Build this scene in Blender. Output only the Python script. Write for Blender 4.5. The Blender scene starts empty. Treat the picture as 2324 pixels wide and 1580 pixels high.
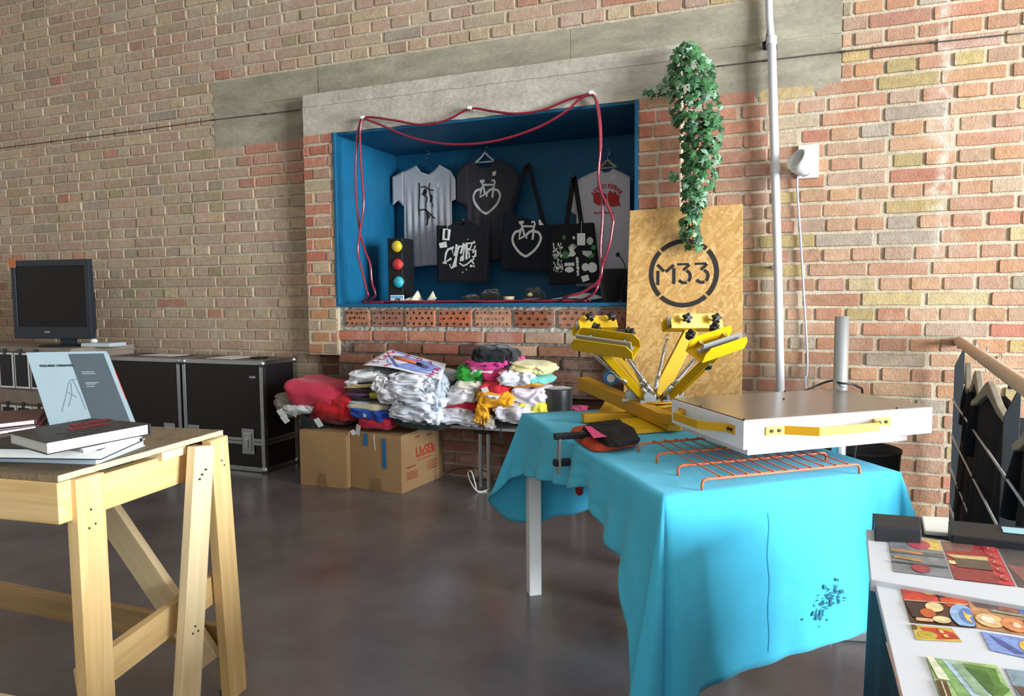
import bpy, bmesh, math, random
from mathutils import Vector, Matrix, noise
random.seed(7)
SC = bpy.context.scene
COL = SC.collection
V = Vector

def lin(c):
    if isinstance(c, str):
        c = [int(c[i:i + 2], 16) / 255 for i in (0, 2, 4)]
    return tuple((x / 12.92 if x <= .04045 else ((x + .055) / 1.055) ** 2.4) for x in c)

MATS = {}

def mat(name, color, rough=.6, metal=0., var=0., scale=20., bump=0., bscale=None, spec=.5, trans=0., emit=0., coat=0., stretch=None, ior=1.45, sheen=0., col2=None):
    """A procedural principled material: a base colour with noise between it and a second tone, and noise bump."""
    if name in MATS:
        return MATS[name]
    m = bpy.data.materials.new(name)
    m.use_nodes = True
    nt = m.node_tree
    N, L = nt.nodes, nt.links
    b = N['Principled BSDF']
    c = lin(color)
    b.inputs['Base Color'].default_value = (*c, 1)
    b.inputs['Roughness'].default_value = rough
    b.inputs['Metallic'].default_value = metal
    b.inputs['Specular IOR Level'].default_value = spec
    b.inputs['IOR'].default_value = ior
    b.inputs['Transmission Weight'].default_value = trans
    b.inputs['Coat Weight'].default_value = coat
    b.inputs['Sheen Weight'].default_value = sheen
    if emit:
        b.inputs['Emission Color'].default_value = (*c, 1)
        b.inputs['Emission Strength'].default_value = emit
    tc = N.new('ShaderNodeTexCoord')
    mp = N.new('ShaderNodeMapping')
    L.new(tc.outputs['Object'], mp.inputs['Vector'])
    if stretch:
        mp.inputs['Scale'].default_value = stretch
    if var:
        nz = N.new('ShaderNodeTexNoise')
        nz.inputs['Scale'].default_value = scale
        nz.inputs['Detail'].default_value = 6
        nz.inputs['Roughness'].default_value = .65
        L.new(mp.outputs[0], nz.inputs['Vector'])
        cr = N.new('ShaderNodeValToRGB')
        cr.color_ramp.elements[0].position = .3
        cr.color_ramp.elements[1].position = .7
        c2 = lin(col2) if col2 else tuple(min(1, x * (1 + var)) for x in c)
        c1 = c if col2 else tuple(x * (1 - var) for x in c)
        cr.color_ramp.elements[0].color = (*c1, 1)
        cr.color_ramp.elements[1].color = (*c2, 1)
        L.new(nz.outputs['Fac'], cr.inputs['Fac'])
        L.new(cr.outputs['Color'], b.inputs['Base Color'])
    if bump:
        nb = N.new('ShaderNodeTexNoise')
        nb.inputs['Scale'].default_value = bscale or scale * 3
        nb.inputs['Detail'].default_value = 5
        L.new(mp.outputs[0], nb.inputs['Vector'])
        bp = N.new('ShaderNodeBump')
        bp.inputs['Strength'].default_value = bump
        bp.inputs['Distance'].default_value = .01
        L.new(nb.outputs['Fac'], bp.inputs['Height'])
        L.new(bp.outputs['Normal'], b.inputs['Normal'])
    MATS[name] = m
    return m

def frame_from(d, hint=(0, 0, 1)):
    z = V(d).normalized()
    h = V(hint)
    if abs(z.dot(h.normalized())) > .98:
        h = V((1, 0, 0)) if abs(z.x) < .9 else V((0, 1, 0))
    x = h.cross(z).normalized()
    return x, z.cross(x).normalized(), z

class MB:
    """Collects shapes into one mesh."""
    def __init__(s):
        s.v, s.f, s.m, s.c = [], [], [], []
        s.mi = 0
        s.smooth = []
        s.sm = False
        s.col = None

    def add(s, vs, fs):
        o = len(s.v)
        s.v += [tuple(p) for p in vs]
        s.f += [tuple(i + o for i in f) for f in fs]
        s.m += [s.mi] * len(fs)
        s.smooth += [s.sm] * len(fs)
        s.c += [s.col or (1, 1, 1)] * len(vs)
        return s

    def obox(s, c, ax, ay, az):
        """box from its centre and three half-axis vectors"""
        c, ax, ay, az = V(c), V(ax), V(ay), V(az)
        vs = [c + ax * i + ay * j + az * k for k in (-1, 1) for j in (-1, 1) for i in (-1, 1)]
        if ax.cross(ay).dot(az) < 0:
            fs = [(0, 1, 3, 2), (4, 6, 7, 5), (0, 4, 5, 1), (2, 3, 7, 6), (0, 2, 6, 4), (1, 5, 7, 3)]
        else:
            fs = [(0, 2, 3, 1), (4, 5, 7, 6), (0, 1, 5, 4), (2, 6, 7, 3), (0, 4, 6, 2), (1, 3, 7, 5)]
        return s.add(vs, fs)

    def box(s, x0, x1, y0, y1, z0, z1):
        return s.obox(((x0 + x1) / 2, (y0 + y1) / 2, (z0 + z1) / 2), ((x1 - x0) / 2, 0, 0), (0, (y1 - y0) / 2, 0), (0, 0, (z1 - z0) / 2))

    def bar(s, p, q, w, t, hint=(0, 0, 1)):
        """rectangular bar from p to q; w across (perpendicular to hint), t along hint"""
        p, q = V(p), V(q)
        x, y, z = frame_from(q - p, hint)
        return s.obox((p + q) / 2, x * w / 2, y * t / 2, (q - p) / 2)

    def ring(s, c, x, y, r, n, r2=None):
        return [V(c) + V(x) * r * math.cos(2 * math.pi * i / n) + V(y) * (r2 or r) * math.sin(2 * math.pi * i / n) for i in range(n)]

    def cyl(s, p, q, r, n=16, r2=None, cap=True):
        p, q = V(p), V(q)
        x, y, z = frame_from(q - p)
        a, b = s.ring(p, x, y, r, n), s.ring(q, x, y, r if r2 is None else r2, n)
        fs = [(i, (i + 1) % n, n + (i + 1) % n, n + i) for i in range(n)]
        if cap:
            fs += [tuple(range(n))[::-1], tuple(range(n, 2 * n))]
        return s.add(a + b, fs)

    def tube(s, pts, r, n=8, closed=False, flat=None):
        pts = [V(p) for p in pts]
        m = len(pts)
        vs, fs = [], []
        px = None
        for i, p in enumerate(pts):
            d = (pts[(i + 1) % m] if (closed or i < m - 1) else p) - (pts[i - 1] if (closed or i > 0) else p)
            if d.length < 1e-9:
                d = V((0, 0, 1))
            z = d.normalized()
            if px is None:
                x, y, z = frame_from(d)
            else:
                x = (px - z * px.dot(z))
                x = x.normalized() if x.length > 1e-6 else frame_from(d)[0]
                y = z.cross(x)
            px = x
            rr = r[i] if isinstance(r, (list, tuple)) else r
            vs += s.ring(p, x, y, rr, n, rr * flat if flat else None)
        for i in range(m if closed else m - 1):
            a, b = i * n, ((i + 1) % m) * n
            fs += [(a + k, a + (k + 1) % n, b + (k + 1) % n, b + k) for k in range(n)]
        if not closed:
            fs += [tuple(range(n))[::-1], tuple(range((m - 1) * n, m * n))]
        return s.add(vs, fs)

    def grid(s, fn, nu, nv, wrap=False):
        """fn(u, v) -> point, u, v in 0..1"""
        vs = [fn(i / nu, j / nv) for j in range(nv + 1) for i in range(nu + (0 if wrap else 1))]
        w = nu if wrap else nu + 1
        fs = [(j * w + i, j * w + (i + 1) % w, (j + 1) * w + (i + 1) % w, (j + 1) * w + i) for j in range(nv) for i in range(nu)]
        return s.add(vs, fs)

    def lathe(s, c, prof, axis=(0, 0, 1), n=28, cap0=True, cap1=True):
        """prof: list of (radius, height along the axis)"""
        x, y, z = frame_from(axis)
        c = V(c)
        vs = []
        for r, h in prof:
            vs += s.ring(c + z * h, x, y, r, n)
        fs = [(j * n + i, j * n + (i + 1) % n, (j + 1) * n + (i + 1) % n, (j + 1) * n + i) for j in range(len(prof) - 1) for i in range(n)]
        if cap0:
            fs.append(tuple(range(n))[::-1])
        if cap1:
            fs.append(tuple(range((len(prof) - 1) * n, len(prof) * n)))
        return s.add(vs, fs)

    def ball(s, c, r, n=16, sq=(1, 1, 1)):
        c = V(c)
        def fn(u, v):
            a, b = u * 2 * math.pi, (v - .5) * math.pi
            return c + V((r * sq[0] * math.cos(a) * math.cos(b), r * sq[1] * math.sin(a) * math.cos(b), r * sq[2] * math.sin(b)))
        return s.grid(fn, n, n // 2, wrap=True)

    def prism(s, poly, o, x, y, t):
        """poly (2d points, ccw) in the plane o + x*a + y*b, thickened by t along x cross y (and back to 0)"""
        o, x, y = V(o), V(x), V(y)
        z = x.cross(y).normalized() * t
        n = len(poly)
        a = [o + x * p[0] + y * p[1] for p in poly]
        b = [p + z for p in a]
        ar = sum(poly[i][0] * poly[(i + 1) % n][1] - poly[(i + 1) % n][0] * poly[i][1] for i in range(n))
        fs = [tuple(range(n))[::-1], tuple(range(n, 2 * n))] + [(i, (i + 1) % n, n + (i + 1) % n, n + i) for i in range(n)]
        if ar < 0:
            fs = [f[::-1] for f in fs]
        return s.add(a + b, fs)

    def build(s, name, material, parent=None, bevel=0., seg=2, smooth=None, subsurf=0, solid=0., colors=False):
        me = bpy.data.meshes.new(name)
        off = V((0, 0, 0))
        if parent is None and s.v:      # origin at the base of the thing
            xs, ys, zs = zip(*s.v)
            off = V(((min(xs) + max(xs)) / 2, (min(ys) + max(ys)) / 2, min(zs)))
        elif parent is not None:
            off = parent.matrix_world.translation.copy() if parent.matrix_world.translation.length else V(parent.location)
            off = wloc(parent)
        me.from_pydata([tuple(V(p) - off) for p in s.v], [], s.f)
        ml = material if isinstance(material, (list, tuple)) else [material]
        for m in ml:
            me.materials.append(m)
        for p, mi, sm in zip(me.polygons, s.m, s.smooth):
            p.material_index = mi
            p.use_smooth = sm if smooth is None else smooth
        if colors:
            at = me.color_attributes.new('Col', 'FLOAT_COLOR', 'POINT')
            for i, c in enumerate(s.c):
                at.data[i].color = (*c, 1)
        me.validate()
        me.update()
        o = bpy.data.objects.new(name, me)
        COL.objects.link(o)
        if parent is not None:
            o.parent = parent
        else:
            o.location = off
        if bevel:
            md = o.modifiers.new('bevel', 'BEVEL')
            md.width = bevel
            md.segments = seg
            md.limit_method = 'ANGLE'
            md.angle_limit = math.radians(40)
            md.harden_normals = False
        if solid:
            md = o.modifiers.new('solid', 'SOLIDIFY')
            md.thickness = solid
            md.offset = 0
        if subsurf:
            md = o.modifiers.new('sub', 'SUBSURF')
            md.levels = md.render_levels = subsurf
        return o

def wloc(o):
    p = V((0, 0, 0))
    while o is not None:
        p += o.location
        o = o.parent
    return p

def tag(o, label, cat, group=None):
    o['label'] = label
    o['category'] = cat
    if group:
        o['group'] = group
    return o

def struct(o):
    o['kind'] = 'structure'
    return o

def thing(name, label, cat, loc=(0, 0, 0), group=None):
    o = bpy.data.objects.new(name, None)
    o.empty_display_size = .05
    COL.objects.link(o)
    o.location = loc
    return tag(o, label, cat, group)

def text_mb(mb, body, o, x, y, size, t=.0006, bend=None, align='CENTER', bold=0.):
    """lettering as mesh: in the plane o + x*a + y*b; bend(a, b) -> (a, b) curves it"""
    cu = bpy.data.curves.new('lettering', 'FONT')
    cu.body = body
    cu.size = size
    cu.align_x = align
    cu.align_y = 'CENTER'
    cu.resolution_u = 3
    cu.offset = bold
    ob = bpy.data.objects.new('lettering', cu)
    COL.objects.link(ob)
    bpy.context.view_layer.update()
    me = ob.evaluated_get(bpy.context.evaluated_depsgraph_get()).to_mesh()
    o, x, y = V(o), V(x), V(y)
    z = x.cross(y).normalized()
    vs = []
    for v in me.vertices:
        a, b = v.co.x, v.co.y
        if bend:
            a, b = bend(a, b)
        vs.append(o + x * a + y * b + z * t)
    mb.add(vs, [tuple(p.vertices) for p in me.polygons])
    bpy.data.objects.remove(ob)
    bpy.data.curves.remove(cu)

def spline(pts, n=8, closed=False):
    """Catmull-Rom through the points"""
    P = [V(p) for p in pts]
    m = len(P)
    out = []
    for i in range(m if closed else m - 1):
        a = P[(i - 1) % m] if (closed or i > 0) else P[i]
        b, c = P[i], P[(i + 1) % m]
        d = P[(i + 2) % m] if (closed or i < m - 2) else c
        for k in range(n):
            t = k / n
            out.append(.5 * ((2 * b) + (c - a) * t + (2 * a - 5 * b + 4 * c - d) * t * t + (3 * b - a - 3 * c + d) * t ** 3))
    if not closed:
        out.append(P[-1])
    return out

def lerp(a, b, t):
    return a + (b - a) * t

def interp(tab, x):
    """piecewise linear table [(x, value)]"""
    if x <= tab[0][0]:
        return tab[0][1]
    for (a, p), (b, q) in zip(tab, tab[1:]):
        if x <= b:
            return p + (q - p) * (x - a) / (b - a)
    return tab[-1][1]

def fbm(p, o=3):
    return sum(noise.noise(V(p) * 2 ** k + V((k * 7.3, k * 3.1, 0))) / 2 ** k for k in range(o))

# ---------------------------------------------------------------- setting
WY = 4.06      # main brick face
BY = 3.96      # face of the block around the niche

def brick_mat():
    m = bpy.data.materials.new('brick_and_mortar')
    m.use_nodes = True
    N, L = m.node_tree.nodes, m.node_tree.links
    b = N['Principled BSDF']
    at = N.new('ShaderNodeAttribute')
    at.attribute_name = 'Col'
    tc = N.new('ShaderNodeTexCoord')
    n1 = N.new('ShaderNodeTexNoise')
    n1.inputs['Scale'].default_value = 26
    n1.inputs['Detail'].default_value = 8
    n1.inputs['Roughness'].default_value = .7
    L.new(tc.outputs['Object'], n1.inputs['Vector'])
    mr = N.new('ShaderNodeMapRange')
    mr.inputs['From Min'].default_value = .25
    mr.inputs['From Max'].default_value = .75
    mr.inputs['To Min'].default_value = .66
    mr.inputs['To Max'].default_value = 1.14
    L.new(n1.outputs['Fac'], mr.inputs['Value'])
    mx = N.new('ShaderNodeMix')
    mx.data_type = 'RGBA'
    mx.blend_type = 'MULTIPLY'
    mx.inputs[0].default_value = 1
    L.new(at.outputs['Color'], mx.inputs[6])
    L.new(mr.outputs[0], mx.inputs[7])
    # a whitish lime streak run down the wall in one place, and faint lime wash elsewhere
    ge = N.new('ShaderNodeNewGeometry')
    sp = N.new('ShaderNodeSeparateXYZ')
    L.new(ge.outputs['Position'], sp.inputs[0])
    def math_(op, *a, clamp=False):
        m_ = N.new('ShaderNodeMath')
        m_.operation = op
        m_.use_clamp = clamp
        for k, v in enumerate(a):
            if isinstance(v, (int, float)):
                m_.inputs[k].default_value = v
            else:
                L.new(v, m_.inputs[k])
        return m_.outputs[0]
    ns = N.new('ShaderNodeTexNoise')
    ns.inputs['Scale'].default_value = 5.5
    ns.inputs['Detail'].default_value = 5
    L.new(ge.outputs['Position'], ns.inputs['Vector'])
    off = math_('MULTIPLY', math_('SUBTRACT', ns.outputs['Fac'], .5), .22)
    d = math_('ABSOLUTE', math_('SUBTRACT', math_('ADD', sp.outputs[0], off), .70))
    band_ = math_('SUBTRACT', 1.15, math_('DIVIDE', d, .045), clamp=True)
    up_ = math_('MULTIPLY', math_('SUBTRACT', sp.outputs[2], 1.15), 4., clamp=True)
    nf_ = N.new('ShaderNodeTexNoise')
    nf_.inputs['Scale'].default_value = 16
    nf_.inputs['Detail'].default_value = 6
    L.new(ge.outputs['Position'], nf_.inputs['Vector'])
    br = math_('MULTIPLY', math_('SUBTRACT', nf_.outputs['Fac'], .38), 4.5, clamp=True)
    fac = math_('MULTIPLY', math_('MULTIPLY', band_, up_), math_('MULTIPLY', br, .8))
    nw = N.new('ShaderNodeTexNoise')
    nw.inputs['Scale'].default_value = 3.2
    nw.inputs['Detail'].default_value = 8
    nw.inputs['Roughness'].default_value = .7
    L.new(ge.outputs['Position'], nw.inputs['Vector'])
    wash = math_('MULTIPLY', math_('SUBTRACT', nw.outputs['Fac'], .5), 1.5, clamp=True)
    m2 = N.new('ShaderNodeMix')
    m2.data_type = 'RGBA'
    L.new(math_('MAXIMUM', fac, wash), m2.inputs[0])
    L.new(mx.outputs[2], m2.inputs[6])
    m2.inputs[7].default_value = (*lin('cfc4b4'), 1)
    L.new(m2.outputs[2], b.inputs['Base Color'])
    b.inputs['Roughness'].default_value = .92
    b.inputs['Specular IOR Level'].default_value = .25
    n2 = N.new('ShaderNodeTexNoise')
    n2.inputs['Scale'].default_value = 110
    n2.inputs['Detail'].default_value = 6
    L.new(tc.outputs['Object'], n2.inputs['Vector'])
    bp = N.new('ShaderNodeBump')
    bp.inputs['Strength'].default_value = .55
    bp.inputs['Distance'].default_value = .006
    L.new(n2.outputs['Fac'], bp.inputs['Height'])
    L.new(bp.outputs['Normal'], b.inputs['Normal'])
    return m

BRICK = brick_mat()
MORTAR = lin('c3b49c')
TAN = [lin(c) for c in ('b8967a', 'b69480', 'b08e7a', 'bc9a80', 'b09378', 'b89e84', 'aa8872', 'b6917c', 'bfa284', 'ad9a80')]
OLIVE = [lin(c) for c in ('a6967a', '9c8c68', 'ac9c76')]
RED = [lin(c) for c in ('b87a62', 'b0705a', 'be8068', 'ac6e5a', 'ba8068')]
WARM = [lin(c) for c in ('b58664', 'b88662', 'ae7c60', 'bb9070', 'b28268', 'b47c5e')]  # right-hand bricks: more orange, and darkened in colour to offset the strong light there
YEL = [lin(c) for c in ('b59c66', 'bca26c', 'ae9664')]
DARKR = [lin(c) for c in ('7d5446', '8a5c4a', '74503f', '8f6450', '6e4c40')]
GREYB = [lin(c) for c in ('a09080', 'a8967f')]

def tone(x, z):
    r = random.random()
    if -.86 < x < -.05 and 1.62 < z < 2.3 and r < .8:
        return random.choice(RED)
    if -3.75 + .5 * (2.25 - z) < x < -3.05 and 1.9 < z < 2.27 and r < .9:
        return random.choice(RED)
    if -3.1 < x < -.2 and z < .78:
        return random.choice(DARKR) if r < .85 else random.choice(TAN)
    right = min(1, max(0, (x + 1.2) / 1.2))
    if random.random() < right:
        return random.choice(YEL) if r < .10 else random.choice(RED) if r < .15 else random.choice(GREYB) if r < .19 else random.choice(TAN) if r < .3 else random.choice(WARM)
    return random.choice(OLIVE) if r < .06 else random.choice(RED) if r < .085 else random.choice(GREYB) if r < .13 else random.choice(TAN)

def jit(c, a=.1):
    k = 1 + random.uniform(-a, a)
    return tuple(max(0, x * k * (1 + random.uniform(-.03, .03))) for x in c)

def one_brick(mb, x0, x1, z0, z1, y, c, proud=.009, worn=.35):
    """one laid brick: a worn, chipped face standing a little proud of the mortar"""
    w, h = x1 - x0, z1 - z0
    n = 3 if w > .18 else 2
    pts = []
    ch = min(w, h) * worn * .35
    k = lambda: random.uniform(.15, 1) * ch
    pts.append((x0 + k(), z0 + random.uniform(0, .15) * ch))
    for i in range(1, n):
        pts.append((x0 + w * i / n, z0 + random.uniform(-.06, .16) * h * worn))
    pts += [(x1 - k(), z0 + random.uniform(0, .15) * ch), (x1 - random.uniform(0, .15) * ch, z0 + k()), (x1 - random.uniform(0, .15) * ch, z1 - k()), (x1 - k(), z1 - random.uniform(0, .15) * ch)]
    for i in range(1, n):
        pts.append((x1 - w * i / n, z1 - random.uniform(-.06, .16) * h * worn))
    pts += [(x0 + k(), z1 - random.uniform(0, .15) * ch), (x0 + random.uniform(0, .15) * ch, z1 - k()), (x0 + random.uniform(0, .15) * ch, z0 + k())]
    cx, cz = (x0 + x1) / 2, (z0 + z1) / 2
    p = proud * random.uniform(.45, 1.25)
    tl = random.uniform(-.004, .004)
    m = len(pts)
    out = [(a, y + .002, b) for a, b in pts]
    e = .0035
    f = lambda a, cc, half: cc + (a - cc) * (1 - e / half)
    mid = [(f(a, cx, w / 2), y - p - tl * (a - cx) / w, f(b, cz, h / 2)) for a, b in pts]
    mb.col = c
    mb.add(out + mid, [(i, (i + 1) % m, m + (i + 1) % m, m + i) for i in range(m)] + [tuple(range(m, 2 * m))])

CRS, ZOFF = .0773, .004

def cuts(a, b, spans):
    """the pieces of a..b left when spans are taken out"""
    segs = [(a, b)]
    for s, e in spans:
        nx = []
        for p, q in segs:
            if e <= p or s >= q:
                nx.append((p, q))
            else:
                if p < s:
                    nx.append((p, s))
                if e < q:
                    nx.append((e, q))
        segs = nx
    return segs

def lay(mb, x0, x1, z0, z1, y, holes=(), pitch=.285, tonef=tone, worn=.35, proud=.009, mortar=MORTAR, stain=None):
    """courses of alternate stretchers and headers between x0..x1, z0..z1"""
    k = int((z0 - ZOFF) / CRS) - 1
    while True:
        a, b = ZOFF + k * CRS, ZOFF + (k + 1) * CRS
        k += 1
        if a >= z1 - .01:
            break
        lo, hi = max(a + .006, z0), min(b - .006, z1)
        if hi - lo < .02:
            continue
        p = pitch if k % 2 else pitch / 2
        sp = [(h[0], h[1]) for h in holes if h[2] < hi - .01 and h[3] > lo + .01]
        for s, e in cuts(x0, x1, sp):
            off = (math.sin(k * 12.9) * .5 + .5) * p * .4 + (p / 4 if k % 2 else 0)
            i = math.floor((s - off) / p)
            while off + i * p < e:
                l, r = off + i * p, off + (i + 1) * p
                i += 1
                d = random.uniform(-.006, .006)
                l, r = max(s, l + .0065 + d), min(e, r - .0065 + d)
                if r - l < .02:
                    continue
                cc = jit(tonef((l + r) / 2, (lo + hi) / 2))
                if tonef is tone:
                    t_ = .10 + .38 * max(0, fbm((l * 2.2, lo * 3.1, 8), 2)) + (.12 if l < -1.5 else 0)
                    cc = tuple(lerp(q, m_, t_) for q, m_ in zip(cc, MORTAR))
                if stain:
                    cc = stain((l + r) / 2, (lo + hi) / 2, cc)
                one_brick(mb, l, r, lo + random.uniform(-.0015, .0015), hi + random.uniform(-.0015, .0015), y, cc, proud, worn)

def mortar_face(mb, x0, x1, z0, z1, y, holes=(), col=MORTAR, step=.06):
    """the mortar plane, a rough grid with the holes left out"""
    xs = sorted({x0, x1, *[h[i] for h in holes for i in (0, 1) if x0 < h[i] < x1]})
    zs = sorted({z0, z1, *[h[i] for h in holes for i in (2, 3) if z0 < h[i] < z1]})
    def fine(a):
        r = []
        for p, q in zip(a, a[1:]):
            n = max(1, round((q - p) / step))
            r += [p + (q - p) * i / n for i in range(n)]
        return r + [a[-1]]
    xs, zs = fine(xs), fine(zs)
    o = len(mb.v)
    mb.col = None
    vs, cs = [], []
    for z in zs:
        for x in xs:
            n = fbm((x * 6, z * 6, y), 2)
            vs.append((x, y + n * .0025, z))
    fs = []
    w = len(xs)
    for j in range(len(zs) - 1):
        for i in range(w - 1):
            cx, cz = (xs[i] + xs[i + 1]) / 2, (zs[j] + zs[j + 1]) / 2
            if any(h[0] < cx < h[1] and h[2] < cz < h[3] for h in holes):
                continue
            fs.append((j * w + i, j * w + i + 1, (j + 1) * w + i + 1, (j + 1) * w + i))
    mb.add(vs, fs)
    for i, p in enumerate(vs):
        k = 1 + .16 * fbm((p[0] * 3, p[2] * 3, 5), 2)
        mb.c[o + i] = tuple(c * k for c in col)

# key lines of the niche block (metres)
NX0, NX1 = -2.765, -.800          # niche opening
NZ0, NZ1 = 1.116, 2.228
KX0 = -3.02                        # left edge of the block
KX1 = -.55                         # right edge of the block
BZ0, BZ1 = 2.232, 2.50             # protruding concrete beam
LX0, LX1, LZ0, LZ1 = -3.87, .24, 2.23, 2.70   # flush lintel
COLZ = .775                        # underside of the brick pier

mb = MB()
holes = [(LX0, LX1, LZ0, LZ1), (KX0 + .02, KX1 - .02, .5, 2.45)]
lay(mb, -7.2, 3.4, 0, 3.95, WY, holes)
lay(mb, 3.4, 7.0, 0, 3.95, WY, pitch=.57)
mortar_face(mb, -7.2, 7.0, -.05, 4.0, WY, [(KX0 + .04, KX1 - .04, .52, 2.4)])
w = mb.build('wall_back', BRICK, colors=True)
struct(w)

CONC = mat('board_marked_concrete', '99927f', .9, var=.26, scale=7, bump=.5, bscale=55, spec=.25, stretch=(.45, 1, 1.6))
CONC2 = mat('pale_concrete', 'b2ab9d', .9, var=.2, scale=9, bump=.6, bscale=60, spec=.25, stretch=(.5, 1, 1.4))

def slab(mb, x0, x1, z0, z1, y, d, amp=.003, step=.045):
    """concrete slab with a slightly uneven face and rough edges"""
    nx, nz = max(2, round((x1 - x0) / step)), max(2, round((z1 - z0) / step))
    def fn(u, v):
        x, z = lerp(x0, x1, u), lerp(z0, z1, v)
        if u in (0, 1):
            x += .004 * noise.noise(V((z * 30, y, 1)))
        if v in (0, 1):
            z += .006 * noise.noise(V((x * 22, y, 2)))
        return (x, y + amp * fbm((x * 4, z * 9, y)), z)
    o = len(mb.v)
    mb.grid(fn, nx, nz)
    w = nx + 1
    rim = list(range(w)) + [j * w + nx for j in range(1, nz + 1)] + [nz * w + i for i in range(nx - 1, -1, -1)] + [j * w for j in range(nz - 1, 0, -1)]
    P = [mb.v[o + i] for i in rim]
    n = len(P)
    mb.add(P + [(p[0], y + d, p[2]) for p in P], [(i, n + i, n + (i + 1) % n, (i + 1) % n) for i in range(n)])

mb = MB()
slab(mb, LX0, KX0 - .01, LZ0, LZ1 - .19, WY - .004, .1)
slab(mb, LX0, KX0 + .06, LZ1 - .185, LZ1, WY - .006, .1)
slab(mb, KX0 + .065, -1.2, LZ1 - .2, LZ1, WY - .008, .1)
slab(mb, -1.196, LX1, LZ1 - .22, LZ1, WY - .006, .1)
slab(mb, KX1 - .06, LX1, LZ0 - .03, LZ1 - .225, WY - .004, .1)
struct(mb.build('trim_1', CONC))
mb = MB()
slab(mb, KX0, KX1, BZ0, BZ1 - .085, BY, .12, .004)
slab(mb, KX0, KX1, BZ1 - .082, BZ1, BY + .003, .12, .004)
struct(mb.build('trim_2', CONC2))

# brick pier left of the niche, bricks right of it
def rtone(x, z):
    r = random.random()
    if z > 1.9:
        return random.choice(RED) if r < .75 else random.choice(TAN)
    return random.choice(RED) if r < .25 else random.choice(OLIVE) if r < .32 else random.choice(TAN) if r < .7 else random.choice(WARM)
mb = MB()
lay(mb, KX0, NX0 - .022, COLZ, BZ0, BY, tonef=rtone, pitch=.30)
mortar_face(mb, KX0, NX0 - .02, COLZ, BZ0, BY)
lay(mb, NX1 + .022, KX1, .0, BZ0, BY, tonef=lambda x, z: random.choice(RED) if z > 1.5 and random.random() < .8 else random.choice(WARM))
mortar_face(mb, NX1 + .02, KX1, 0, BZ0, BY)
mb.col = MORTAR
for x0, x1, z0 in ((KX0, NX0 - .02, COLZ), (NX1 + .02, KX1, 0)):
    mb.obox(((x0 + x1) / 2, BY + .064, (z0 + BZ0) / 2), ((x1 - x0) / 2, 0, 0), (0, .06, 0), (0, 0, (BZ0 - z0) / 2))
struct(mb.build('wall_pier', BRICK, colors=True))

# bricks under the niche: a course of pierced bricks on edge, ragged courses below
mb = MB()
AY = BY + .03
GREYM = lin('aaa69c')
def ragged(mb, x0, x1, z0, z1, y):
    def fn(u, v):
        x, z = lerp(x0, x1, u), lerp(z0, z1, v)
        return (x, y - .012 * abs(noise.noise(V((x * 25, z * 40, 4)))) - .004 * fbm((x * 40, z * 40, 2)), z)
    o = len(mb.v)
    mb.grid(fn, round((x1 - x0) / .02), max(2, round((z1 - z0) / .012)))
    for i in range(o, len(mb.v)):
        p = mb.v[i]
        k = 1 + .3 * fbm((p[0] * 14, p[2] * 14, 1), 2)
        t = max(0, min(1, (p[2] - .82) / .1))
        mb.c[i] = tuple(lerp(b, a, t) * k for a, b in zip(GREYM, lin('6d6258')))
mb.col = GREYM
ragged(mb, NX0 - .04, NX1 + .04, .55, NZ0 - .018, AY)
px = [783, 850, 934, 1011, 1095, 1182, 1275, 1358, 1440]
for i in range(8):
    x0, x1 = lerp(NX0, NX1, (px[i] - 775) / 655) + .01, lerp(NX0, NX1, (px[i + 1] - 775) / 655) - .008
    c = jit(lin(('b5795a', '9a6a58', 'b3755a', 'b86f50', 'be8462', '93583f', 'a8684e', 'a06048')[i]), .05)
    one_brick(mb, x0, x1, .965, 1.078, AY - .006, c, .012, .5)
    mb.col = lin('2a1d18')
    for r in range(3):
        for q in range(5 if r != 1 else 4):
            hx = lerp(x0, x1, (.1 if r != 1 else .2) + .2 * q) + random.uniform(-.003, .003)
            hz = .965 + .113 * (.2 + .3 * r) + random.uniform(-.003, .003)
            n = 8
            ring = [(hx + .007 * math.cos(a * math.pi / 4), AY - .0225, hz + .009 * math.sin(a * math.pi / 4)) for a in range(n)]
            mb.add(ring, [tuple(range(n))])
rows = [(.872, .942), (.795, .860), (.722, .785), (.64, .712), (.565, .632)]
for k, (z0, z1) in enumerate(rows):
    x = NX0 - .03 + .12 * (k % 2)
    while x < NX1:
        x1 = x + random.uniform(.24, .262)
        r = random.random()
        pal = (RED if r < .5 else TAN if r < .8 else DARKR) if k < 2 else DARKR
        one_brick(mb, x, min(x1, NX1 + .02), z0, z1, AY - .002, jit(random.choice(pal)), .016, .3)
        x = x1 + random.uniform(.01, .018)
struct(mb.build('wall_apron', BRICK, colors=True))
mb = MB()
mb.col = MORTAR
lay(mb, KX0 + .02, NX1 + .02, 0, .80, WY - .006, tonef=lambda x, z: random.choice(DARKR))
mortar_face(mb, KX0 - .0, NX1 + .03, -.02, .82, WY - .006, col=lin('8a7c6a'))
struct(mb.build('wall_plinth', BRICK, colors=True))

# blue board lining of the niche
BLUE = mat('blue_painted_board', '0a5a7e', .55, var=.14, scale=6, bump=.15, bscale=180)
mb = MB()
D0, D1 = BY - .012, 4.72
t = .02
mb.box(NX0 - t, NX0, D0, D1, NZ0 - t, NZ1 + .004)
mb.box(NX1, NX1 + t, D0, D1, NZ0 - t, NZ1 + .004)
mb.box(NX0, NX1, D0, D1, NZ0 - t, NZ0)
mb.box(NX0, NX1, D0 + .03, D1, NZ1 - .01, NZ1 + .012)
mb.box(NX0 - t, NX1 + t, D1, D1 + t, NZ0 - t, NZ1 + .02)
struct(mb.build('wall_niche', BLUE, bevel=.002))

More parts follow.
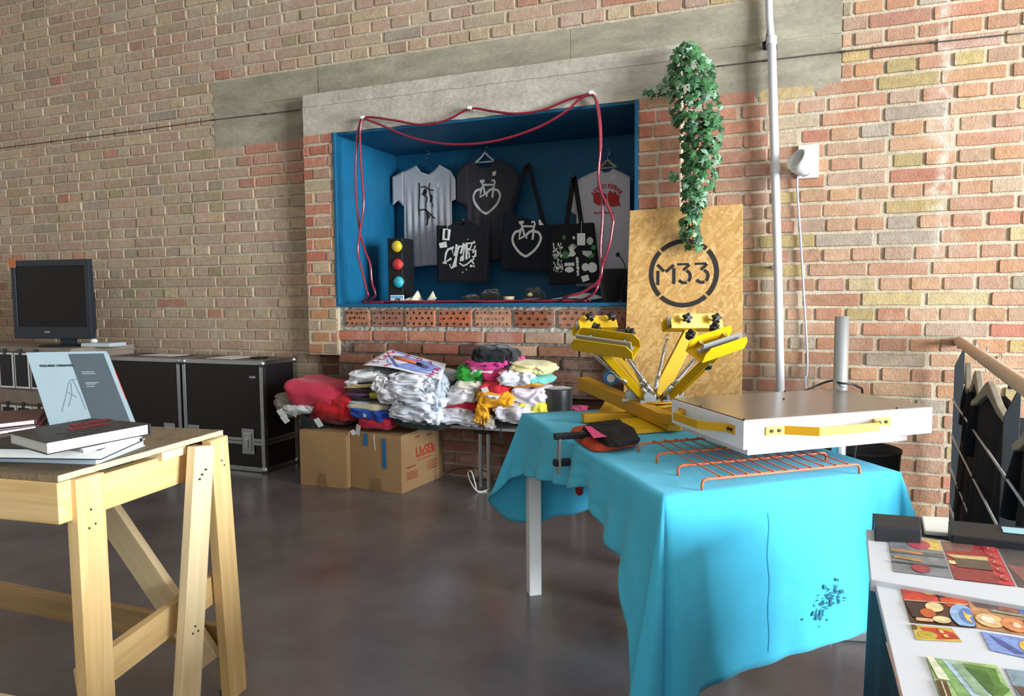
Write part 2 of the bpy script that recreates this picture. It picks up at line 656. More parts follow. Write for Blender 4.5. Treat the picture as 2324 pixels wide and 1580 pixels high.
# polished concrete floor
def floor_mat():
    m = bpy.data.materials.new('polished_concrete')
    m.use_nodes = True
    N, L = m.node_tree.nodes, m.node_tree.links
    b = N['Principled BSDF']
    tc = N.new('ShaderNodeTexCoord')
    n1 = N.new('ShaderNodeTexNoise')
    n1.inputs['Scale'].default_value = 2.2
    n1.inputs['Detail'].default_value = 9
    n1.inputs['Roughness'].default_value = .62
    L.new(tc.outputs['Object'], n1.inputs['Vector'])
    cr = N.new('ShaderNodeValToRGB')
    cr.color_ramp.elements[0].position = .3
    cr.color_ramp.elements[1].position = .72
    cr.color_ramp.elements[0].color = (*lin('605859'), 1)
    cr.color_ramp.elements[1].color = (*lin('807a7c'), 1)
    L.new(n1.outputs['Fac'], cr.inputs['Fac'])
    L.new(cr.outputs['Color'], b.inputs['Base Color'])
    mr = N.new('ShaderNodeMapRange')
    mr.inputs['To Min'].default_value = .12
    mr.inputs['To Max'].default_value = .32
    L.new(n1.outputs['Fac'], mr.inputs['Value'])
    L.new(mr.outputs[0], b.inputs['Roughness'])
    b.inputs['Specular IOR Level'].default_value = .5
    return m
mb = MB()
mb.box(-7.2, 7.0, -4.5, 4.2, -.06, 0)
struct(mb.build('floor', floor_mat()))

# the rest of the room: plain plastered walls, windows on the right and behind the camera
PLASTER = mat('plaster', 'b8b0a4', .9, var=.06, scale=3, bump=.15, bscale=60)
CEIL = mat('ceiling_plaster', 'c6c0b6', .9, var=.05, scale=2)
FRM = mat('window_frame_paint', '3a3d40', .5)
def glass_mat(name, tint=(1, 1, 1), gloss=.08):
    m = bpy.data.materials.new(name)
    m.use_nodes = True
    N, L = m.node_tree.nodes, m.node_tree.links
    N.remove(N['Principled BSDF'])
    t, g, x = N.new('ShaderNodeBsdfTransparent'), N.new('ShaderNodeBsdfGlossy'), N.new('ShaderNodeMixShader')
    t.inputs['Color'].default_value = (*tint, 1)
    g.inputs['Roughness'].default_value = .03
    x.inputs[0].default_value = gloss
    L.new(t.outputs[0], x.inputs[1])
    L.new(g.outputs[0], x.inputs[2])
    L.new(x.outputs[0], N['Material Output'].inputs['Surface'])
    return m
GLASS = glass_mat('window_glass')

def wall_with_windows(name, at, x0, x1, z1, wins, flip):
    """wall along an axis with window openings (a0, a1, b0, b1); at(a, z, d) -> point"""
    mb = MB()
    xs = [x0] + [q for w in sorted(wins) for q in w[:2]] + [x1]
    def blk(a0, a1, b0, b1):
        p, q = V(at(a0, b0, 0)), V(at(a1, b1, .25))
        mb.box(min(p.x, q.x), max(p.x, q.x), min(p.y, q.y), max(p.y, q.y), b0, b1)
    for i in range(0, len(xs), 2):
        blk(xs[i], xs[i + 1], -.05, z1)
    for w in wins:
        blk(w[0], w[1], -.05, w[2])
        blk(w[0], w[1], w[3], z1)
    struct(mb.build(name, PLASTER))
    for w in wins:
        global WN
        WN += 1
        root = bpy.data.objects.new('window_%d' % WN, None)
        COL.objects.link(root)
        root.location = at((w[0] + w[1]) / 2, w[2], .1)
        struct(root)
        fr = MB()
        def bar(a0, b0, a1, b1, d0=.08, d1=.14):
            p, q = V(at(a0, b0, d0)), V(at(a1, b1, d1))
            fr.box(min(p.x, q.x), max(p.x, q.x), min(p.y, q.y), max(p.y, q.y), b0, b1)
        k = .05
        bar(w[0], w[2], w[1], w[2] + k)
        bar(w[0], w[3] - k, w[1], w[3])
        nn = max(1, round((w[1] - w[0]) / 1.1))
        for i in range(nn + 1):
            a = lerp(w[0], w[1] - k, i / nn)
            bar(a, w[2] + k, a + k, w[3] - k)
        fr.build('window_frame', FRM, root)
        g = MB()
        p, q = V(at(w[0], w[2], .105)), V(at(w[1], w[3], .111))
        g.box(min(p.x, q.x), max(p.x, q.x), min(p.y, q.y), max(p.y, q.y), w[2] + .02, w[3] - .02)
        g.build('window_pane', GLASS, root)
WN = 0
RWIN = (-1.1, 2.0, .2, 3.2)
FWIN = (-.8, 2.6, 1.0, 3.1)
wall_with_windows('wall_right', lambda a, z, d: (7.0 + d, a, z), -4.5, 4.3, 4.0, [RWIN], 1)
wall_with_windows('wall_front', lambda a, z, d: (a, -4.5 - d, z), -7.2, 7.25, 4.0, [FWIN], 1)
mb = MB()
mb.box(-7.45, -7.2, -4.75, 4.3, -.05, 4.0)
struct(mb.build('wall_left', PLASTER))
mb = MB()
mb.box(-7.45, 7.25, -4.75, 4.3, 4.0, 4.2)
struct(mb.build('ceiling', CEIL))

# ---------------------------------------------------------------- things in the niche
TEE_GREY = mat('grey_jersey', 'b9b7bb', .9, var=.05, scale=40, bump=.15, bscale=300, sheen=.2)
TEE_DARK = mat('charcoal_jersey', '3f3b40', .9, var=.08, scale=40, bump=.15, bscale=300)
TEE_WHITE = mat('white_jersey', 'd6d0d8', .9, var=.04, scale=40, bump=.15, bscale=300)
PRINT_BLACK = mat('black_print', '1c1b1e', .8)
PRINT_WHITE = mat('white_print', 'dfe0dc', .8)
PRINT_RED = mat('red_print', 'c63a30', .8)
PRINT_GREEN = mat('green_print', '3f7a4a', .8)
PRINT_PALEGREEN = mat('pale_green_print', 'b4c4b0', .8)
CANVAS = mat('black_canvas', '15151a', .95, var=.1, scale=60, bump=.2, bscale=400)
CANVAS_N = mat('navy_canvas', '171a26', .95, var=.1, scale=60, bump=.2, bscale=400)
WIRE = mat('black_wire', '17181a', .45)
CHROME = mat('chrome', 'cfd3d6', .18, 1.)
STEEL = mat('dull_steel', 'a9adb0', .4, .55)
CARD = mat('white_card', 'e6e6e2', .7)
PLASTIC_W = mat('white_plastic', 'e4e5e2', .4)
PLASTIC_B = mat('black_plastic', '18181a', .4)
PALE_WOOD = mat('pale_wood', 'c9b28c', .6, var=.15, scale=12, stretch=(1, 8, 8))

def curtain(mb, top, bot, x0, x1, n, m, yf):
    """a hanging panel of cloth between a top and a bottom profile"""
    def fn(u, v):
        x = lerp(x0, x1, u)
        z = lerp(interp(top, x), interp(bot, x), v)
        return (x, yf(x, z), z)
    mb.sm = True
    mb.grid(fn, n, m)

def stroke(mb, pts, w, yf, lift=.005):
    """a printed line of width w through (x, z) points, laid on the cloth yf"""
    P = [V((a, b)) for a, b in pts]
    n = len(P)
    L, R = [], []
    for i, p in enumerate(P):
        d = P[min(i + 1, n - 1)] - P[max(i - 1, 0)]
        d = d.normalized() if d.length else V((1, 0))
        q = V((-d.y, d.x)) * w / 2
        L.append(p + q)
        R.append(p - q)
    vs = [(q.x, yf(q.x, q.y) - lift, q.y) for q in L + R]
    mb.add(vs, [(i, n + i, n + i + 1, i + 1) for i in range(n - 1)])

def blob(mb, cx, cz, rx, rz, yf, lift=.005, n=14, wob=.2, rot=0.):
    ring = []
    for i in range(n):
        a = 2 * math.pi * i / n
        k = 1 + random.uniform(-wob, wob)
        x, z = rx * k * math.cos(a), rz * k * math.sin(a)
        x, z = x * math.cos(rot) - z * math.sin(rot), x * math.sin(rot) + z * math.cos(rot)
        ring.append((cx + x, yf(cx + x, cz + z) - lift, cz + z))
    mb.add(ring, [tuple(range(n))])

def drop(mb, yf, lift=.005, o=0):
    """lay a flat lettering mesh on the cloth"""
    for i in range(o, len(mb.v)):
        x, y, z = mb.v[i]
        mb.v[i] = (x, yf(x, z) - lift, z)

def hanger(root, cx, y, zn, w, dz, m, r=.0035, hook=.07, flat=None):
    mb = MB()
    mb.sm = True
    mb.tube(spline([(cx - w, y, zn - dz), (cx - w * .4, y, zn - dz * .45), (cx, y, zn), (cx + w * .4, y, zn - dz * .45), (cx + w, y, zn - dz)], 5), r, 8, flat=flat)
    mb.tube([(cx - w, y, zn - dz), (cx + w, y, zn - dz)], r * .8, 8)
    mb.build('hanger', m, root)
    mb = MB()
    mb.sm = True
    pts = [(cx, y, zn), (cx, y, zn + hook * .45)]
    for i in range(8):
        a = -math.pi / 2 + i * math.pi * 1.15 / 7
        pts.append((cx + .016 * math.cos(a), y, zn + hook * .45 + .018 + .018 * math.sin(a)))
    mb.tube(pts, .002, 6)
    mb.build('hook', CHROME, root)
    mb = MB()
    mb.cyl((cx, D1, zn + hook * .45 + .036), (cx, y - .012, zn + hook * .45 + .034), .0022, 6)
    mb.build('nail', STEEL, root)

HY = 4.64
# grey tee with a dark drawing
yf1 = lambda x, z: HY - .018 + .012 * math.sin(x * 120 + z * 2) * min(1, max(0, (2.0 - z) / .5)) + .005 * noise.noise(V((x * 9, 0, z * 7)))
t = thing('tee_shirt', 'pale grey tee with a dark drawing hanging in the left of the blue niche', 'shirt', ((-2.4756, 4.62, 1.3969)[0], HY, (-2.4756, 4.62, 1.3969)[2]), 'clothes hanging in the blue niche')
mb = MB()
curtain(mb, [(-2.6565, 2.0719), (-2.538, 2.1174), (-2.499, 2.0671), (-2.4381, 2.044), (-2.3947, 2.066), (-2.3513, 2.1098), (-2.2466, 2.0493)], [(-2.6716, 1.3821), (-2.5861, 1.3769), (-2.4576, 1.3868), (-2.3494, 1.3874), (-2.2568, 1.3979)], (-2.6459, 4.62, 2.0456)[0], (-2.2541, 4.62, 2.0187)[0], 48, 40, yf1)
mb.build('body', TEE_GREY, t, solid=.003)
for pts in (([(-2.739, 2.0456), (-2.6452, 2.0807)], [(-2.7516, 1.8269), (-2.6943, 1.8722), (-2.6507, 1.828)]), ([(-2.257, 2.0562), (-2.2196, 1.9916)], [(-2.2605, 1.8383), (-2.2147, 1.8545)])):
    mb = MB()
    curtain(mb, pts[0], pts[1], pts[0][0][0], pts[0][-1][0], 8, 10, lambda x, z: HY - .022)
    mb.build('sleeve', TEE_GREY, t, solid=.003)
mb = MB()
for P, w in (([(-2.5114, 1.9889), (-2.5097, 1.8936), (-2.5222, 1.8147), (-2.5161, 1.7506)], .006), ([(-2.4976, 1.9563), (-2.4614, 1.9572), (-2.4329, 1.9364), (-2.3972, 1.9279)], .006), ([(-2.4249, 1.9801), (-2.4328, 1.9427), (-2.4197, 1.8725), (-2.3994, 1.8082)], .005), ([(-2.5154, 1.7889), (-2.4645, 1.7926), (-2.4219, 1.7524), (-2.3865, 1.7253)], .007), ([(-2.4912, 1.9084), (-2.4485, 1.8742), (-2.4641, 1.8116), (-2.4442, 1.7154), (-2.4522, 1.6775)], .006)):
    stroke(mb,  [(q.x, q.y) for q in spline([(a, b, 0) for a, b in P], 4)], w * 1.5, yf1)
for a, b, rx, rz in (((-2.4693, 4.62, 1.9197)[0], (-2.4693, 4.62, 1.9197)[2], .016, .022), ((-2.4163, 4.62, 1.866)[0], (-2.4163, 4.62, 1.866)[2], .012, .03), ((-2.4438, 4.62, 1.7408)[0], (-2.4438, 4.62, 1.7408)[2], .01, .025)):
    blob(mb, a, b, rx, rz, yf1, .004, wob=.35)
mb.build('chest_print', PRINT_BLACK, t)
mb = MB()
blob(mb, (-2.3609, 4.62, 1.9634)[0], (-2.3609, 4.62, 1.9634)[2], .017, .017, yf1, .005, 4, .05, .6)
mb.build('price_label', CARD, t)
hanger(t, (-2.4581, 4.62, 2.1272)[0], HY, (-2.4577, 4.62, 2.1523)[2], .085, .05, WIRE, .0022)

# charcoal tee with a white heart bicycle
HEART = [(1179.4681, 529.2021), (1173.484, 529.867), (1168.1649, 533.1915), (1163.7766, 542.5), (1164.1755, 549.1489), (1167.5, 557.7926), (1176.8085, 570.4255), (1185.4521, 577.7394), (1192.766, 581.0638), (1199.4149, 577.7394), (1210.0532, 570.4255), (1219.3617, 559.7872), (1224.4149, 549.1489), (1224.9468, 542.5), (1220.6915, 534.5213), (1215.3723, 532.1277), (1210.7181, 531.1968)]
BIKE = ([(1178.8032, 512.5798), (1184.1223, 511.9149), (1189.4415, 512.1809)], [(1183.4574, 513.2447), (1186.7819, 525.2128), (1190.3723, 539.8404)], [(1185.4521, 519.8936), (1208.7234, 521.2234)], [(1205.3989, 512.5798), (1211.6489, 512.1809), (1213.3777, 516.5691), (1210.7181, 522.5532), (1208.9894, 535.8511), (1207.3936, 548.0851)], [(1208.7234, 528.9362), (1200.0798, 532.5266), (1193.4309, 538.5106)], [(1182.7926, 523.883), (1180.5319, 534.5213), (1178.4043, 545.4255), (1190.3723, 539.8404)], [(1192.766, 535.8511), (1194.7606, 545.4255)])

def heart_bike(root, ox, oz, s, yf):
    """ox, oz: where the tip of the heart lies; s: metres per drawing unit"""
    hx, hz = (1192.766, 581.0638)
    T2 = lambda P: [(ox + (a - hx) * s, oz - (b - hz) * s) for a, b in P]
    mb = MB()
    h = T2(HEART)
    h = [(q.x, q.y) for q in spline([(a, b, 0) for a, b in h[:9]], 4)] + [(q.x, q.y) for q in spline([(a, b, 0) for a, b in h[8:]], 4)]
    stroke(mb, h, 5 * s, yf)
    for P, w in zip(BIKE, (6, 4.4, 4, 4.4, 5, 4.4, 3.6)):
        stroke(mb, T2(P), w * s, yf)
    mb.build('heart_bicycle_print', PRINT_WHITE, root)

MPP = 0.0033
yf2 = lambda x, z: HY - .02 + .010 * math.sin(x * 95) * min(1, max(0, (1.95 - z) / .5)) + .005 * noise.noise(V((x * 8, 2, z * 7)))
t = thing('tee_shirt', 'charcoal tee with a white heart bicycle print on a white hanger', 'shirt', ((-1.9729, 4.62, 1.4157)[0], HY, (-1.9729, 4.62, 1.4157)[2]), 'clothes hanging in the blue niche')
mb = MB()
curtain(mb, [(-2.1697, 2.0809), (-2.0867, 2.1177), (-2.0431, 2.0716), (-1.9925, 2.0557), (-1.9521, 2.0679), (-1.9115, 2.1163), (-1.7737, 2.0518)], [(-2.1374, 1.42), (-1.9662, 1.4093), (-1.7789, 1.4258)], (-2.1293, 4.62, 2.0102)[0], (-1.7775, 4.62, 1.986)[0], 48, 36, yf2)
mb.build('body', TEE_DARK, t, solid=.003)
for pts in (([(-2.2123, 2.0159), (-2.1696, 2.0839), (-2.1212, 2.1019)], [(-2.215, 1.8358), (-2.1734, 1.8211), (-2.1254, 1.7936)]), ([(-1.7835, 2.0585), (-1.7416, 1.9896)], [(-1.7859, 1.7756), (-1.7365, 1.8181)])):
    mb = MB()
    curtain(mb, pts[0], pts[1], pts[0][0][0], pts[0][-1][0], 8, 10, lambda x, z: HY - .026)
    mb.build('sleeve', TEE_DARK, t, solid=.003)
heart_bike(t, (-1.9827, 4.62, 1.74)[0], (-1.9827, 4.62, 1.74)[2], MPP, yf2)
mb = MB()
blob(mb, (-1.9192, 4.62, 2.014)[0], (-1.9192, 4.62, 2.014)[2], .022, .018, yf2, .005, 4, .05, .8)
mb.build('price_label', CARD, t)
hanger(t, (-1.9981, 4.62, 2.1534)[0], HY, (-1.9913, 4.62, 2.165)[2], .075, .062, PLASTIC_W, .007)

# white tee with a red print
HY3 = 4.56
yf3 = lambda x, z: HY3 - .02 + .006 * math.sin(x * 70) * min(1, max(0, (1.8 - z) / .5)) + .005 * noise.noise(V((x * 8, 5, z * 7)))
t = thing('tee_shirt', 'whitish tee with a red round print at the right end of the niche', 'shirt', ((-1.1038, 4.54, 1.217)[0], HY3, (-1.1038, 4.54, 1.217)[2]), 'clothes hanging in the blue niche')
mb = MB()
curtain(mb, [(-1.318, 1.9078), (-1.2224, 1.9469), (-1.1429, 1.9752), (-1.1195, 1.951), (-1.0847, 1.9542), (-1.0558, 1.9745), (-0.9412, 1.9108)], [(-1.2526, 1.2189), (-0.9381, 1.1808)], (-1.3029, 4.54, 1.9411)[0], (-0.9469, 4.54, 1.9167)[0], 44, 36, yf3)
mb.build('body', TEE_WHITE, t, solid=.003)
mb = MB()
curtain(mb, [(-1.3544, 1.8298), (-1.3, 1.9124)], [(-1.3577, 1.7205), (-1.3003, 1.6831)], (-1.3544, 4.54, 1.8298)[0], (-1.3001, 4.54, 1.8266)[0], 6, 10, lambda x, z: HY3 + .012)
mb.build('sleeve', TEE_WHITE, t, solid=.003)
mb = MB()
cx, cz = (-1.1076, 4.54, 1.7812)[0], (-1.1076, 4.54, 1.7812)[2]
blob(mb, cx - .036, cz + .006, .044, .046, yf3, wob=.12)
blob(mb, cx + .055, cz - .008, .04, .05, yf3, wob=.16)
mb.add([(a, yf3(a, b) - .005, b) for a, b in ((cx + .03, cz + .055), (cx + .065, cz + .02), (cx + .01, cz + .02))], [(0, 1, 2)])
mb.add([(a, yf3(a, b) - .005, b) for a, b in ((cx + .06, cz - .045), (cx + .1, cz - .052), (cx + .088, cz + .0))], [(0, 1, 2)])
stroke(mb, [(cx - .075 + .01 * i, cz - .088 + .006 * math.sin(i * 1.9)) for i in range(14)], .008, yf3)
o = len(mb.v)
R = .108
def arc(a, b):
    th = math.pi / 2 - a / R
    return (R + b) * math.cos(th), (R + b) * math.sin(th) - .015
text_mb(mb, 'ASTRO KEBAB', (cx + .008, yf3(cx, cz), cz - .01), (1, 0, 0), (0, 0, 1), .036, bend=arc, bold=.0012)
drop(mb, yf3, .005, o)
mb.build('chest_print', PRINT_RED, t)
mb = MB()
blob(mb, (-1.0556, 4.54, 1.9186)[0], (-1.0556, 4.54, 1.9186)[2], .022, .018, yf3, .005, 4, .05, .5)
mb.build('price_label', CARD, t)
hanger(t, (-1.0993, 4.54, 2.0057)[0], HY3, (-1.0993, 4.54, 2.0337)[2], .06, .05, PALE_WOOD, .007)

# tote bags
def tote(label, m, px, hn, y, yf, prints, extra=None):
    (x0, z0), (x1, z1), (x2, z2), (x3, z3) = px     # top left, top right, bottom right, bottom left
    t = thing('tote_bag', label, 'bag', ((x2 + x3) / 2, y, min(z2, z3)), 'clothes hanging in the blue niche')
    mb = MB()
    def fn(u, v):
        x = lerp(lerp(x0, x1, u), lerp(x3, x2, u), v)
        z = lerp(lerp(z0, z1, u), lerp(z3, z2, u), v)
        return (x, yf(x, z), z)
    mb.sm = True
    mb.grid(fn, 24, 24)
    mb.build('front_panel', m, t, solid=.004)
    mb = MB()
    mb.grid(lambda u, v: (fn(u, v)[0], y + .02, fn(u, v)[2]), 6, 6)
    mb.build('back_panel', m, t, solid=.004)
    for dy, (hx0, hx1, hxt, hzt) in hn:
        mb = MB()
        a = ((hx0, lerp(z0, z1, (hx0 - x0) / (x1 - x0)) - .02), (hxt, hzt), (hx1, lerp(z0, z1, (hx1 - x0) / (x1 - x0)) - .02))
        pts = [a[0], (lerp(a[0][0], a[1][0], .8), lerp(a[0][1], a[1][1], .85)), a[1], (lerp(a[2][0], a[1][0], .8), lerp(a[2][1], a[1][1], .85)), a[2]]
        P = [V((q.x, q.y)) for q in spline([(p, q, 0) for p, q in pts], 6)]
        stroke(mb, [(p.x, p.y) for p in P], .03, lambda x, z: y + dy, 0)
        mb.build('handle', m, t, solid=.004)
    mb = MB()
    mb.cyl((hn[0][1][2], D1, hn[0][1][3]), (hn[0][1][2], y - .03, hn[0][1][3] + .004), .003, 6)
    mb.build('nail', STEEL, t)
    return t

Y1 = 4.45
by1 = lambda x, z: Y1 - .012 + .008 * noise.noise(V((x * 7, 1, z * 7)))
t = tote('black tote bag with scratchy white lettering and two paper tags', CANVAS, [(-2.2823, 1.6528), (-1.8891, 1.6356), (-1.9065, 1.2501), (-2.2823, 1.2619)], ((-.004, ((-2.1972, 4.43, 1.64)[0], (-1.9641, 4.43, 1.63)[0], (-2.076, 4.43, 1.8882)[0], (-2.079, 4.43, 1.6798)[2])), (.024, ((-2.1905, 4.43, 1.6397)[0], (-1.9706, 4.43, 1.6302)[0], (-2.076, 4.43, 1.8882)[0], (-2.079, 4.43, 1.6798)[2]))), Y1, by1, 0)
mb = MB()
LET = [[(-2.1492, 1.4989), (-2.1967, 1.4844), (-2.213, 1.4566), (-2.2231, 1.3962), (-2.1706, 1.4231)], [(-2.239, 1.3946), (-2.2163, 1.392)], [(-2.1651, 1.4874), (-2.1524, 1.4387), (-2.129, 1.5023)], [(-2.1287, 1.5183), (-2.1389, 1.4383)], [(-2.1382, 1.4825), (-2.1022, 1.5014)], [(-2.1066, 1.5095), (-2.1626, 1.3584), (-2.1353, 1.3819), (-2.1302, 1.422)], [(-2.0752, 1.5245), (-2.0985, 1.4532)], [(-2.0443, 1.5214), (-1.9893, 1.5254)], [(-2.0135, 1.5203), (-2.0316, 1.4791), (-2.0053, 1.4743), (-1.9873, 1.5055)], [(-2.0944, 1.4291), (-2.0992, 1.4051), (-2.0813, 1.4087), (-2.0809, 1.4367), (-2.0944, 1.4291)], [(-2.1083, 1.3893), (-2.0774, 1.3685), (-2.0507, 1.3798), (-2.015, 1.4069)], [(-2.0406, 1.4675), (-2.0323, 1.4273), (-2.0456, 1.4237)], [(-2.0099, 1.4585), (-1.9877, 1.4738), (-1.9882, 1.434), (-2.0103, 1.4267)], [(-2.1848, 1.3831), (-2.1717, 1.3545), (-2.1264, 1.3736)], [(-2.0665, 1.5162), (-2.0858, 1.4048)], [(-2.053, 1.5277), (-2.0568, 1.412)], [(-2.0237, 1.4111), (-1.9977, 1.3786)], [(-1.9972, 1.4184), (-2.0195, 1.3951)], [(-2.0287, 1.3673), (-2.0111, 1.3669)], [(-2.0067, 1.3668), (-1.9914, 1.3625)], [(-2.1201, 1.502), (-2.0799, 1.5046)], [(-2.0492, 1.4837), (-2.0272, 1.479)], [(-2.1205, 1.4699), (-2.1444, 1.3741)]]
for i, q in enumerate(LET):
    stroke(mb, q, .010 if i % 3 else .016, by1)
for a, b in [(-2.0443, 1.5497), (-1.9982, 1.5331), (-2.0571, 1.3429), (-2.2115, 1.3889), (-2.0841, 1.3254)]:
    blob(mb, a, b, .005, .005, by1, wob=.4, n=7)
mb.build('lettering_print', PRINT_WHITE, t)
mb = MB()
mb.add([(a, by1(a, b) - .014, b) for a, b in [(-2.2246, 1.6291), (-2.1671, 1.6207), (-2.1784, 1.5456), (-2.2327, 1.5506)]], [(0, 3, 2, 1)])
mb.bar(((-2.1941, 4.43, 1.6248)[0], Y1 - .026, (-2.1941, 4.43, 1.6248)[2]), ((-2.19, 4.43, 1.6699)[0], Y1 - .02, (-2.19, 4.43, 1.6699)[2]), .0015, .0015)
mb.build('hang_tag', CARD, t, solid=.0012)
mb = MB()
mb.add([(a, by1(a, b) - .016, b) for a, b in [(-2.2078, 1.6193), (-2.1874, 1.6185), (-2.1918, 1.5582), (-2.2121, 1.562)]], [(0, 3, 2, 1)])
mb.build('tag_print', PRINT_BLACK, t)
mb = MB()
mb.add([(a, by1(a, b) - .006, b) for a, b in [(-2.2639, 1.5305), (-2.2057, 1.5406), (-2.1995, 1.501), (-2.2576, 1.4968)]], [(0, 3, 2, 1)])
mb.build('price_label', CARD, t)

Y2 = 4.50
by2 = lambda x, z: Y2 - .012 + .008 * noise.noise(V((x * 7, 8, z * 7)))
t = tote('navy tote bag with a white heart bicycle hanging by a tall handle', CANVAS_N, [(-1.7959, 1.7305), (-1.4612, 1.6213), (-1.4625, 1.3143), (-1.8288, 1.3396)], ((-.004, ((-1.7674, 4.48, 1.6996)[0], (-1.507, 4.48, 1.6581)[0], (-1.6288, 4.48, 2.0351)[0], (-1.6288, 4.48, 2.0293)[2])), (.024, ((-1.7738, 4.48, 1.7)[0], (-1.5224, 4.48, 1.6588)[0], (-1.635, 4.48, 2.0355)[0], (-1.635, 4.48, 2.0355)[2]))), Y2, by2, 0)
heart_bike(t, (-1.6393, 4.48, 1.4239)[0], (-1.6393, 4.48, 1.4239)[2], MPP, by2)
mb = MB()
mb.add([(a, by2(a, b) - .006, b) for a, b in [(-1.5472, 1.6628), (-1.5348, 1.6623), (-1.5103, 1.6264), (-1.5443, 1.6279)]], [(0, 3, 2, 1)])
mb.build('care_label', CARD, t)

Y3 = 4.38
by3 = lambda x, z: Y3 - .012 + .008 * noise.noise(V((x * 7, 12, z * 7)))
t = tote('black tote bag printed with white and green vegetables', CANVAS, [(-1.422, 1.6143), (-1.1455, 1.6158), (-1.1026, 1.2426), (-1.4357, 1.2249)], ((-.004, ((-1.3246, 4.36, 1.61)[0], (-1.22, 4.36, 1.5999)[0], (-1.2715, 4.36, 1.9057)[0], (-1.2715, 4.36, 1.9057)[2])), (.024, ((-1.3304, 4.36, 1.6103)[0], (-1.2286, 4.36, 1.6002)[0], (-1.2773, 4.36, 1.906)[0], (-1.2773, 4.36, 1.906)[2]))), Y3, by3, 0)
k = lambda a, b: (lerp((-1.4499, 4.36, 2.0346)[0], (-0.8826, 4.36, 1.9907)[0], a / 988), lerp((-1.2742, 4.36, 2.021)[2], (-1.2758, 4.36, 1.1328)[2], b / 1580))
mbs = {c: MB() for c in ('w', 'g', 'p')}
for a, b, r in ((198, 875, 26), (220, 1070, 48), (540, 1000, 28), (505, 1085, 40)):
    mb = MB()
    blob(mb, *k(a, b), r * .00056, r * .00055, by3, .004, wob=.25)
    mb.build('green_print', PRINT_GREEN, t)
for i in range(46):
    a, b = random.uniform(70, 190), random.uniform(930, 1230)
    blob(mbs['p' if i % 3 else 'w'], *k(a, b), .0045, .010, by3, .005, 8, .3, random.uniform(-.8, .8))
for i in range(16):
    a, b = random.uniform(60, 185), random.uniform(1200, 1270)
    blob(mbs['w'], *k(a, b), .004, .004, by3, .005, 7, .3)
for i in range(7):
    stroke(mbs['w'], [k(285 - 8 * i + 10, 1090), k(250 + 16 * i, 960 - 30 * math.sin(i * .5) + 20)], .005, by3, .006)
blob(mbs['w'], *k(300, 1060), .02, .02, by3, .005, wob=.2)
for i in range(7):
    stroke(mbs['w'], [k(415 + 16 * i, 1030 + i), k(425 + 15 * i, 1105 - abs(i - 3) * 10)], .006, by3, .006)
blob(mbs['p'], *k(495, 925), .022, .024, by3, .004, wob=.1)
blob(mbs['w'], *k(445, 1215), .024, .026, by3, .005, wob=.06)
blob(mbs['w'], *k(527, 1222), .03, .033, by3, .006, wob=.06)
blob(mbs['w'], *k(262, 1240), .03, .018, by3, .005, wob=.1)
for a in (225, 262, 300):
    blob(mbs['w'], *k(a, 1180), .013, .012, by3, .006, wob=.15)
for i in range(6):
    blob(mbs['w'], *k(350 + 3 * i, 1120 + 35 * i), .01, .011, by3, .005, 8, .35)
blob(mbs['w'], *k(312, 880), .009, .012, by3, .005, 8, .3)
mbs['w'].build('printed_pattern', PRINT_WHITE, t)
mbs['p'].build('printed_pattern', PRINT_PALEGREEN, t)
mb = MB()
mb.add([(a, by3(a, b) - .016, b) for a, b in [k(358, 835), k(450, 838), k(448, 972), k(358, 970)]], [(0, 3, 2, 1)])
mb.bar((k(404, 836)[0], Y3 - .028, k(404, 836)[1]), (k(406, 700)[0], Y3 - .02, k(406, 700)[1]), .0015, .0015)
mb.build('hang_tag', CARD, t, solid=.0012)
mb = MB()
mb.add([(a, by3(a, b) - .008, b) for a, b in [k(398, 1320), k(478, 1300), k(494, 1362), k(418, 1385)]], [(0, 3, 2, 1)])
mb.build('price_label', CARD, t)

# rope light looped round the opening
ROPE = mat('red_rope_light', '8c1830', .18, var=.25, scale=90, spec=.7, trans=.15, coat=.6)
PIN = mat('white_clip', 'e8e8ea', .4)
t = thing('rope_light', 'dark red rope light pinned round the niche opening and coiled on its floor', 'rope light', (-1.8, BY - .03, NZ0))
RY = 3.925
def rope(pts, n=8):
    mb = MB()
    mb.sm = True
    mb.tube(spline(pts, n), .0075, 8)
    mb.build('tube', ROPE, t)
rope([(-2.537, 3.925, 2.2952), (-2.4621, 3.925, 2.2934), (-2.2875, 3.925, 2.2548), (-2.1175, 3.925, 2.2145), (-1.9513, 3.925, 2.2224), (-1.7861, 3.925, 2.2762), (-1.6464, 3.925, 2.2493), (-1.4933, 3.925, 2.2187), (-1.3306, 3.925, 2.2223), (-1.1723, 3.925, 2.2649), (-1.039, 3.925, 2.2845)])
rope([(-2.524, 3.915, 2.2917), (-2.3929, 3.915, 2.2355), (-2.1904, 3.915, 2.1444), (-2.0082, 3.915, 2.0941), (-1.8601, 3.915, 2.071), (-1.6867, 3.915, 2.0666), (-1.5182, 3.915, 2.0852), (-1.3276, 3.915, 2.133), (-1.1825, 3.915, 2.2001), (-1.105, 3.915, 2.2577), (-1.0363, 3.915, 2.2792)])
rope([(-2.5402, 3.925, 2.2955), (-2.5722, 3.925, 2.2104), (-2.5892, 3.925, 2.0734), (-2.5972, 3.925, 1.9069), (-2.5919, 3.925, 1.7386), (-2.5733, 3.925, 1.569), (-2.5397, 3.925, 1.4607), (-2.5024, 3.925, 1.3694), (-2.4921, 3.925, 1.2563), (-2.4679, 3.925, 1.1712)] + [(-2.55, 3.99, NZ0 + .012), (-2.4, 4.05, NZ0 + .009)])
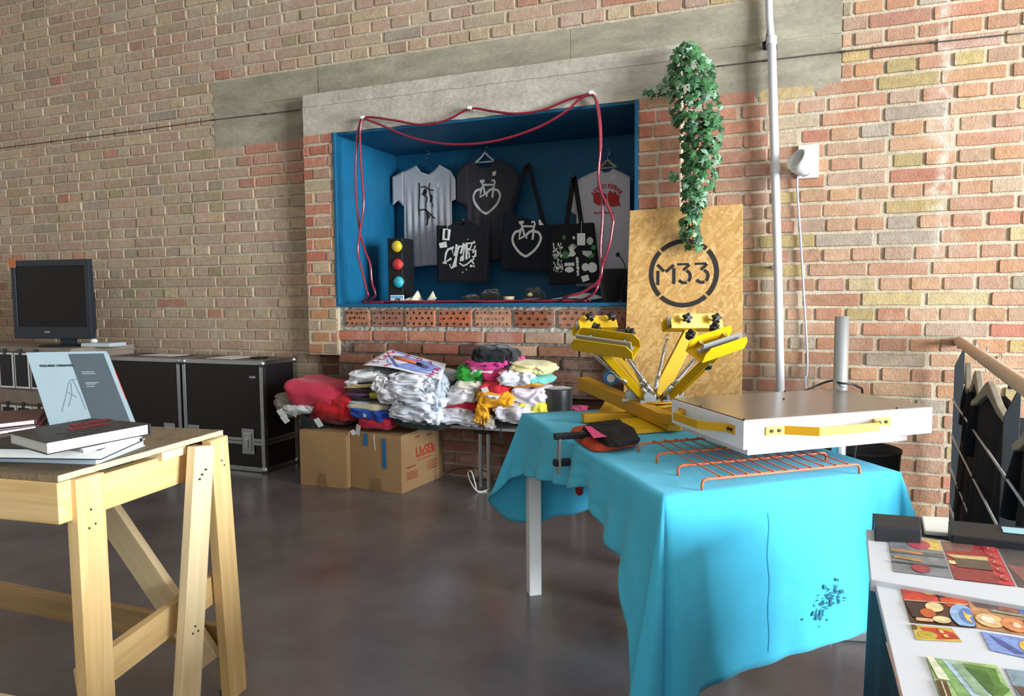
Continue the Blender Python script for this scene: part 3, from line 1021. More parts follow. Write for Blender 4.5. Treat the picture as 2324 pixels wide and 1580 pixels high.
rope([(-2.5305, 3.915, 2.2923), (-2.5492, 3.915, 2.2062), (-2.5479, 3.915, 2.013), (-2.536, 3.915, 1.8458), (-2.5357, 3.915, 1.7345), (-2.5701, 3.915, 1.5681), (-2.5865, 3.915, 1.4559), (-2.5629, 3.915, 1.3422), (-2.5328, 3.915, 1.2284), (-2.5179, 3.915, 1.1659)] + [(-2.6, 3.98, NZ0 + .010), (-2.45, 3.985, NZ0 + .009)])
rope([(-1.039, 3.925, 2.2845), (-1.0036, 3.925, 2.2253), (-0.9858, 3.925, 2.1152), (-0.9832, 3.925, 1.9941), (-0.9932, 3.925, 1.8735), (-0.9956, 3.925, 1.7762), (-0.9778, 3.925, 1.7017), (-0.9751, 3.925, 1.5791), (-0.9851, 3.925, 1.4316), (-0.9824, 3.925, 1.3077), (-0.9977, 3.925, 1.221), (-1.0311, 3.925, 1.1639)] + [(-1.15, 4.0, NZ0 + .010), (-1.35, 4.02, NZ0 + .009)])
rope([(-1.0338, 3.915, 2.2813), (-1.0111, 3.915, 2.2404), (-0.9909, 3.915, 2.1134), (-0.9857, 3.915, 1.9682), (-0.9957, 3.915, 1.8234), (-0.9753, 3.915, 1.7247), (-0.94, 3.915, 1.6496), (-0.9123, 3.915, 1.5825), (-0.9147, 3.915, 1.5387), (-0.9345, 3.915, 1.4293), (-0.9698, 3.915, 1.3318), (-0.9901, 3.915, 1.2456), (-1.0802, 3.915, 1.1794), (-1.1719, 3.915, 1.155)] + [(-1.25, 3.985, NZ0 + .009)])
random.seed(11)
for j in range(4):
    y = 4.0 + .022 * j
    x0 = -2.6 + random.uniform(-.05, .15)
    x1 = -.95 - random.uniform(.0, .25)
    n = 12
    rope([(lerp(x0, x1, i / n), y + .018 * math.sin(i * 1.7 + j), NZ0 + .009 + .004 * abs(math.sin(i * 1.3 + j))) for i in range(n + 1)], 4)
for p in [(-2.5272, 3.915, 2.292), (-1.7816, 3.915, 2.2759), (-1.0363, 3.915, 2.2816)]:
    mb = MB()
    mb.box(p[0] - .011, p[0] + .011, p[1] - .012, BY + .002, p[2] - .006, p[2] + .012)
    mb.build('clip', PIN, t, bevel=.002)

# toy traffic light
TLX, TLY = (-2.4745, 4.18, 1.3791)[0], 4.18
t = thing('traffic_light', 'black upright lamp box with yellow, red and turquoise lenses', 'lamp', (TLX, TLY + .08, NZ0))
mb = MB()
mb.box(TLX - .052, TLX + .062, TLY, TLY + .16, NZ0, (-2.4603, 4.18, 1.5557)[2])
mb.build('housing', PLASTIC_B, t, bevel=.006)
for (px, pz), c in zip([(-2.4473, 1.4974), (-2.4432, 1.3771), (-2.4391, 1.2594)], ('d8bc1e', 'c02622', '2aa6b4')):
    mb = MB()
    mb.sm = True
    mb.lathe((px, TLY + .002, pz), [(.044, 0), (.045, .012), (.040, .012)], (0, -1, 0), 28)
    rim = mb.build('bezel', PLASTIC_B, t)
    mb = MB()
    mb.lathe((px, TLY - .008, pz), [(  .040 * math.cos(a * math.pi / 12), .024 * math.sin(a * math.pi / 12)) for a in range(6)] + [(.002, .024)], (0, -1, 0), 20)
    mb.build('lens', mat('lens_' + c, c, .15, var=.35, scale=120, spec=.8, coat=.6, bump=.6, bscale=160), t)
sp = MB()
sp.box((-2.4621, 4.1, 1.1711)[0], (-2.3616, 4.1, 1.1702)[0], 4.1, 4.106, NZ0, NZ0 + .055)
c = sp.build('card_sign', CARD)
tag(c, 'small white card with blue and black marks leaning before the lamp box', 'card')
sp = MB()
x0, x1 = (-2.4621, 4.1, 1.1711)[0], (-2.3616, 4.1, 1.1702)[0]
sp.box(x0 + .006, x1 - .006, 4.0985, 4.0995, NZ0 + .034, NZ0 + .05)
sp.build('sky_print', mat('sky_blue_print', '6fa8d8', .7), c)
sp = MB()
text_mb(sp, 'GS', ((x0 + x1) / 2 + .005, 4.099, NZ0 + .018), (1, 0, 0), (0, 0, 1), .034, bold=.002)
sp.build('lettering', PRINT_BLACK, c)

# things lying on the niche floor
FELT = mat('black_felt', '17171a', .95, var=.2, scale=50, sheen=.3)
PAPER = mat('cream_paper', 'd8d0ba', .8, var=.06, scale=8)
mb = MB()
x0, x1 = (-2.3748, 4.06, 1.1761)[0], (-2.1471, 4.06, 1.1741)[0]
mb.sm = True
n = 40
top = lambda u: NZ0 + .03 + .05 * max(0, 1 - abs(u - .28) / .12) + .042 * max(0, 1 - abs(u - .8) / .13) + .012 * math.sin(u * 9)
mb.grid(lambda u, v: (lerp(x0, x1, u) + .02 * v, 4.07 + .13 * math.sin(u * math.pi) * (.25 + .2 * v) + .05 * v, lerp(NZ0 + .002, top(u), v)), n, 6)
mb.grid(lambda u, v: (lerp(x0 - .03, x1 + .1, u), lerp(4.05, 4.2, v), NZ0 + .004 + .014 * u * v), 12, 4)
tag(mb.build('paper_hat', PAPER, solid=.003), 'cream folded paper crown lying beside the lamp box', 'paper hat')
def heap(name, label, cat, cx, cy, rx, ry, rz, m, seed, group=None, z=NZ0):
    mb = MB()
    mb.sm = True
    def fn(u, v):
        a = u * 2 * math.pi
        r = math.cos(v * math.pi / 2) ** .6
        p = V((rx * r * math.cos(a), ry * r * math.sin(a), rz * math.sin(v * math.pi / 2)))
        k = 1 + .35 * noise.noise(V((math.cos(a) * 1.7 + seed, math.sin(a) * 1.7, v * 2.2)))
        return (cx + p.x * k, cy + p.y * k, z + .001 + p.z * k)
    mb.grid(fn, 32, 12, wrap=True)
    o = mb.build(name, m)
    return tag(o, label, cat, group)
heap('felt_cap', 'black crumpled cap on the niche floor under the charcoal tee', 'hat', (-1.9304, 4.2, 1.1723)[0], 4.25, .07, .08, .05, FELT, 1)
heap('felt_cap', 'taller black cap just right of the lettered bag on the niche floor', 'hat', (-1.8174, 4.25, 1.1713)[0], 4.28, .075, .07, .075, FELT, 5)
cap = heap('visor_cap', 'black round cap with a pale badge below the heart bicycle bag', 'hat', (-1.4942, 4.2, 1.1684)[0], 4.25, .07, .07, .085, FELT, 9)
mb = MB()
cx = (-1.4971, 4.2, 1.1684)[0]
mb.grid(lambda u, v: (cx + (u - .5) * .14, 4.205 - .07 * v * math.sin(u * math.pi), NZ0 + .03 - .012 * v), 14, 5)
mb.build('peak', FELT, cap, solid=.004)
mb = MB()
mb.ball((cx - .004, 4.175, NZ0 + .05), .018, 14, (1, .4, .7))
mb.build('badge', PALE_WOOD, cap)
mb = MB()
mb.tube([((-1.8374, 4.03, 1.1493)[0] + .055 * math.cos(a * math.pi / 12), 4.13 + .05 * math.sin(a * math.pi / 12), NZ0 + .012) for a in range(24)], .008, 8, closed=True)
mb.sm = True
tag(mb.build('bangle', mat('turquoise_cord', '1a8c96', .4, var=.3, scale=200, stretch=(1, 1, 1)), smooth=True), 'turquoise ring of cord lying under the charcoal tee', 'bangle')
mb = MB()
mb.lathe(((-1.6298, 4.12, 1.164)[0], 4.14, NZ0 + .001), [(.018, 0), (.03, .012), (.036, .038), (.033, .04), (.027, .014), (.01, .008)], n=24)
tag(mb.build('small_bowl', PALE_WOOD, smooth=True), 'small beige bowl on the niche floor under the navy bag', 'bowl')
mb = MB()
x0, x1 = (-1.3563, 4.05, 1.1484)[0], (-1.0906, 4.05, 1.1464)[0]
mb.sm = True
mb.grid(lambda u, v: (lerp(x0, x1, u) + .05 * v, lerp(4.09, 4.26, v), NZ0 + .012 + .045 * math.sin(u * math.pi * .8 + .3) * (.35 + .65 * v)), 16, 8)
tag(mb.build('paper_sheet', CARD, solid=.002), 'curled white paper lying below the vegetable bag', 'paper')
mb = MB()
mb.grid(lambda u, v: ((-1.6253, 4.02, 1.1424)[0] + u * .17, lerp(4.09, 4.15, v), NZ0 + .003), 4, 2)
tag(mb.build('leaflet', mat('grey_leaflet', '8d949c', .6), solid=.002), 'thin grey leaflet flat on the niche floor below the navy bag', 'paper')
bx = (-0.9867, 4.25, 1.2389)[0]
mb = MB()
mb.lathe((bx, 4.26, NZ0 + .001), [(.07, 0), (.085, .13), (.088, .2), (.084, .2), (.078, .12), (.06, .01)], n=32)
b = mb.build('bucket', FELT, smooth=True)
tag(b, 'black bucket standing in the right corner of the niche floor', 'bucket')
mb = MB()
mb.sm = True
p = [(-0.9306, 4.12, 1.3959), (-0.9042, 4.12, 1.3643), (-0.8858, 4.12, 1.3252), (-0.883, 4.12, 1.2737), (-0.8959, 4.12, 1.2223), (-0.9089, 4.12, 1.1708)]
t = thing('gooseneck_lamp', 'small black gooseneck lamp bending up beside the black bucket', 'lamp', (p[-1][0], 4.12, NZ0))
mb.tube(spline(list(p) + [(p[-1][0], 4.12, NZ0 + .012)], 5), .003, 8)
mb.build('neck', PLASTIC_B, t)
mb = MB()
mb.ball(p[0], .013, 14)
mb.build('lamp_head', PLASTIC_B, t, smooth=True)
mb = MB()
mb.cyl((p[-1][0], 4.12, NZ0 + .001), (p[-1][0], 4.12, NZ0 + .014), .028, 24)
mb.build('base', PLASTIC_B, t)

# ---------------------------------------------------------------- left: flight cases, screen, bench and books
PLY = mat('black_phenolic_ply', '1c1418', .45, var=.12, scale=60)
ALU = mat('aluminium_edge', 'b4bac0', .3, 1., var=.08, scale=30)
TOPP = mat('scuffed_case_lid', '5b4f48', .55, var=.25, scale=9)

def flight_case(label, x0, x1, y0, y1, h, split, latches):
    t = thing('flight_case', label, 'flight case', ((x0 + x1) / 2, (y0 + y1) / 2, 0), 'flight cases along the wall')
    for nm, a, b in (('base', .012, split - .004), ('lid', split + .004, h - .004)):
        mb = MB()
        mb.box(x0 + .006, x1 - .006, y0 + .006, y1 - .006, a, b)
        mb.build(nm, PLY, t)
    mb = MB()
    mb.box(x0 + .012, x1 - .012, y0 + .012, y1 - .012, h - .004, h - .001)
    mb.build('top_panel', TOPP, t)
    e = .030
    def edge(a, b):
        mb = MB()
        mb.box(*a, *b, 0, 1)
    for z in (.004, h - e):         # bottom and top rims
        mb = MB()
        mb.box(x0, x1, y0, y0 + .004, z, z + e)
        mb.box(x0, x1, y1 - .004, y1, z, z + e)
        mb.box(x0, x0 + .004, y0, y1, z, z + e)
        mb.box(x1 - .004, x1, y0, y1, z, z + e)
        if z > .1:
            mb.box(x0, x1, y0, y0 + e, h - .004, h)
            mb.box(x0, x1, y1 - e, y1, h - .004, h)
            mb.box(x0, x0 + e, y0, y1, h - .004, h)
            mb.box(x1 - e, x1, y0, y1, h - .004, h)
        mb.build('edge_rail', ALU, t, bevel=.0015)
    for x, sx in ((x0, 1), (x1, -1)):
        for y, sy in ((y0, 1), (y1, -1)):
            mb = MB()
            mb.box(min(x, x + sx * e), max(x, x + sx * e), min(y, y + sy * .004), max(y, y + sy * .004), .03, h - .03)
            mb.box(min(x, x + sx * .004), max(x, x + sx * .004), min(y, y + sy * e), max(y, y + sy * e), .03, h - .03)
            mb.build('corner_rail', ALU, t, bevel=.0015)
            for z in (.02, h - .02):
                mb = MB()
                mb.ball((x + sx * .012, y + sy * .012, z), .027, 16)
                mb.build('ball_corner', ALU, t, smooth=True)
    mb = MB()
    for z in (split - .022, split + .002):
        mb.box(x0, x1, y0 - .001, y0 + .004, z, z + .02)
        mb.box(x0, x1, y1 - .004, y1 + .001, z, z + .02)
        mb.box(x0 - .001, x0 + .004, y0, y1, z, z + .02)
        mb.box(x1 - .004, x1 + .001, y0, y1, z, z + .02)
    mb.build('joint_rail', ALU, t, bevel=.001)
    for lx in latches:
        mb = MB()
        mb.box(lx - .05, lx + .05, y0 - .003, y0 + .002, split - .085, split + .085)
        l = mb.build('latch', STEEL, t, bevel=.012, seg=3)
        mb = MB()
        mb.box(lx - .034, lx + .034, y0 - .010, y0 - .003, split - .055, split + .06)
        mb.build('latch_plate', CHROME, l, bevel=.004)
        mb = MB()
        mb.box(lx - .012, lx + .012, y0 - .018, y0 - .010, split - .045, split + .02)
        mb.build('latch_key', CHROME, l, bevel=.003)
    return t

FH = .748
fc = flight_case('black flight case with silver edges nearest the clothes pile', -3.885, -3.19, 3.69, 4.03, FH, .205, (-3.80, -3.33))
flight_case('black flight case half hidden behind the upright grey book', -4.62, -3.905, 3.69, 4.03, FH, .205, (-4.48, -4.02))
mb = MB()
p, q = (-3.3035, 3.69, 0.6408), (-3.2566, 3.69, 0.6307)
mb.box(p[0], q[0], 3.692, 3.6955, q[2], p[2] + .004)
mb.build('scratch_mark', STEEL, fc)
mb = MB()
pz = FH + .001
mb.add([(-3.72, 3.75, pz), (-3.5, 3.74, pz), (-3.46, 3.96, pz), (-3.70, 3.98, pz)], [(0, 1, 2, 3)])
tag(mb.build('paper_sheet', CARD, solid=.002), 'flat pale paper on top of the flight case nearest the clothes', 'paper')
mb = MB()
mb.box(-3.39, -3.30, 3.80, 3.88, FH + .001, FH + .012)
tag(mb.build('phone', PLASTIC_B, bevel=.003), 'small flat black gadget on top of the flight case nearest the clothes', 'gadget')
mb = MB()
mb.add([(-4.40, 3.80, pz), (-4.1, 3.79, pz), (-4.08, 3.95, pz), (-4.38, 3.97, pz)], [(0, 1, 2, 3)])
tag(mb.build('paper_sheet', CARD, solid=.002), 'flat pale paper on the flight case behind the grey book', 'paper')

# counter with clipped prints, the screen on it
CW = mat('greyish_board', '8d7f70', .6, var=.15, scale=8)
DARKP = mat('dark_print', '191522', .45, var=.3, scale=8)
CY0, CY1, CX0, CX1, CH = 3.50, 4.0, -6.6, -4.68, .815
t = thing('counter', 'wide brownish counter hung with dark prints under the black screen', 'counter', ((CX0 + CX1) / 2, 3.75, 0))
mb = MB()
mb.box(CX0, CX1, CY0 - .02, CY1, CH - .035, CH)
mb.build('worktop', CW, t, bevel=.003)
mb = MB()
mb.box(CX0 + .01, CX1 - .01, CY0, CY1, 0, CH - .035)
mb.build('front_panel', CW, t)
mb = MB()
mb.box(CX0, CX1 - .01, CY0 - .014, CY0, .40, .50)
mb.build('rail', CW, t, bevel=.002)
wy = CY0 - .028
for row, (z1, hh) in enumerate(((.775, .26), (.385, .26))):
    for i in (6, 7, 8):
        x = -6.36 + i * .168
        tt = thing('clipped_print', 'pale bordered dark print clipped to the counter, %s in %s row' % (('leftmost', 'second', 'partly behind grey book')[i - 6], ('upper', 'lower')[row]), 'print', (x, wy, z1 - hh), 'dark prints clipped to the counter')
        mb = MB()
        mb.box(x - .077, x + .077, wy - .002, wy, z1 - hh, z1)
        mb.build('mount', CARD, tt)
        mb = MB()
        mb.box(x - .064, x + .064, wy - .0035, wy - .002, z1 - hh + .014, z1 - .014)
        mb.build('picture', DARKP, tt)
        mb = MB()
        mb.box(x - .009, x + .009, wy - .012, wy + .004, z1 - .016, z1 + .03)
        mb.build('clip', PLASTIC_B, tt, bevel=.002)

# flat screen on its foot
SBZ = mat('dark_blue_grey_plastic', '232a32', .35)
SCR = mat('dead_screen_glass', '0a080a', .25, spec=.35)
p = [(-5.442, 3.62, 1.4548), (-4.7476, 3.72, 1.4796), (-4.7537, 3.72, 0.883), (-5.4434, 3.62, 0.8696)]
o = V(p[3])
ex = (V(p[2]) - V(p[3]))
sw = ex.length
ex = V((ex.x, ex.y, 0)).normalized()
sh = p[0][2] - p[3][2]
ey = V((0, 0, 1))
ez = ex.cross(ey)       # towards the viewer
S = lambda a, b, d=0: o + ex * a * sw + ey * b * sh + ez * d
t = thing('television', 'black flat screen with a silver badge standing on the counter', 'television', (S(.5, 0, -.05).x, S(.5, 0, -.05).y, CH))
mb = MB()
for a0, a1, b0, b1 in ((0, .055, 0, 1), (.945, 1, 0, 1), (.055, .945, .92, 1), (.055, .945, 0, .15)):
    mb.obox(S((a0 + a1) / 2, (b0 + b1) / 2, 0), ex * (a1 - a0) * sw / 2, ey * (b1 - b0) * sh / 2, ez * .02)
mb.build('bezel', SBZ, t, bevel=.004)
mb = MB()
mb.obox(S(.5, .535, .008), ex * .45 * sw, ey * .39 * sh, ez * .004)
mb.build('screen', SCR, t)
mb = MB()
mb.obox(S(.5, .5, -.035), ex * .46 * sw, ey * .44 * sh, ez * .022)
mb.obox(S(.55, .35, -.075), ex * .36 * sw, ey * .25 * sh, ez * .03)
mb.build('rear_housing', SBZ, t, bevel=.012)
mb = MB()
mb.obox(S(.44, .085, .0215), ex * .022, ey * .006, ez * .0015)
mb.build('badge', STEEL, t)
mb = MB()
mb.obox(S(.03, .97, .021), ex * .03, ey * .035, ez * .003)
mb.build('orange_sticker', mat('orange_sticker', 'b5683e', .6), t)
zb = CH - p[3][2]
mb = MB()
mb.obox(S(.62, zb / 2 / sh, -.04), ex * .06, ey * abs(zb) / 2 * 1.25, ez * .02)
mb.build('neck', SBZ, t, bevel=.004)
mb = MB()
mb.lathe(S(.62, 0, -.02) * 1 - V((0, 0, p[3][2] - CH - .001)), [(.17, 0), (.175, .006), (.16, .013), (.06, .016)], n=36)
mb.build('foot', SBZ, t, smooth=False)

# white device with a white knob beside the screen
p, q = (-4.7517, 3.6, 0.8196), (-4.5356, 3.66, 0.8289)
c = (V(p) + V(q)) / 2
mb = MB()
ux = (V(q) - V(p))
ux.z = 0
mb.obox((c.x, c.y + .08, CH + .015), ux / 2, V((0, .07, 0)), (0, 0, .014))
t = tag(mb.build('router', mat('pale_grey_plastic', 'b6c0c4', .45), bevel=.005), 'pale flat router lying on the counter right of the screen', 'router')
mb = MB()
mb.ball((-4.7558, 3.72, 0.8537), .03, 18, (1, .8, .62))
tag(mb.build('white_mouse', PLASTIC_W, smooth=True), 'small white rounded mouse resting on the pale router', 'mouse')

# ---------------------------------------------------------------- wooden bench
def wood_mat(name, c1, c2, rough=.6):
    m = bpy.data.materials.new(name)
    m.use_nodes = True
    N, L = m.node_tree.nodes, m.node_tree.links
    b = N['Principled BSDF']
    at = N.new('ShaderNodeAttribute')
    at.attribute_name = 'Grain'
    nz = N.new('ShaderNodeTexNoise')
    nz.inputs['Scale'].default_value = 1.
    nz.inputs['Detail'].default_value = 5
    nz.inputs['Distortion'].default_value = .6
    L.new(at.outputs['Vector'], nz.inputs['Vector'])
    cr = N.new('ShaderNodeValToRGB')
    cr.color_ramp.elements[0].position = .32
    cr.color_ramp.elements[1].position = .66
    cr.color_ramp.elements[0].color = (*lin(c1), 1)
    cr.color_ramp.elements[1].color = (*lin(c2), 1)
    L.new(nz.outputs['Fac'], cr.inputs['Fac'])
    L.new(cr.outputs['Color'], b.inputs['Base Color'])
    b.inputs['Roughness'].default_value = rough
    b.inputs['Specular IOR Level'].default_value = .3
    return m
PINE = wood_mat('rough_pine', 'cda86e', 'e0c08a')
PINE_P = wood_mat('pale_pine', 'dcc294', 'e8d2a8')
PINE_D = wood_mat('pine_dark', 'a98a60', 'bb9a6c')

def plank(name, parent, p, q, w, t, hint, m, cham=.002, knots=(), seed=0):
    """a sawn board from p to q: w wide, t thick (t along hint); grain runs along it"""
    p, q = V(p), V(q)
    x, y, z = frame_from(q - p, hint)
    L = (q - p).length
    mb = MB()
    n = max(2, int(L / .08))
    def ring(i):
        f = i / n
        wob = .0012 * noise.noise(V((f * 9, seed, 3)))
        c = p + (q - p) * f
        return [c + x * (sx * w / 2 + wob) + y * (sy * t / 2 + wob) for sx, sy in ((-1, -1), (1, -1), (1, 1), (-1, 1))]
    vs = [v for i in range(n + 1) for v in ring(i)]
    fs = [(i * 4 + k, i * 4 + (k + 1) % 4, i * 4 + 4 + (k + 1) % 4, i * 4 + 4 + k) for i in range(n) for k in range(4)]
    fs += [(3, 2, 1, 0), tuple(n * 4 + k for k in range(4))]
    mb.add(vs, fs)
    o = mb.build(name, m, parent, bevel=cham)
    at = o.data.attributes.new('Grain', 'FLOAT_VECTOR', 'POINT')
    for i, v in enumerate(vs):
        d = v - p
        at.data[i].vector = (d.dot(x) * 55 + seed * 7.7, d.dot(y) * 55 + seed * 3.1, d.dot(z) * 3.2)
    return o

BT = .78
K = V((-1.4355, 1.0224, 0.78))
e1 = V((-0.0542, 0.5285, 0.0))     # along the near end
BD = e1.length
e1 = e1.normalized()
e2 = V((-e1.y, e1.x, 0))                                                   # away to the left along the bench
BLEN = 1.5
Q = lambda a, b, z: K + e1 * a + e2 * b + V((0, 0, z - BT))
bench = thing('workbench', 'rough pine workbench knocked together from planks, with books on it', 'workbench', Q(BD / 2, .75, 0))
CHIP = mat('dirty_chipboard', '8e7a5e', .75, var=.22, scale=34, bump=.2, bscale=120, col2='6f5f4c')
CHIPE = mat('chipboard_edge', 'cdb894', .85, var=.2, scale=90, bump=.4, bscale=200)
mb = MB()
nE = 30
pts = [(a * BD / nE, .004 * noise.noise(V((a * .9, 3, 1)))) for a in range(nE + 1)] + [(BD, BLEN), (0, BLEN)]
mb.prism(pts, Q(0, 0, BT - .014), e1, e2, .014)
mb.build('board_top', CHIP, bench)
mb = MB()
mb.prism([(a * BD / nE, .004 * noise.noise(V((a * .9, 3, 1))) - .0012) for a in range(nE + 1)] + [(BD, .0), (0, .0)], Q(0, 0, BT - .0138), e1, e2, .0134)
mb.build('board_edge', CHIPE, bench)
zt = BT - .014
# the front rail with its sawn end grain, the end rail, the back rail
plank('front_rail', bench, Q(.012, -.004, zt - .046), Q(.012, BLEN, zt - .046), .09, .034, e1, PINE, seed=1)
plank('end_rail', bench, Q(.03, .028, zt - .058), Q(BD - .03, .028, zt - .058), .085, .03, e2, PINE, seed=2)
plank('back_rail', bench, Q(BD - .012, -.002, zt - .046), Q(BD - .012, BLEN, zt - .046), .09, .034, e1, PINE_D, seed=3)
plank('batten', bench, Q(.34, -.002, zt - .012), Q(.34, BLEN - .3, zt - .012), .085, .022, (0, 0, 1), PINE_P, seed=4)
plank('batten', bench, Q(.30, .06, zt - .012), Q(.30, BLEN - .3, zt - .012), .06, .022, (0, 0, 1), PINE_D, seed=5)
# legs on the near end
plank('leg', bench, Q(.066, -.002, zt - .002), Q(.058, -.012, 0), .075, .03, e2, PINE, seed=6)
plank('leg', bench, Q(.495, -.002, zt - .002), Q(.525, -.012, 0), .072, .03, e2, PINE, seed=7)
plank('brace', bench, Q(.405, -.030, zt - .004), Q(.29, -.036, 0), .075, .026, e2, PINE_P, seed=8)
plank('end_stretcher', bench, Q(.05, .026, .285), Q(.53, .026, .335), .08, .026, e2, PINE, seed=9)
# far legs, long stretchers and the diagonal
plank('leg', bench, Q(.06, BLEN - .02, zt), Q(.055, BLEN - .02, 0), .075, .03, e2, PINE_D, seed=10)
plank('leg', bench, Q(.52, BLEN - .02, zt), Q(.525, BLEN - .02, 0), .075, .03, e2, PINE_D, seed=11)
plank('front_stretcher', bench, Q(.02, .03, .205), Q(.02, BLEN - .03, .235), .08, .026, e1, PINE_P, seed=12)
plank('back_stretcher', bench, Q(.555, .03, .15), Q(.555, BLEN - .03, .22), .08, .026, e1, PINE_D, seed=13)
plank('diagonal', bench, Q(.505, .05, .10), Q(.505, .55, zt - .05), .085, .026, e1, PINE_P, seed=14)
plank('foot_block', bench, Q(.56, .02, .0), Q(.56, .02, .10), .05, .06, e2, PINE_D, seed=15)
NAIL = mat('nail_head', '3a3028', .6)
mb = MB()
for a, z in ((.062, .69), (.072, .655), (.055, .65), (.06, .35), (.066, .28), (.058, .255), (.07, .258), (.50, .70), (.51, .685), (.515, .30), (.52, .285)):
    mb.cyl(Q(a, -.0155, z), Q(a, -.019, z), .0028, 8)
for a, z in ((.385, .69), (.40, .70), (.375, .68), (.335, .30), (.325, .285), (.345, .283)):
    mb.cyl(Q(a, -.043, z), Q(a, -.0485, z), .0028, 8)
mb.build('nail_heads', NAIL, bench)

# ---------------------------------------------------------------- books
PAGE = mat('page_block', 'e9ebe8', .8, var=.06, scale=3, stretch=(1, 1, 240))
def book(label, P, thick, z, cover, spine_side, deco=None, name='book', group='books lying on the workbench', hard=.0022, over=.003):
    """P: four ground corners (x, y) in order; the spine runs along edge spine_side -> +1"""
    c = sum((V((p[0], p[1], 0)) for p in P), V((0, 0, 0))) / 4
    t = thing(name, label, 'book', (c.x, c.y, z), group)
    poly = [(p[0] - c.x, p[1] - c.y) for p in P]
    def ins(d):
        out = []
        for i in range(4):
            v = V((poly[i][0], poly[i][1]))
            out.append((v.x * (1 - d / v.length), v.y * (1 - d / v.length)))
        return out
    for k, zz in (('cover', z), ('cover', z + thick - hard)):
        mb = MB()
        mb.prism(poly, (c.x, c.y, zz), (1, 0, 0), (0, 1, 0), hard)
        mb.build(k, cover, t, bevel=.0006)
    mb = MB()
    mb.prism(ins(over * 1.6), (c.x, c.y, z + hard), (1, 0, 0), (0, 1, 0), thick - 2 * hard)
    mb.build('pages', PAGE, t)
    a, b = V((*poly[spine_side], 0)), V((*poly[(spine_side + 1) % 4], 0))
    m = (a + b) / 2
    mb = MB()
    d = (b - a).normalized()
    nn = V((d.y, -d.x, 0))
    mb.obox(V((c.x, c.y, z + thick / 2)) + m + nn * .001, (b - a) / 2, nn * .0015, (0, 0, thick / 2))
    mb.build('spine', cover, t, bevel=.001)
    return t, c

COV_B = mat('black_book_cover', '1b1c1f', .35, spec=.5, var=.15, scale=30)
COV_G = mat('pale_blue_grey_cover', 'aebfcd', .5, var=.05, scale=10)
COV_W = mat('white_book_cover', 'dfe2e2', .45)
COV_N = mat('blue_black_cover', '202732', .4)
COV_R = mat('dark_red_cover', '4a1c22', .3, spec=.6)
REDP = mat('crimson_print', '8e2a30', .6)
def ground(z, *pp):
    return [p[:2] for p in pp]
z1 = BT
# bottom: a large pale book, its spine to the camera
book('pale blue-grey book at the bottom of the stack, spine to the front', [p[:2] for p in [(-1.4459, 1.1234, 0.785), (-1.514, 1.3129, 0.785), (-1.8287, 1.3462, 0.785), (-1.8149, 1.041, 0.785)]], .019, z1 + .0005, COV_G, 3)
z2 = z1 + .0205
book('pale grey book with a black cover, second from the bottom of the stack', [p[:2] for p in [(-1.3968, 1.0946, 0.812), (-1.4831, 1.2768, 0.812), (-1.7629, 1.2863, 0.812), (-1.7397, 0.9985, 0.812)]], .024, z2, COV_N, 1)
z3 = z2 + .0245
book('thin white book third up in the stack, under the black one', [p[:2] for p in [(-1.3929, 1.0553, 0.835), (-1.4179, 1.2224, 0.835), (-1.6523, 1.2587, 0.835), (-1.6259, 1.09, 0.835)]], .009, z3, COV_W, 3)
z4 = z3 + .0095
bk, c = book('black hardback with crimson letters lying on top of the stack', [p[:2] for p in [(-1.4105, 0.9844, 0.862), (-1.3915, 1.2215, 0.862), (-1.5972, 1.2294, 0.862), (-1.6021, 1.0344, 0.862)]], .026, z4, COV_B, 1)
a, b, cc_, d = [V((*p[:2], z4 + .0265)) for p in [(-1.4105, 0.9844, 0.862), (-1.3915, 1.2215, 0.862), (-1.5972, 1.2294, 0.862), (-1.6021, 1.0344, 0.862)]]
ux, uy = (b - a), (d - a)
mb = MB()
# two rows of heavy block lettering, foreshortened on the cover
def blocks(u0, u1, v0, v1, n):
    for i in range(n):
        s, e = lerp(u0, u1, i / n), lerp(u0, u1, (i + .82) / n)
        p = [a + ux * s + uy * v0, a + ux * e + uy * v0, a + ux * e + uy * v1, a + ux * s + uy * v1]
        mb.add(p, [(0, 1, 2, 3)])
blocks(.50, .92, .66, .84, 7)
blocks(.38, .76, .40, .58, 6)
mb.build('cover_lettering', REDP, bk)
mb = MB()
for s, v in ((.2, .35), (.3, .3), (.42, .28), (.5, .22), (.24, .18), (.36, .12)):
    p = a + ux * s + uy * v
    mb.add([p, p + ux * .1, p + ux * .11 + uy * .05, p + ux * .02 + uy * .06], [(0, 1, 2, 3)])
mb.build('cover_picture', mat('grey_print', '4a4c4e', .6), bk)

# the upright grey book, leaning back on a wire stand
GB = [V(p) for p in ((-2.0135, 1.4196, 0.782), (-1.8113, 1.5339, 0.782), (-1.9873, 1.6089, 0.9908), (-2.2106, 1.4946, 0.9907))]
zb = BT + .001
ox, oy = (GB[1] - GB[0]), (GB[3] - GB[0])
nrm = ox.cross(oy).normalized()
if nrm.y > 0:
    nrm = -nrm
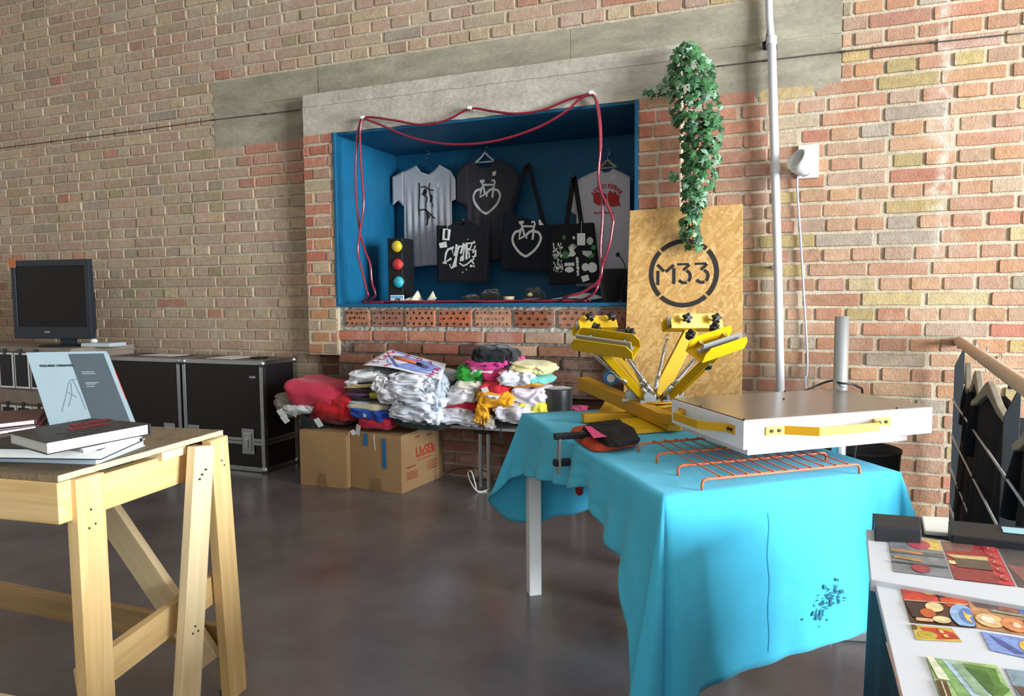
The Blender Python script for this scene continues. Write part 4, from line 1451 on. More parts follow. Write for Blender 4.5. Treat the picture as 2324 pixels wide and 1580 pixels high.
# run the book down to the bench top
down = oy.normalized()
tt_ = (GB[0].z - zb - .002) / down.z
G0 = GB[0] - down * tt_
oy = GB[3] - G0
t = thing('book', 'grey hardback standing upright and leaning back behind the book stack', 'book', G0 + ox * .5, 'books shown on the workbench')
COVER = mat('pale_grey_cover', '95a7af', .45, var=.04, scale=14)
def panel(name, m, a0, a1, b0, b1, d0, d1, parent, bevel=.0):
    mb = MB()
    mb.obox(G0 + ox * (a0 + a1) / 2 + oy * (b0 + b1) / 2 + nrm * (d0 + d1) / 2, ox * (a1 - a0) / 2, oy * (b1 - b0) / 2, nrm * (d1 - d0) / 2)
    return mb.build(name, m, parent, bevel=bevel)
panel('cover', COVER, 0, 1, 0, 1, -.0022, 0, t, .0006)
panel('cover', COVER, 0, 1, 0, 1, -.024, -.0218, t, .0006)
panel('pages', PAGE, .012, .975, .01, .99, -.0218, -.0022, t)
mb = MB()
mb.obox(G0 + ox * 1.004 + oy * .5 - nrm * .012, ox.normalized() * .002, oy / 2, nrm * .012)
sp = mb.build('spine', COVER, t, bevel=.001)
mb = MB()
for b0, b1 in ((.36, .55), (.57, .74)):
    mb.obox(G0 + ox * 1.004 + ox.normalized() * .0025 + oy * (b0 + b1) / 2 - nrm * .010, ox.normalized() * .0005, oy * (b1 - b0) / 2, nrm * .007)
mb.build('spine_lettering', mat('orange_red_print', 'd85a48', .5), sp)
DG = mat('slate_grey_print', '4b555b', .5, var=.08, scale=10)
P2 = lambda a, b, d=.0006: G0 + ox * a + oy * b + nrm * d
mb = MB()
mb.add([P2(.52, .965), P2(.965, .965), P2(.965, .0), P2(.52, .0)][::-1], [(0, 1, 2, 3)])
mb.build('dark_panel', DG, t)
mb = MB()
text_mb(mb, 'FIGURES URBANES', P2(.33, .80, .0008), ox.normalized(), oy.normalized(), .0118, bold=.0006)
mb.build('title_lettering', mat('dark_ink', '33383c', .6), t)
for rows_ in (((.70, .16), (.675, .17)), ((.55, .17), (.53, .12), (.50, .1))):
    mb = MB()
    for b, w_ in rows_:
        mb.add([P2(.60, b, .0012), P2(.60 + w_, b, .0012), P2(.60 + w_, b + .009, .0012), P2(.60, b + .009, .0012)], [(0, 1, 2, 3)])
    mb.build('small_print', mat('pale_ink', '9aa6aa', .6), t)
mb = MB()
for P in (((.40, .56), (.46, .61), (.54, .60)), ((.40, .56), (.30, .36), (.20, .18)), ((.43, .56), (.39, .40), (.30, .24)), ((.46, .61), (.485, .42), (.49, .2)), ((.34, .44), (.44, .36))):
    for (a0, b0), (a1, b1) in zip(P, P[1:]):
        mb.bar(P2(a0, b0, .0006), P2(a1, b1, .0006), .0022, .0004, nrm)
mb.build('cover_drawing', mat('faint_ink', '6f7f8a', .6), t)
mb = MB()
mb.sm = True
base = G0 + ox * .5
bk_ = V((-nrm.x, -nrm.y, 0)).normalized()
for s in (.3, .7):
    pts = [P2(s, .03, .012) , P2(s, .0, .012) + V((0, 0, .002)), P2(s, .0, -.026) + V((0, 0, .001)), P2(s, .0, -.026) + bk_ * .10 - V((0, 0, 0)), P2(s, .45, -.0275)]
    pts = [V((p.x, p.y, max(p.z, zb + .002))) for p in pts]
    mb.tube(pts, .0016, 6)
tag(mb.build('book_stand', STEEL), 'thin wire stand holding up the grey upright book', 'stand')

# magazines at the left edge of the frame
ZM = z1
for i, (lab, m, th, pts) in enumerate((
        ('lower glossy magazine with a reddish spine at the left edge of the bench', COV_R, .012, [(-2.0056, 1.3766, 0.79), (-2.1475, 1.5117, 0.79), (-2.3101, 1.2732, 0.79), (-2.0631, 1.1449, 0.79)]),
        ('upper glossy magazine with a white edge at the left edge of the bench', COV_R, .014, [(-2.0276, 1.3879, 0.81), (-2.2036, 1.5456, 0.81), (-2.4094, 1.3418, 0.81), (-2.1173, 1.1767, 0.81)]))):
    book(lab, [p[:2] for p in pts], th, ZM + .0005, m, 0, group='magazines at the left of the bench')
    ZM += th + .0008
mb = MB()

# ---------------------------------------------------------------- boxes, low table and the heap of clothes
CARDB = mat('brown_cardboard', 'a9865e', .85, var=.07, scale=6, bump=.08, bscale=70)
CARDB2 = mat('cardboard_flap', 'a17d57', .85, var=.1, scale=6)
TAPE = mat('blue_tape', '2f6f9e', .5)
TAPE_C = mat('clear_brown_tape', '8f6f4c', .3)
REDINK = mat('red_carton_ink', 'b4482e', .8)
BZ = .345
def carton(label, P, h):
    """P: four ground corners, front-left first, counter-clockwise from above"""
    c = sum((V((*p, 0)) for p in P), V((0, 0, 0))) / 4
    t = thing('cardboard_box', label, 'box', (c.x, c.y, 0), 'cardboard boxes under the clothes')
    mb = MB()
    def fn(u, v):
        k = (u * 4) % 4
        i = int(k) % 4
        a, b = V((*P[i], 0)), V((*P[(i + 1) % 4], 0))
        p = lerp(a, b, k - int(k))
        o = (p - c).normalized()
        p = p + o * .006 * math.sin(v * math.pi) * math.sin((k - int(k)) * math.pi)
        return (p.x, p.y, .001 + v * h)
    mb.grid(fn, 40, 8, wrap=True)
    mb.build('walls', CARDB, t, bevel=0)
    mb = MB()
    for k, (i, j) in enumerate(((0, 1), (2, 3))):
        a, b, cc, d = V((*P[i], h)), V((*P[j], h)), V((*P[(j + 1) % 4], h)), V((*P[(i - 1) % 4], h))
        z = V((0, 0, .004))
        mb.add([a, b, lerp(b, cc, .49) + z, lerp(a, d, .49) + z], [(0, 1, 2, 3)])
    mb.build('flaps', CARDB2, t, solid=.004)
    return t, c
PB = [(-2.4566, 3.5915), (-2.0872, 3.559)]
d = V((PB[1][0] - PB[0][0], PB[1][1] - PB[0][1], 0))
q = V((-d.y, d.x, 0)).normalized() * .45
bxr, c = carton('right cardboard box with red printing and strips of blue tape', [PB[0], PB[1], (PB[1][0] + q.x, PB[1][1] + q.y), (PB[0][0] + q.x, PB[0][1] + q.y)], BZ)
fr = d.normalized()
fn_ = V((fr.y, -fr.x, 0))
f0 = V((*PB[0], 0)) + fn_ * .0078
def strip(name, px, m, parent, thick=.0008, y=None):
    mb = MB()
    mb.add([f0 + fr * a + V((0, 0, z)) for a, z in px], [(0, 1, 2, 3)])
    return mb.build(name, m, parent, solid=thick)
L1 = d.length
strip('blue_tape', [(.27 * L1, BZ - .075), (.36 * L1, BZ - .075), (.37 * L1, BZ - .002), (.29 * L1, BZ - .002)], TAPE, bxr)
strip('blue_tape', [(.65 * L1, BZ - .20), (.73 * L1, BZ - .20), (.715 * L1, BZ - .022), (.64 * L1, BZ - .022)], TAPE, bxr)
strip('brown_tape', [(.44 * L1, .001), (.6 * L1, .001), (.6 * L1, .075), (.44 * L1, .075)], TAPE_C, bxr)
strip('white_tear', [(.5 * L1, BZ - .10), (.515 * L1, BZ - .10), (.505 * L1, BZ - .004), (.485 * L1, BZ - .004)], CARD, bxr)
# printing on the right-hand face
s0 = V((*PB[1], 0)) + fr * .0062
sx = q.normalized()
mb = MB()
text_mb(mb, 'UsSEk', s0 + sx * .25 + V((0, 0, .215)), sx, (0, 0, 1), .085, bold=.003)
for a, z, w_ in ((.24, .165, .16), (.10, .14, .1), (.30, .30, .06), (.17, .31, .05)):
    for k in range(int(w_ / .012)):
        mb.add([s0 + sx * (a - w_ / 2 + k * .012 + o_) + V((0, 0, z + zz)) for o_, zz in ((0, 0), (.008, 0), (.008, .009), (0, .009))], [(0, 1, 2, 3)])
for r in range(4):
    for k in range(9):
        mb.add([s0 + sx * (.05 + k * .013 + o_) + V((0, 0, .07 + r * .013 + zz)) for o_, zz in ((0, 0), (.009, 0), (.009, .006), (0, .006))], [(0, 1, 2, 3)])
        mb.add([s0 + sx * (.26 + k * .014 + o_) + V((0, 0, .085 + r * .016 + zz)) for o_, zz in ((0, 0), (.009, 0), (.009, .007), (0, .007))], [(0, 1, 2, 3)])
mb.build('red_printing', REDINK, bxr)
PA = [(-2.7907, 3.5377), (-2.459, 3.5485)]
d = V((PA[1][0] - PA[0][0], PA[1][1] - PA[0][1], 0))
q2 = V((-d.y, d.x, 0)).normalized() * .45
bxl, c = carton('left cardboard box, plain, with a torn strip of brown tape', [PA[0], PA[1], (PA[1][0] + q2.x, PA[1][1] + q2.y), (PA[0][0] + q2.x, PA[0][1] + q2.y)], BZ - .004)
f0, fr = V((*PA[0], 0)) + V((d.y, -d.x, 0)).normalized() * .0078, d.normalized()
strip('brown_tape', [(.42 * d.length, .001), (.56 * d.length, .001), (.55 * d.length, .085), (.43 * d.length, .085)], TAPE_C, bxl)

# low white table on chrome legs
LT = thing('low_table', 'low table on paired chrome legs under the right clothes heap', 'table', (-1.6, 3.82, 0))
TX0, TX1 = (-1.921, 3.66, 0.3771)[0], (-0.9613, 3.66, 0.4357)[0]
LZ = .40
mb = MB()
mb.box(TX0, TX1, 3.71, 4.02, LZ - .018, LZ)
mb.build('table_top', mat('grey_laminate', 'a8a6a2', .5), LT, bevel=.003)
lx = (-1.66, 3.8, 0.0887)[0]
for x in (lx, TX1 - .12):
    for dx in (-.026, .026):
        mb = MB()
        mb.cyl((x + dx, 3.80, 0), (x + dx, 3.80, LZ - .05), .012, 16)
        mb.build('leg', CHROME, LT, smooth=False)
    mb = MB()
    mb.box(x - .05, x + .05, 3.76, 3.84, LZ - .052, LZ - .018)
    mb.build('leg_bracket', PLASTIC_B, LT, bevel=.003)

# wires on the floor by the table leg
mb = MB()
mb.sm = True
mb.tube(spline([(lx + .02, 3.79, .006), (lx - .03, 3.74, .012), (lx - .1, 3.78, .09), (lx - .07, 3.76, .12), (lx - .04, 3.75, .05), (lx - .02, 3.74, .005), (lx + .03, 3.76, .005)], 6), .004, 8)
tag(mb.build('white_cable', PLASTIC_W), 'loop of white cable on the floor beside the chrome table leg', 'cable')
mb = MB()
mb.sm = True
mb.tube(spline([(-2.02, 3.9, .005), (-1.95, 3.97, .06), (-1.8, 4.0, .075), (-1.68, 3.98, .03), (lx - .16, 3.95, .005)], 8), .003, 6)
tag(mb.build('dark_cable', PLASTIC_B), 'thin dark cable arching by the wall behind the right box', 'cable')

CLOTHM = {}
def cloth(c, v=.06):
    if c not in CLOTHM:
        CLOTHM[c] = mat('cotton_' + c, c, .92, var=v, scale=30, bump=.2, bscale=220, sheen=.15)
    return CLOTHM[c]

def garment(label, px, c, depth=.3, y0=3.58, crump=.5, seed=0, group='clothes heaped by the wall', name='folded_shirt', cat='shirt', tags=(), sag=0., lean=0.):
    """one soft folded garment filling px = (x0, y0, x1, y1) of the heap, its front at y0 and depth deep"""
    (ax, az), (bx_, bz) = px
    x0, x1, z0, z1 = min(ax, bx_), max(ax, bx_), min(az, bz), max(az, bz)
    cx, cz, a, h = (x0 + x1) / 2, (z0 + z1) / 2, (x1 - x0) / 2, (z1 - z0) / 2
    cy = y0 + depth / 2
    b = depth / 2
    mb = MB()
    mb.sm = True
    sg = lambda v, e: math.copysign(abs(v) ** e, v)
    nu, nv = (72, 28) if crump > .3 else (48, 18)
    S = seed * 5.37
    def fn(u, v):
        th, ph = u * 2 * math.pi, (v - .5) * math.pi
        cu, su, cv, sv = math.cos(th), math.sin(th), math.cos(ph), math.sin(ph)
        x, y, z = sg(cu, .5) * sg(cv, .45), sg(su, .5) * sg(cv, .45), sg(sv, .8)
        # wrinkles: ridges running mostly down the face and outward
        n = noise.noise(V((x * 1.6 + S, y * 1.6, z * .9)))
        r1 = 1 - abs(noise.noise(V((x * a * 22 + S + n, y * 3, z * h * 9 + n * 2)))) * 2
        r2 = 1 - abs(noise.noise(V((x * a * 45 + S, y * 6 + n, z * h * 30 - x * 3)))) * 2
        r3 = 1 - abs(noise.noise(V((x * a * 16 - z * h * 26 + S, y * 4, z * h * 20 + x * a * 10)))) * 2
        k = crump * (.034 * r1 + .016 * r2 + .018 * r3) + .016 * n
        # the layered fold line round the front edge
        lay_ = .006 * math.sin(z * 7 + x * 2 + S) * (1 - crump)
        zz = cz + z * h + .25 * h * noise.noise(V((x * 1.8 + S, y * 1.5, 7))) * (1 if crump > .2 else .6)
        zz += (lean + .10 * math.sin(S * 1.7)) * x * a - sag * (x * x) * h
        if z < 0 and y < .3:      # hems and sleeves hang unevenly over the front
            zz -= crump * .022 * max(0, -z) * (.4 + 1.6 * abs(noise.noise(V((x * a * 17 + S, 3, n)))))
        return (cx + x * (a + k * .7) , cy + y * b + (-k - lay_ if y < 0 else k), zz)
    mb.grid(fn, nu, nv, wrap=True)
    o = mb.build(name, cloth(c))
    tag(o, label, cat, group)
    for (tx, tz, w_, h_, r) in tags:
        m = MB()
        p = V((tx, y0 - .022, tz))
        ux_, uz = V((math.cos(r), 0, math.sin(r))), V((-math.sin(r), -.35, math.cos(r)))
        m.obox(p, ux_ * w_ / 2, uz.cross(ux_) * .0006, uz * h_ / 2)
        m.build('price_tag', CARD, o)
    return o
garment('dark green garment at the very bottom of the red heap on the left box', [(-2.8507, 0.4291), (-2.6558, 0.3127)], '12241f', 0.25, 3.6, 0.2, 1)
garment('dark maroon shirt under the red ones on the left box', [(-2.7994, 0.4596), (-2.4927, 0.3775)], '6a1a2a', 0.28, 3.6, 0.3, 2)
garment('bright red shirt with a hanging white tag, right of the crimson one', [(-2.7197, 0.5696), (-2.4245, 0.3974)], 'c4161e', 0.28, 3.57, 0.35, 3, tags=((*[(-2.6539, 0.3951)][0], 0.04, 0.055, 0.4), ))
garment('grey garment peeping out left of the crimson shirt beside the flight case', [(-3.037, 0.544), (-2.9182, 0.4082)], '8f877e', 0.2, 3.62, 0.5, 4)
garment('white garment edge below the crimson shirt beside the flight case', [(-2.9652, 0.4956), (-2.7061, 0.4336)], 'd8d8da', 0.2, 3.585, 0.5, 5, tags=((*[(-2.9403, 0.4323)][0], 0.045, 0.06, 0.5), (*[(-2.9177, 0.3999)][0], 0.045, 0.05, 0.5), (*[(-2.842, 0.4375)][0], 0.03, 0.04, -0.5), ))
garment('large crimson shirt with white tags topping the left heap', [(-2.9575, 0.6403), (-2.523, 0.4728)], 'c8324c', 0.3, 3.57, 0.22, 6)
garment('crimson shirt with a white tag at the bottom of the striped stack', [(-2.3972, 0.4648), (-2.1626, 0.3672)], 'b81c3a', 0.3, 3.56, 0.25, 7, tags=((*[(-2.3659, 0.3679)][0], 0.03, 0.07, -0.4), (*[(-2.4004, 0.3524)][0], 0.03, 0.03, 0.4), ))
garment('royal blue shirt with a small white tag low in the striped stack', [(-2.439, 0.5068), (-2.179, 0.4256)], '1d48a6', 0.3, 3.55, 0.45, 8, tags=((*[(-2.3108, 0.4603)][0], 0.022, 0.02, -0.3), ))
garment('dusty teal shirt just above the royal blue one', [(-2.3898, 0.5249), (-2.2015, 0.4945)], '5c8a94', 0.28, 3.57, 0.2, 9)
garment('cream beige shirt in the lower half of the striped stack', [(-2.4952, 0.5348), (-2.1958, 0.4753)], 'd0c0a0', 0.3, 3.56, 0.25, 10)
garment('pale blue shirt edge between the black and cream ones', [(-2.4706, 0.5372), (-2.2977, 0.5187)], 'b8c6d4', 0.26, 3.57, 0.2, 11)
garment('thin black shirt in the middle of the striped stack', [(-2.4696, 0.5594), (-2.2033, 0.5397)], '15161c', 0.28, 3.565, 0.15, 12)
garment('olive yellow shirt on the right of the plum one', [(-2.3043, 0.5996), (-2.185, 0.5524)], 'b0a21c', 0.26, 3.555, 0.2, 13)
garment('plum purple shirt in the middle of the striped stack', [(-2.4816, 0.5903), (-2.2602, 0.56)], '6c3c68', 0.28, 3.57, 0.2, 14)
garment('dark brown shirt in the middle of the striped stack', [(-2.493, 0.6199), (-2.2382, 0.5879)], '3f2630', 0.28, 3.565, 0.2, 15)
garment('creamy yellow shirt under the navy one in the striped stack', [(-2.492, 0.642), (-2.2525, 0.6141)], 'dcc888', 0.28, 3.56, 0.2, 16)
garment('navy shirt near the top of the striped stack', [(-2.4734, 0.6548), (-2.2342, 0.632)], '1c2242', 0.28, 3.57, 0.15, 17)
garment('white shirt edge sticking out left above the navy one', [(-2.4818, 0.6663), (-2.3647, 0.6334)], 'e4e4ea', 0.26, 3.56, 0.3, 18)
garment('plump white shirt near the top of the striped stack', [(-2.4522, 0.7152), (-2.1915, 0.653)], 'e8e8ee', 0.28, 3.56, 0.35, 19)
garment('mid grey shirt at the top left of the striped stack under the poster', [(-2.3978, 0.7315), (-2.2153, 0.6843)], 'a2a3a8', 0.26, 3.6, 0.4, 20)
garment('dark grey shirt under the left corner of the poster', [(-2.33, 0.7422), (-2.1283, 0.6851)], '5d5e62', 0.26, 3.62, 0.4, 21)
garment('hanging white sleeve at the right of the striped stack', [(-2.2378, 0.6979), (-2.1718, 0.594)], 'dcd8d8', 0.1, 3.54, 0.5, 22)
garment('black shirt draped between the striped stack and the white heap', [(-2.2082, 0.7139), (-2.0278, 0.6013)], '14191a', 0.2, 3.57, 0.35, 23)
garment('black garment at the very bottom of the white heap on the right box', [(-2.1668, 0.4439), (-1.8371, 0.3907)], '161f20', 0.3, 3.57, 0.35, 24)
garment('dark olive garment at the bottom right of the white heap', [(-2.0279, 0.4669), (-1.8656, 0.4171)], '4c544c', 0.22, 3.555, 0.35, 25)
garment('white shirt with hanging hem lowest in the white heap', [(-2.132, 0.5314), (-1.8456, 0.4336)], 'dfe3ee', 0.3, 3.555, 0.9, 26)
garment('white shirt second from the bottom of the white heap', [(-2.1073, 0.5806), (-1.8308, 0.5044)], 'e2e6f0', 0.3, 3.545, 1, 27)
garment('small black garment poking out amid the white heap', [(-2.0782, 0.5692), (-1.9752, 0.5306)], '191b24', 0.2, 3.525, 0.3, 28)
garment('white shirt at the left bulge of the white heap', [(-2.2126, 0.6378), (-2.0905, 0.5445)], 'e2e0e4', 0.24, 3.55, 0.8, 29)
garment('white shirt with many creases in the middle of the white heap', [(-2.1443, 0.6313), (-1.8554, 0.5519)], 'e6e9f2', 0.3, 3.54, 1, 30)
garment('white shirt in the upper middle of the white heap', [(-2.1729, 0.6808), (-1.8876, 0.6148)], 'e4e6ee', 0.3, 3.55, 1, 31)
garment('white shirt at the top of the white heap under the poster', [(-2.1484, 0.7209), (-1.8691, 0.6587)], 'e9ebf2', 0.3, 3.57, 0.9, 32)
garment('pale grey shirt on the upper right side of the white heap', [(-1.9107, 0.708), (-1.8283, 0.5768)], 'b4bcc6', 0.26, 3.57, 0.7, 33)
garment('slate navy shirt at the right side of the white heap', [(-1.8817, 0.67), (-1.8099, 0.5658)], '242f44', 0.24, 3.6, 0.3, 34)
garment('white ruffled garment at the bottom left of the right heap', [(-1.8655, 0.4853), (-1.625, 0.4293)], 'e6e6ee', 0.28, 3.64, 0.9, 35)
garment('pale grey garment above the ruffled white one in the right heap', [(-1.8968, 0.5207), (-1.6885, 0.4698)], 'cdc8ca', 0.26, 3.635, 0.5, 36)
garment('red shirt low on the left of the right heap', [(-1.8896, 0.5715), (-1.6484, 0.5009)], 'c01c34', 0.28, 3.645, 0.35, 37)
garment('off white crumpled shirt on the red one in the right heap', [(-1.8457, 0.6461), (-1.6566, 0.5419)], 'dcd8da', 0.26, 3.64, 0.9, 38, tags=((*[(-1.7503, 0.6013)][0], 0.025, 0.03, 0.2), (*[(-1.6783, 0.5739)][0], 0.025, 0.03, -0.4), ))
garment('black shirt hanging at the middle of the right heap', [(-1.7684, 0.6752), (-1.608, 0.5639)], '141317', 0.24, 3.68, 0.3, 39)
HANGER_BAG = garment('black drawstring garment hanging down from the right heap', [(-1.5779, 0.5262), (-1.4447, 0.4182)], '121216', 0.2, 3.635, 0.3, 40)
POUCH = garment('pale beige pouch hanging under the orange shirt', [(-1.5837, 0.4946), (-1.5253, 0.4127)], 'b8b0a6', 0.1, 3.61, 0.3, 41)
garment('white shirt hanging at the front right of the right heap', [(-1.497, 0.5688), (-1.3093, 0.4602)], 'e6e2ec', 0.26, 3.61, 0.8, 42)
garment('lemon yellow shirt at the right foot of the right heap', [(-1.3991, 0.5804), (-1.2547, 0.455)], 'e6dc48', 0.26, 3.63, 0.45, 43)
garment('lilac white shirt on the right flank of the right heap', [(-1.4287, 0.647), (-1.2576, 0.5463)], 'e4dcea', 0.28, 3.64, 0.7, 44)
garment('orange yellow shirt spilling down the front of the right heap', [(-1.6155, 0.6347), (-1.4036, 0.5352)], 'efa61c', 0.28, 3.6, 0.55, 45)
garment('orange yellow sleeve hanging below the right heap', [(-1.6152, 0.5593), (-1.5519, 0.4455)], 'eda81e', 0.1, 3.585, 0.4, 46)
garment('red shirt with a pale patch in the middle of the right heap', [(-1.6085, 0.6887), (-1.4385, 0.5863)], 'c82436', 0.26, 3.61, 0.4, 47, tags=((*[(-1.5605, 0.6356)][0], 0.04, 0.03, 0.3), ))
garment('white folded scrap below the red shirt in the right heap', [(-1.5457, 0.6126), (-1.4609, 0.5866)], 'e8e8ee', 0.18, 3.6, 0.6, 48)
garment('thin orange shirt edge under the teal one', [(-1.4456, 0.6773), (-1.2434, 0.6507)], 'f09c20', 0.28, 3.63, 0.15, 49)
garment('turquoise shirt on the right of the right heap', [(-1.4433, 0.7174), (-1.2365, 0.6709)], '74c4be', 0.28, 3.625, 0.3, 50)
garment('white cotton tee under the yellow one in the right heap', [(-1.4951, 0.7518), (-1.2976, 0.6656)], 'eceaf2', 0.26, 3.61, 0.6, 51)
garment('creamy white garment on the left of the red shirt', [(-1.7555, 0.6813), (-1.6073, 0.6161)], 'd8d2c4', 0.24, 3.63, 0.6, 52)
garment('magenta red shirt below the pink one', [(-1.5904, 0.753), (-1.4101, 0.6797)], 'bc1c58', 0.24, 3.62, 0.4, 53)
garment('green shirt bulging from the left of the right heap', [(-1.7541, 0.7726), (-1.574, 0.6776)], '2c9a30', 0.26, 3.63, 0.6, 54)
garment('thin white hem under the pink shirt', [(-1.6989, 0.7489), (-1.5144, 0.7146)], 'e4e2e2', 0.26, 3.63, 0.4, 55)
garment('hot pink shirt under the black bag at the top of the right heap', [(-1.7211, 0.8072), (-1.4253, 0.7382)], 'dc3c90', 0.28, 3.62, 0.35, 56)
garment('pale yellow tee at the top right of the right heap', [(-1.4499, 0.7857), (-1.2329, 0.7286)], 'eae0a4', 0.28, 3.63, 0.45, 57)
# black drawstring bag crowning the right heap
o = garment('black cloth drawstring bag crowning the right heap', [(-1.6432, 0.8739), (-1.4357, 0.7526)], '1c1e24', .2, 3.62, .5, 77, name='cloth_bag', cat='bag')
mb = MB()
mb.sm = True
mb.tube(spline([(-1.4977, 3.6, 0.8706), (-1.4453, 3.6, 0.8471), (-1.4248, 3.6, 0.7988), (-1.4226, 3.6, 0.755), (-1.4333, 3.6, 0.7253)], 6), .0035, 6)
mb.build('drawstring', cloth('1c1e24'), o)
mb = MB()
mb.sm = True
mb.tube(spline([(-1.4622, 3.6, 0.4531), (-1.4787, 3.6, 0.39), (-1.5057, 3.6, 0.3558), (-1.4845, 3.6, 0.3448), (-1.4734, 3.6, 0.3903), (-1.4676, 3.6, 0.4404)], 6), .003, 6)
mb.build('drawstring', cloth('1c1e24'), HANGER_BAG)
mb = MB()
mb.sm = True
mb.tube(spline([(-1.5687, 3.575, 0.4761), (-1.5692, 3.575, 0.4313), (-1.5588, 3.575, 0.407)], 6), .004, 6)
mb.build('strap', cloth('1c1e24'), POUCH)

# top hat
hx = (-1.202, 3.72, 0.547)
hz0, hz1 = (-1.2281, 3.8, 0.4808)[2], (-1.2275, 3.8, 0.6353)[2]
mb = MB()
SILK = mat('black_silk_plush', '15171d', .38, spec=.5, sheen=.4, var=.1, scale=30)
mb.lathe((hx[0], 3.80, hz0), [(.062, .004), (.085, .006), (.098, .010), (.118, .016), (.122, .022), (.116, .022), (.098, .016), (.084, .018), (.083, .03)], n=48, cap1=False)
th = mb.build('top_hat', SILK, smooth=True)
tag(th, 'black silk top hat standing at the right end of the clothes heap', 'hat')
mb = MB()
mb.lathe((hx[0], 3.80, hz0), [(.083, .016), (.0815, .08), (.083, hz1 - hz0 - .01), (.081, hz1 - hz0 - .002), (.076, hz1 - hz0), (.02, hz1 - hz0 - .002)], n=48, cap0=False)
mb.build('crown', SILK, th, smooth=True)
garment('dark grey folded cloth under the top hat', [(hx[0] - .11, LZ + .001), (hx[0] + .11, hz0 - .002)], '2a2a2e', .22, 3.72, .1, 93, name='folded_cloth', cat='cloth')
garment('pink cloth lying behind the top hat', [(-1.1671, 0.5169), (-1.0757, 0.4835)], 'd83a78', .12, 3.85, .4, 91, name='pink_cloth', cat='cloth')

# hand drawn poster lying over the heap, with an orange tool on it
C = [V(p) for p in ((-2.3369, 3.56, 0.7555), (-1.8109, 3.54, 0.7019), (-1.8739, 3.74, 0.7594), (-2.2962, 3.8, 0.8335))]
BLUEP = mat('blue_felt_pen', '6f86d4', .7, var=.25, scale=22, col2='9fb0e6')
PINKP = mat('red_pink_felt_pen', 'c8385a', .7)
def pp(u, v, d=0):
    p = lerp(lerp(C[0], C[1], u), lerp(C[3], C[2], u), v)
    return p + V((0, -.2, 1)).normalized() * (.012 * math.sin(u * math.pi * 1.5) * (1 - v) + d)
mb = MB()
mb.sm = True
mb.grid(lambda u, v: pp(u, v), 20, 12)
po = mb.build('poster', mat('white_poster_paper', 'e9e9f2', .7), solid=.0012)
tag(po, 'white hand drawn poster with blue shape and red letters on the clothes', 'poster')
mb = MB()
ring = []
for i in range(40):
    a = 2 * math.pi * i / 40
    k = 1 + .1 * math.sin(3 * a) + .05 * math.sin(7 * a)
    ring.append((.53 + .40 * k * math.cos(a), .5 + .36 * k * math.sin(a)))
cc = pp(.52, .5, .0012)
mb.add([cc] + [pp(a, b, .0012) for a, b in ring], [(0, 1 + i, 1 + (i + 1) % 40) for i in range(40)])
mb.build('blue_drawing', BLUEP, po)
for (a0, b0), (a1, b1) in (((.1, .95), (.55, .88)), ((.2, .55), (.42, .1)), ((.23, .55), (.45, .1)), ((.6, .1), (.9, .2))):
    mb = MB()
    mb.bar(pp(a0, b0, .0022), pp(a1, b1, .0022), .007, .0004, (0, -.2, 1))
    mb.build('blue_line', mat('dark_blue_felt_pen', '5a66b8', .7), po)
mb = MB()
for ch, u, v, r in (('Z', .10, .84, 2.6), ('E', .37, .90, 3.1), ('G', .58, .84, 3.1), ('L', .76, .80, 3.3), ('A', .90, .52, 1.5), ('T', .91, .30, 1.5), ('H', .86, .10, 1.4), ('G', .12, .62, -1.4), ('2', .11, .40, -1.4), ('2', .10, .20, -1.4), ('S', .30, .10, -.4)):
    o = pp(u, v, .002)
    tx, ty = (pp(u + .05, v) - pp(u, v)).normalized(), (pp(u, v + .05) - pp(u, v)).normalized()
    text_mb(mb, ch, o, tx * math.cos(r) + ty * math.sin(r), ty * math.cos(r) - tx * math.sin(r), .06, bold=.0016)
mb.build('red_lettering', PINKP, po)
a, b, c3 = pp(.25, .56, .012), pp(.62, .50, .012), pp(.80, .40, .012)
t = thing('craft_knife', 'orange handled tool with a metal tip lying on the poster', 'tool', lerp(a, b, .5))
mb = MB()
mb.sm = True
mb.tube([a, lerp(a, b, .3), b], [.007, .009, .008], 12)
mb.build('handle', mat('orange_plastic', 'd0602c', .4), t)
mb = MB()
mb.cyl(b, lerp(b, c3, .45), .008, 12, .009)
mb.build('ferrule', PLASTIC_B, t)
mb = MB()
mb.bar(lerp(b, c3, .4), c3, .014, .004, (0, -.2, 1))
mb.build('blade', CHROME, t)

# ---------------------------------------------------------------- table under the blue cloth
TA, TL, TN = V((-0.245, 1.5375, 0.7)), V((-0.578, 0.816, 0.0)), V((0.816, 0.578, 0.0))
TZ = .70
TW, TLEN = .68, 1.21
tp = lambda u, v, z=TZ: V((*(TA + TN * u + TL * v).xy, z))
WHITE = mat('white_lacquer', 'eceeee', .3)
t = thing('table', 'white legged table under the blue cloth, carrying the yellow press', 'table', tp(TW / 2, TLEN / 2, 0))
mb = MB()
mb.prism([(.012, .014), (TW - .012, .069), (TW - .012, TLEN - .012), (.012, TLEN - .012)], tp(0, 0, TZ - .038), TN, TL, .032)
mb.build('table_top', WHITE, t, bevel=.002)
for u, v in ((.035, TLEN - .035), (TW - .045, TLEN - .035), (.05, .06), (TW - .07, .72)):
    mb = MB()
    mb.obox(tp(u, v, (TZ - .038) / 2), TN * .024, TL * .024, (0, 0, (TZ - .038) / 2))
    mb.build('leg', WHITE, t, bevel=.002)

CLOTH = mat('turquoise_cotton', '4abce0', .92, var=.07, scale=5, bump=.12, bscale=420, sheen=.12, spec=.2)
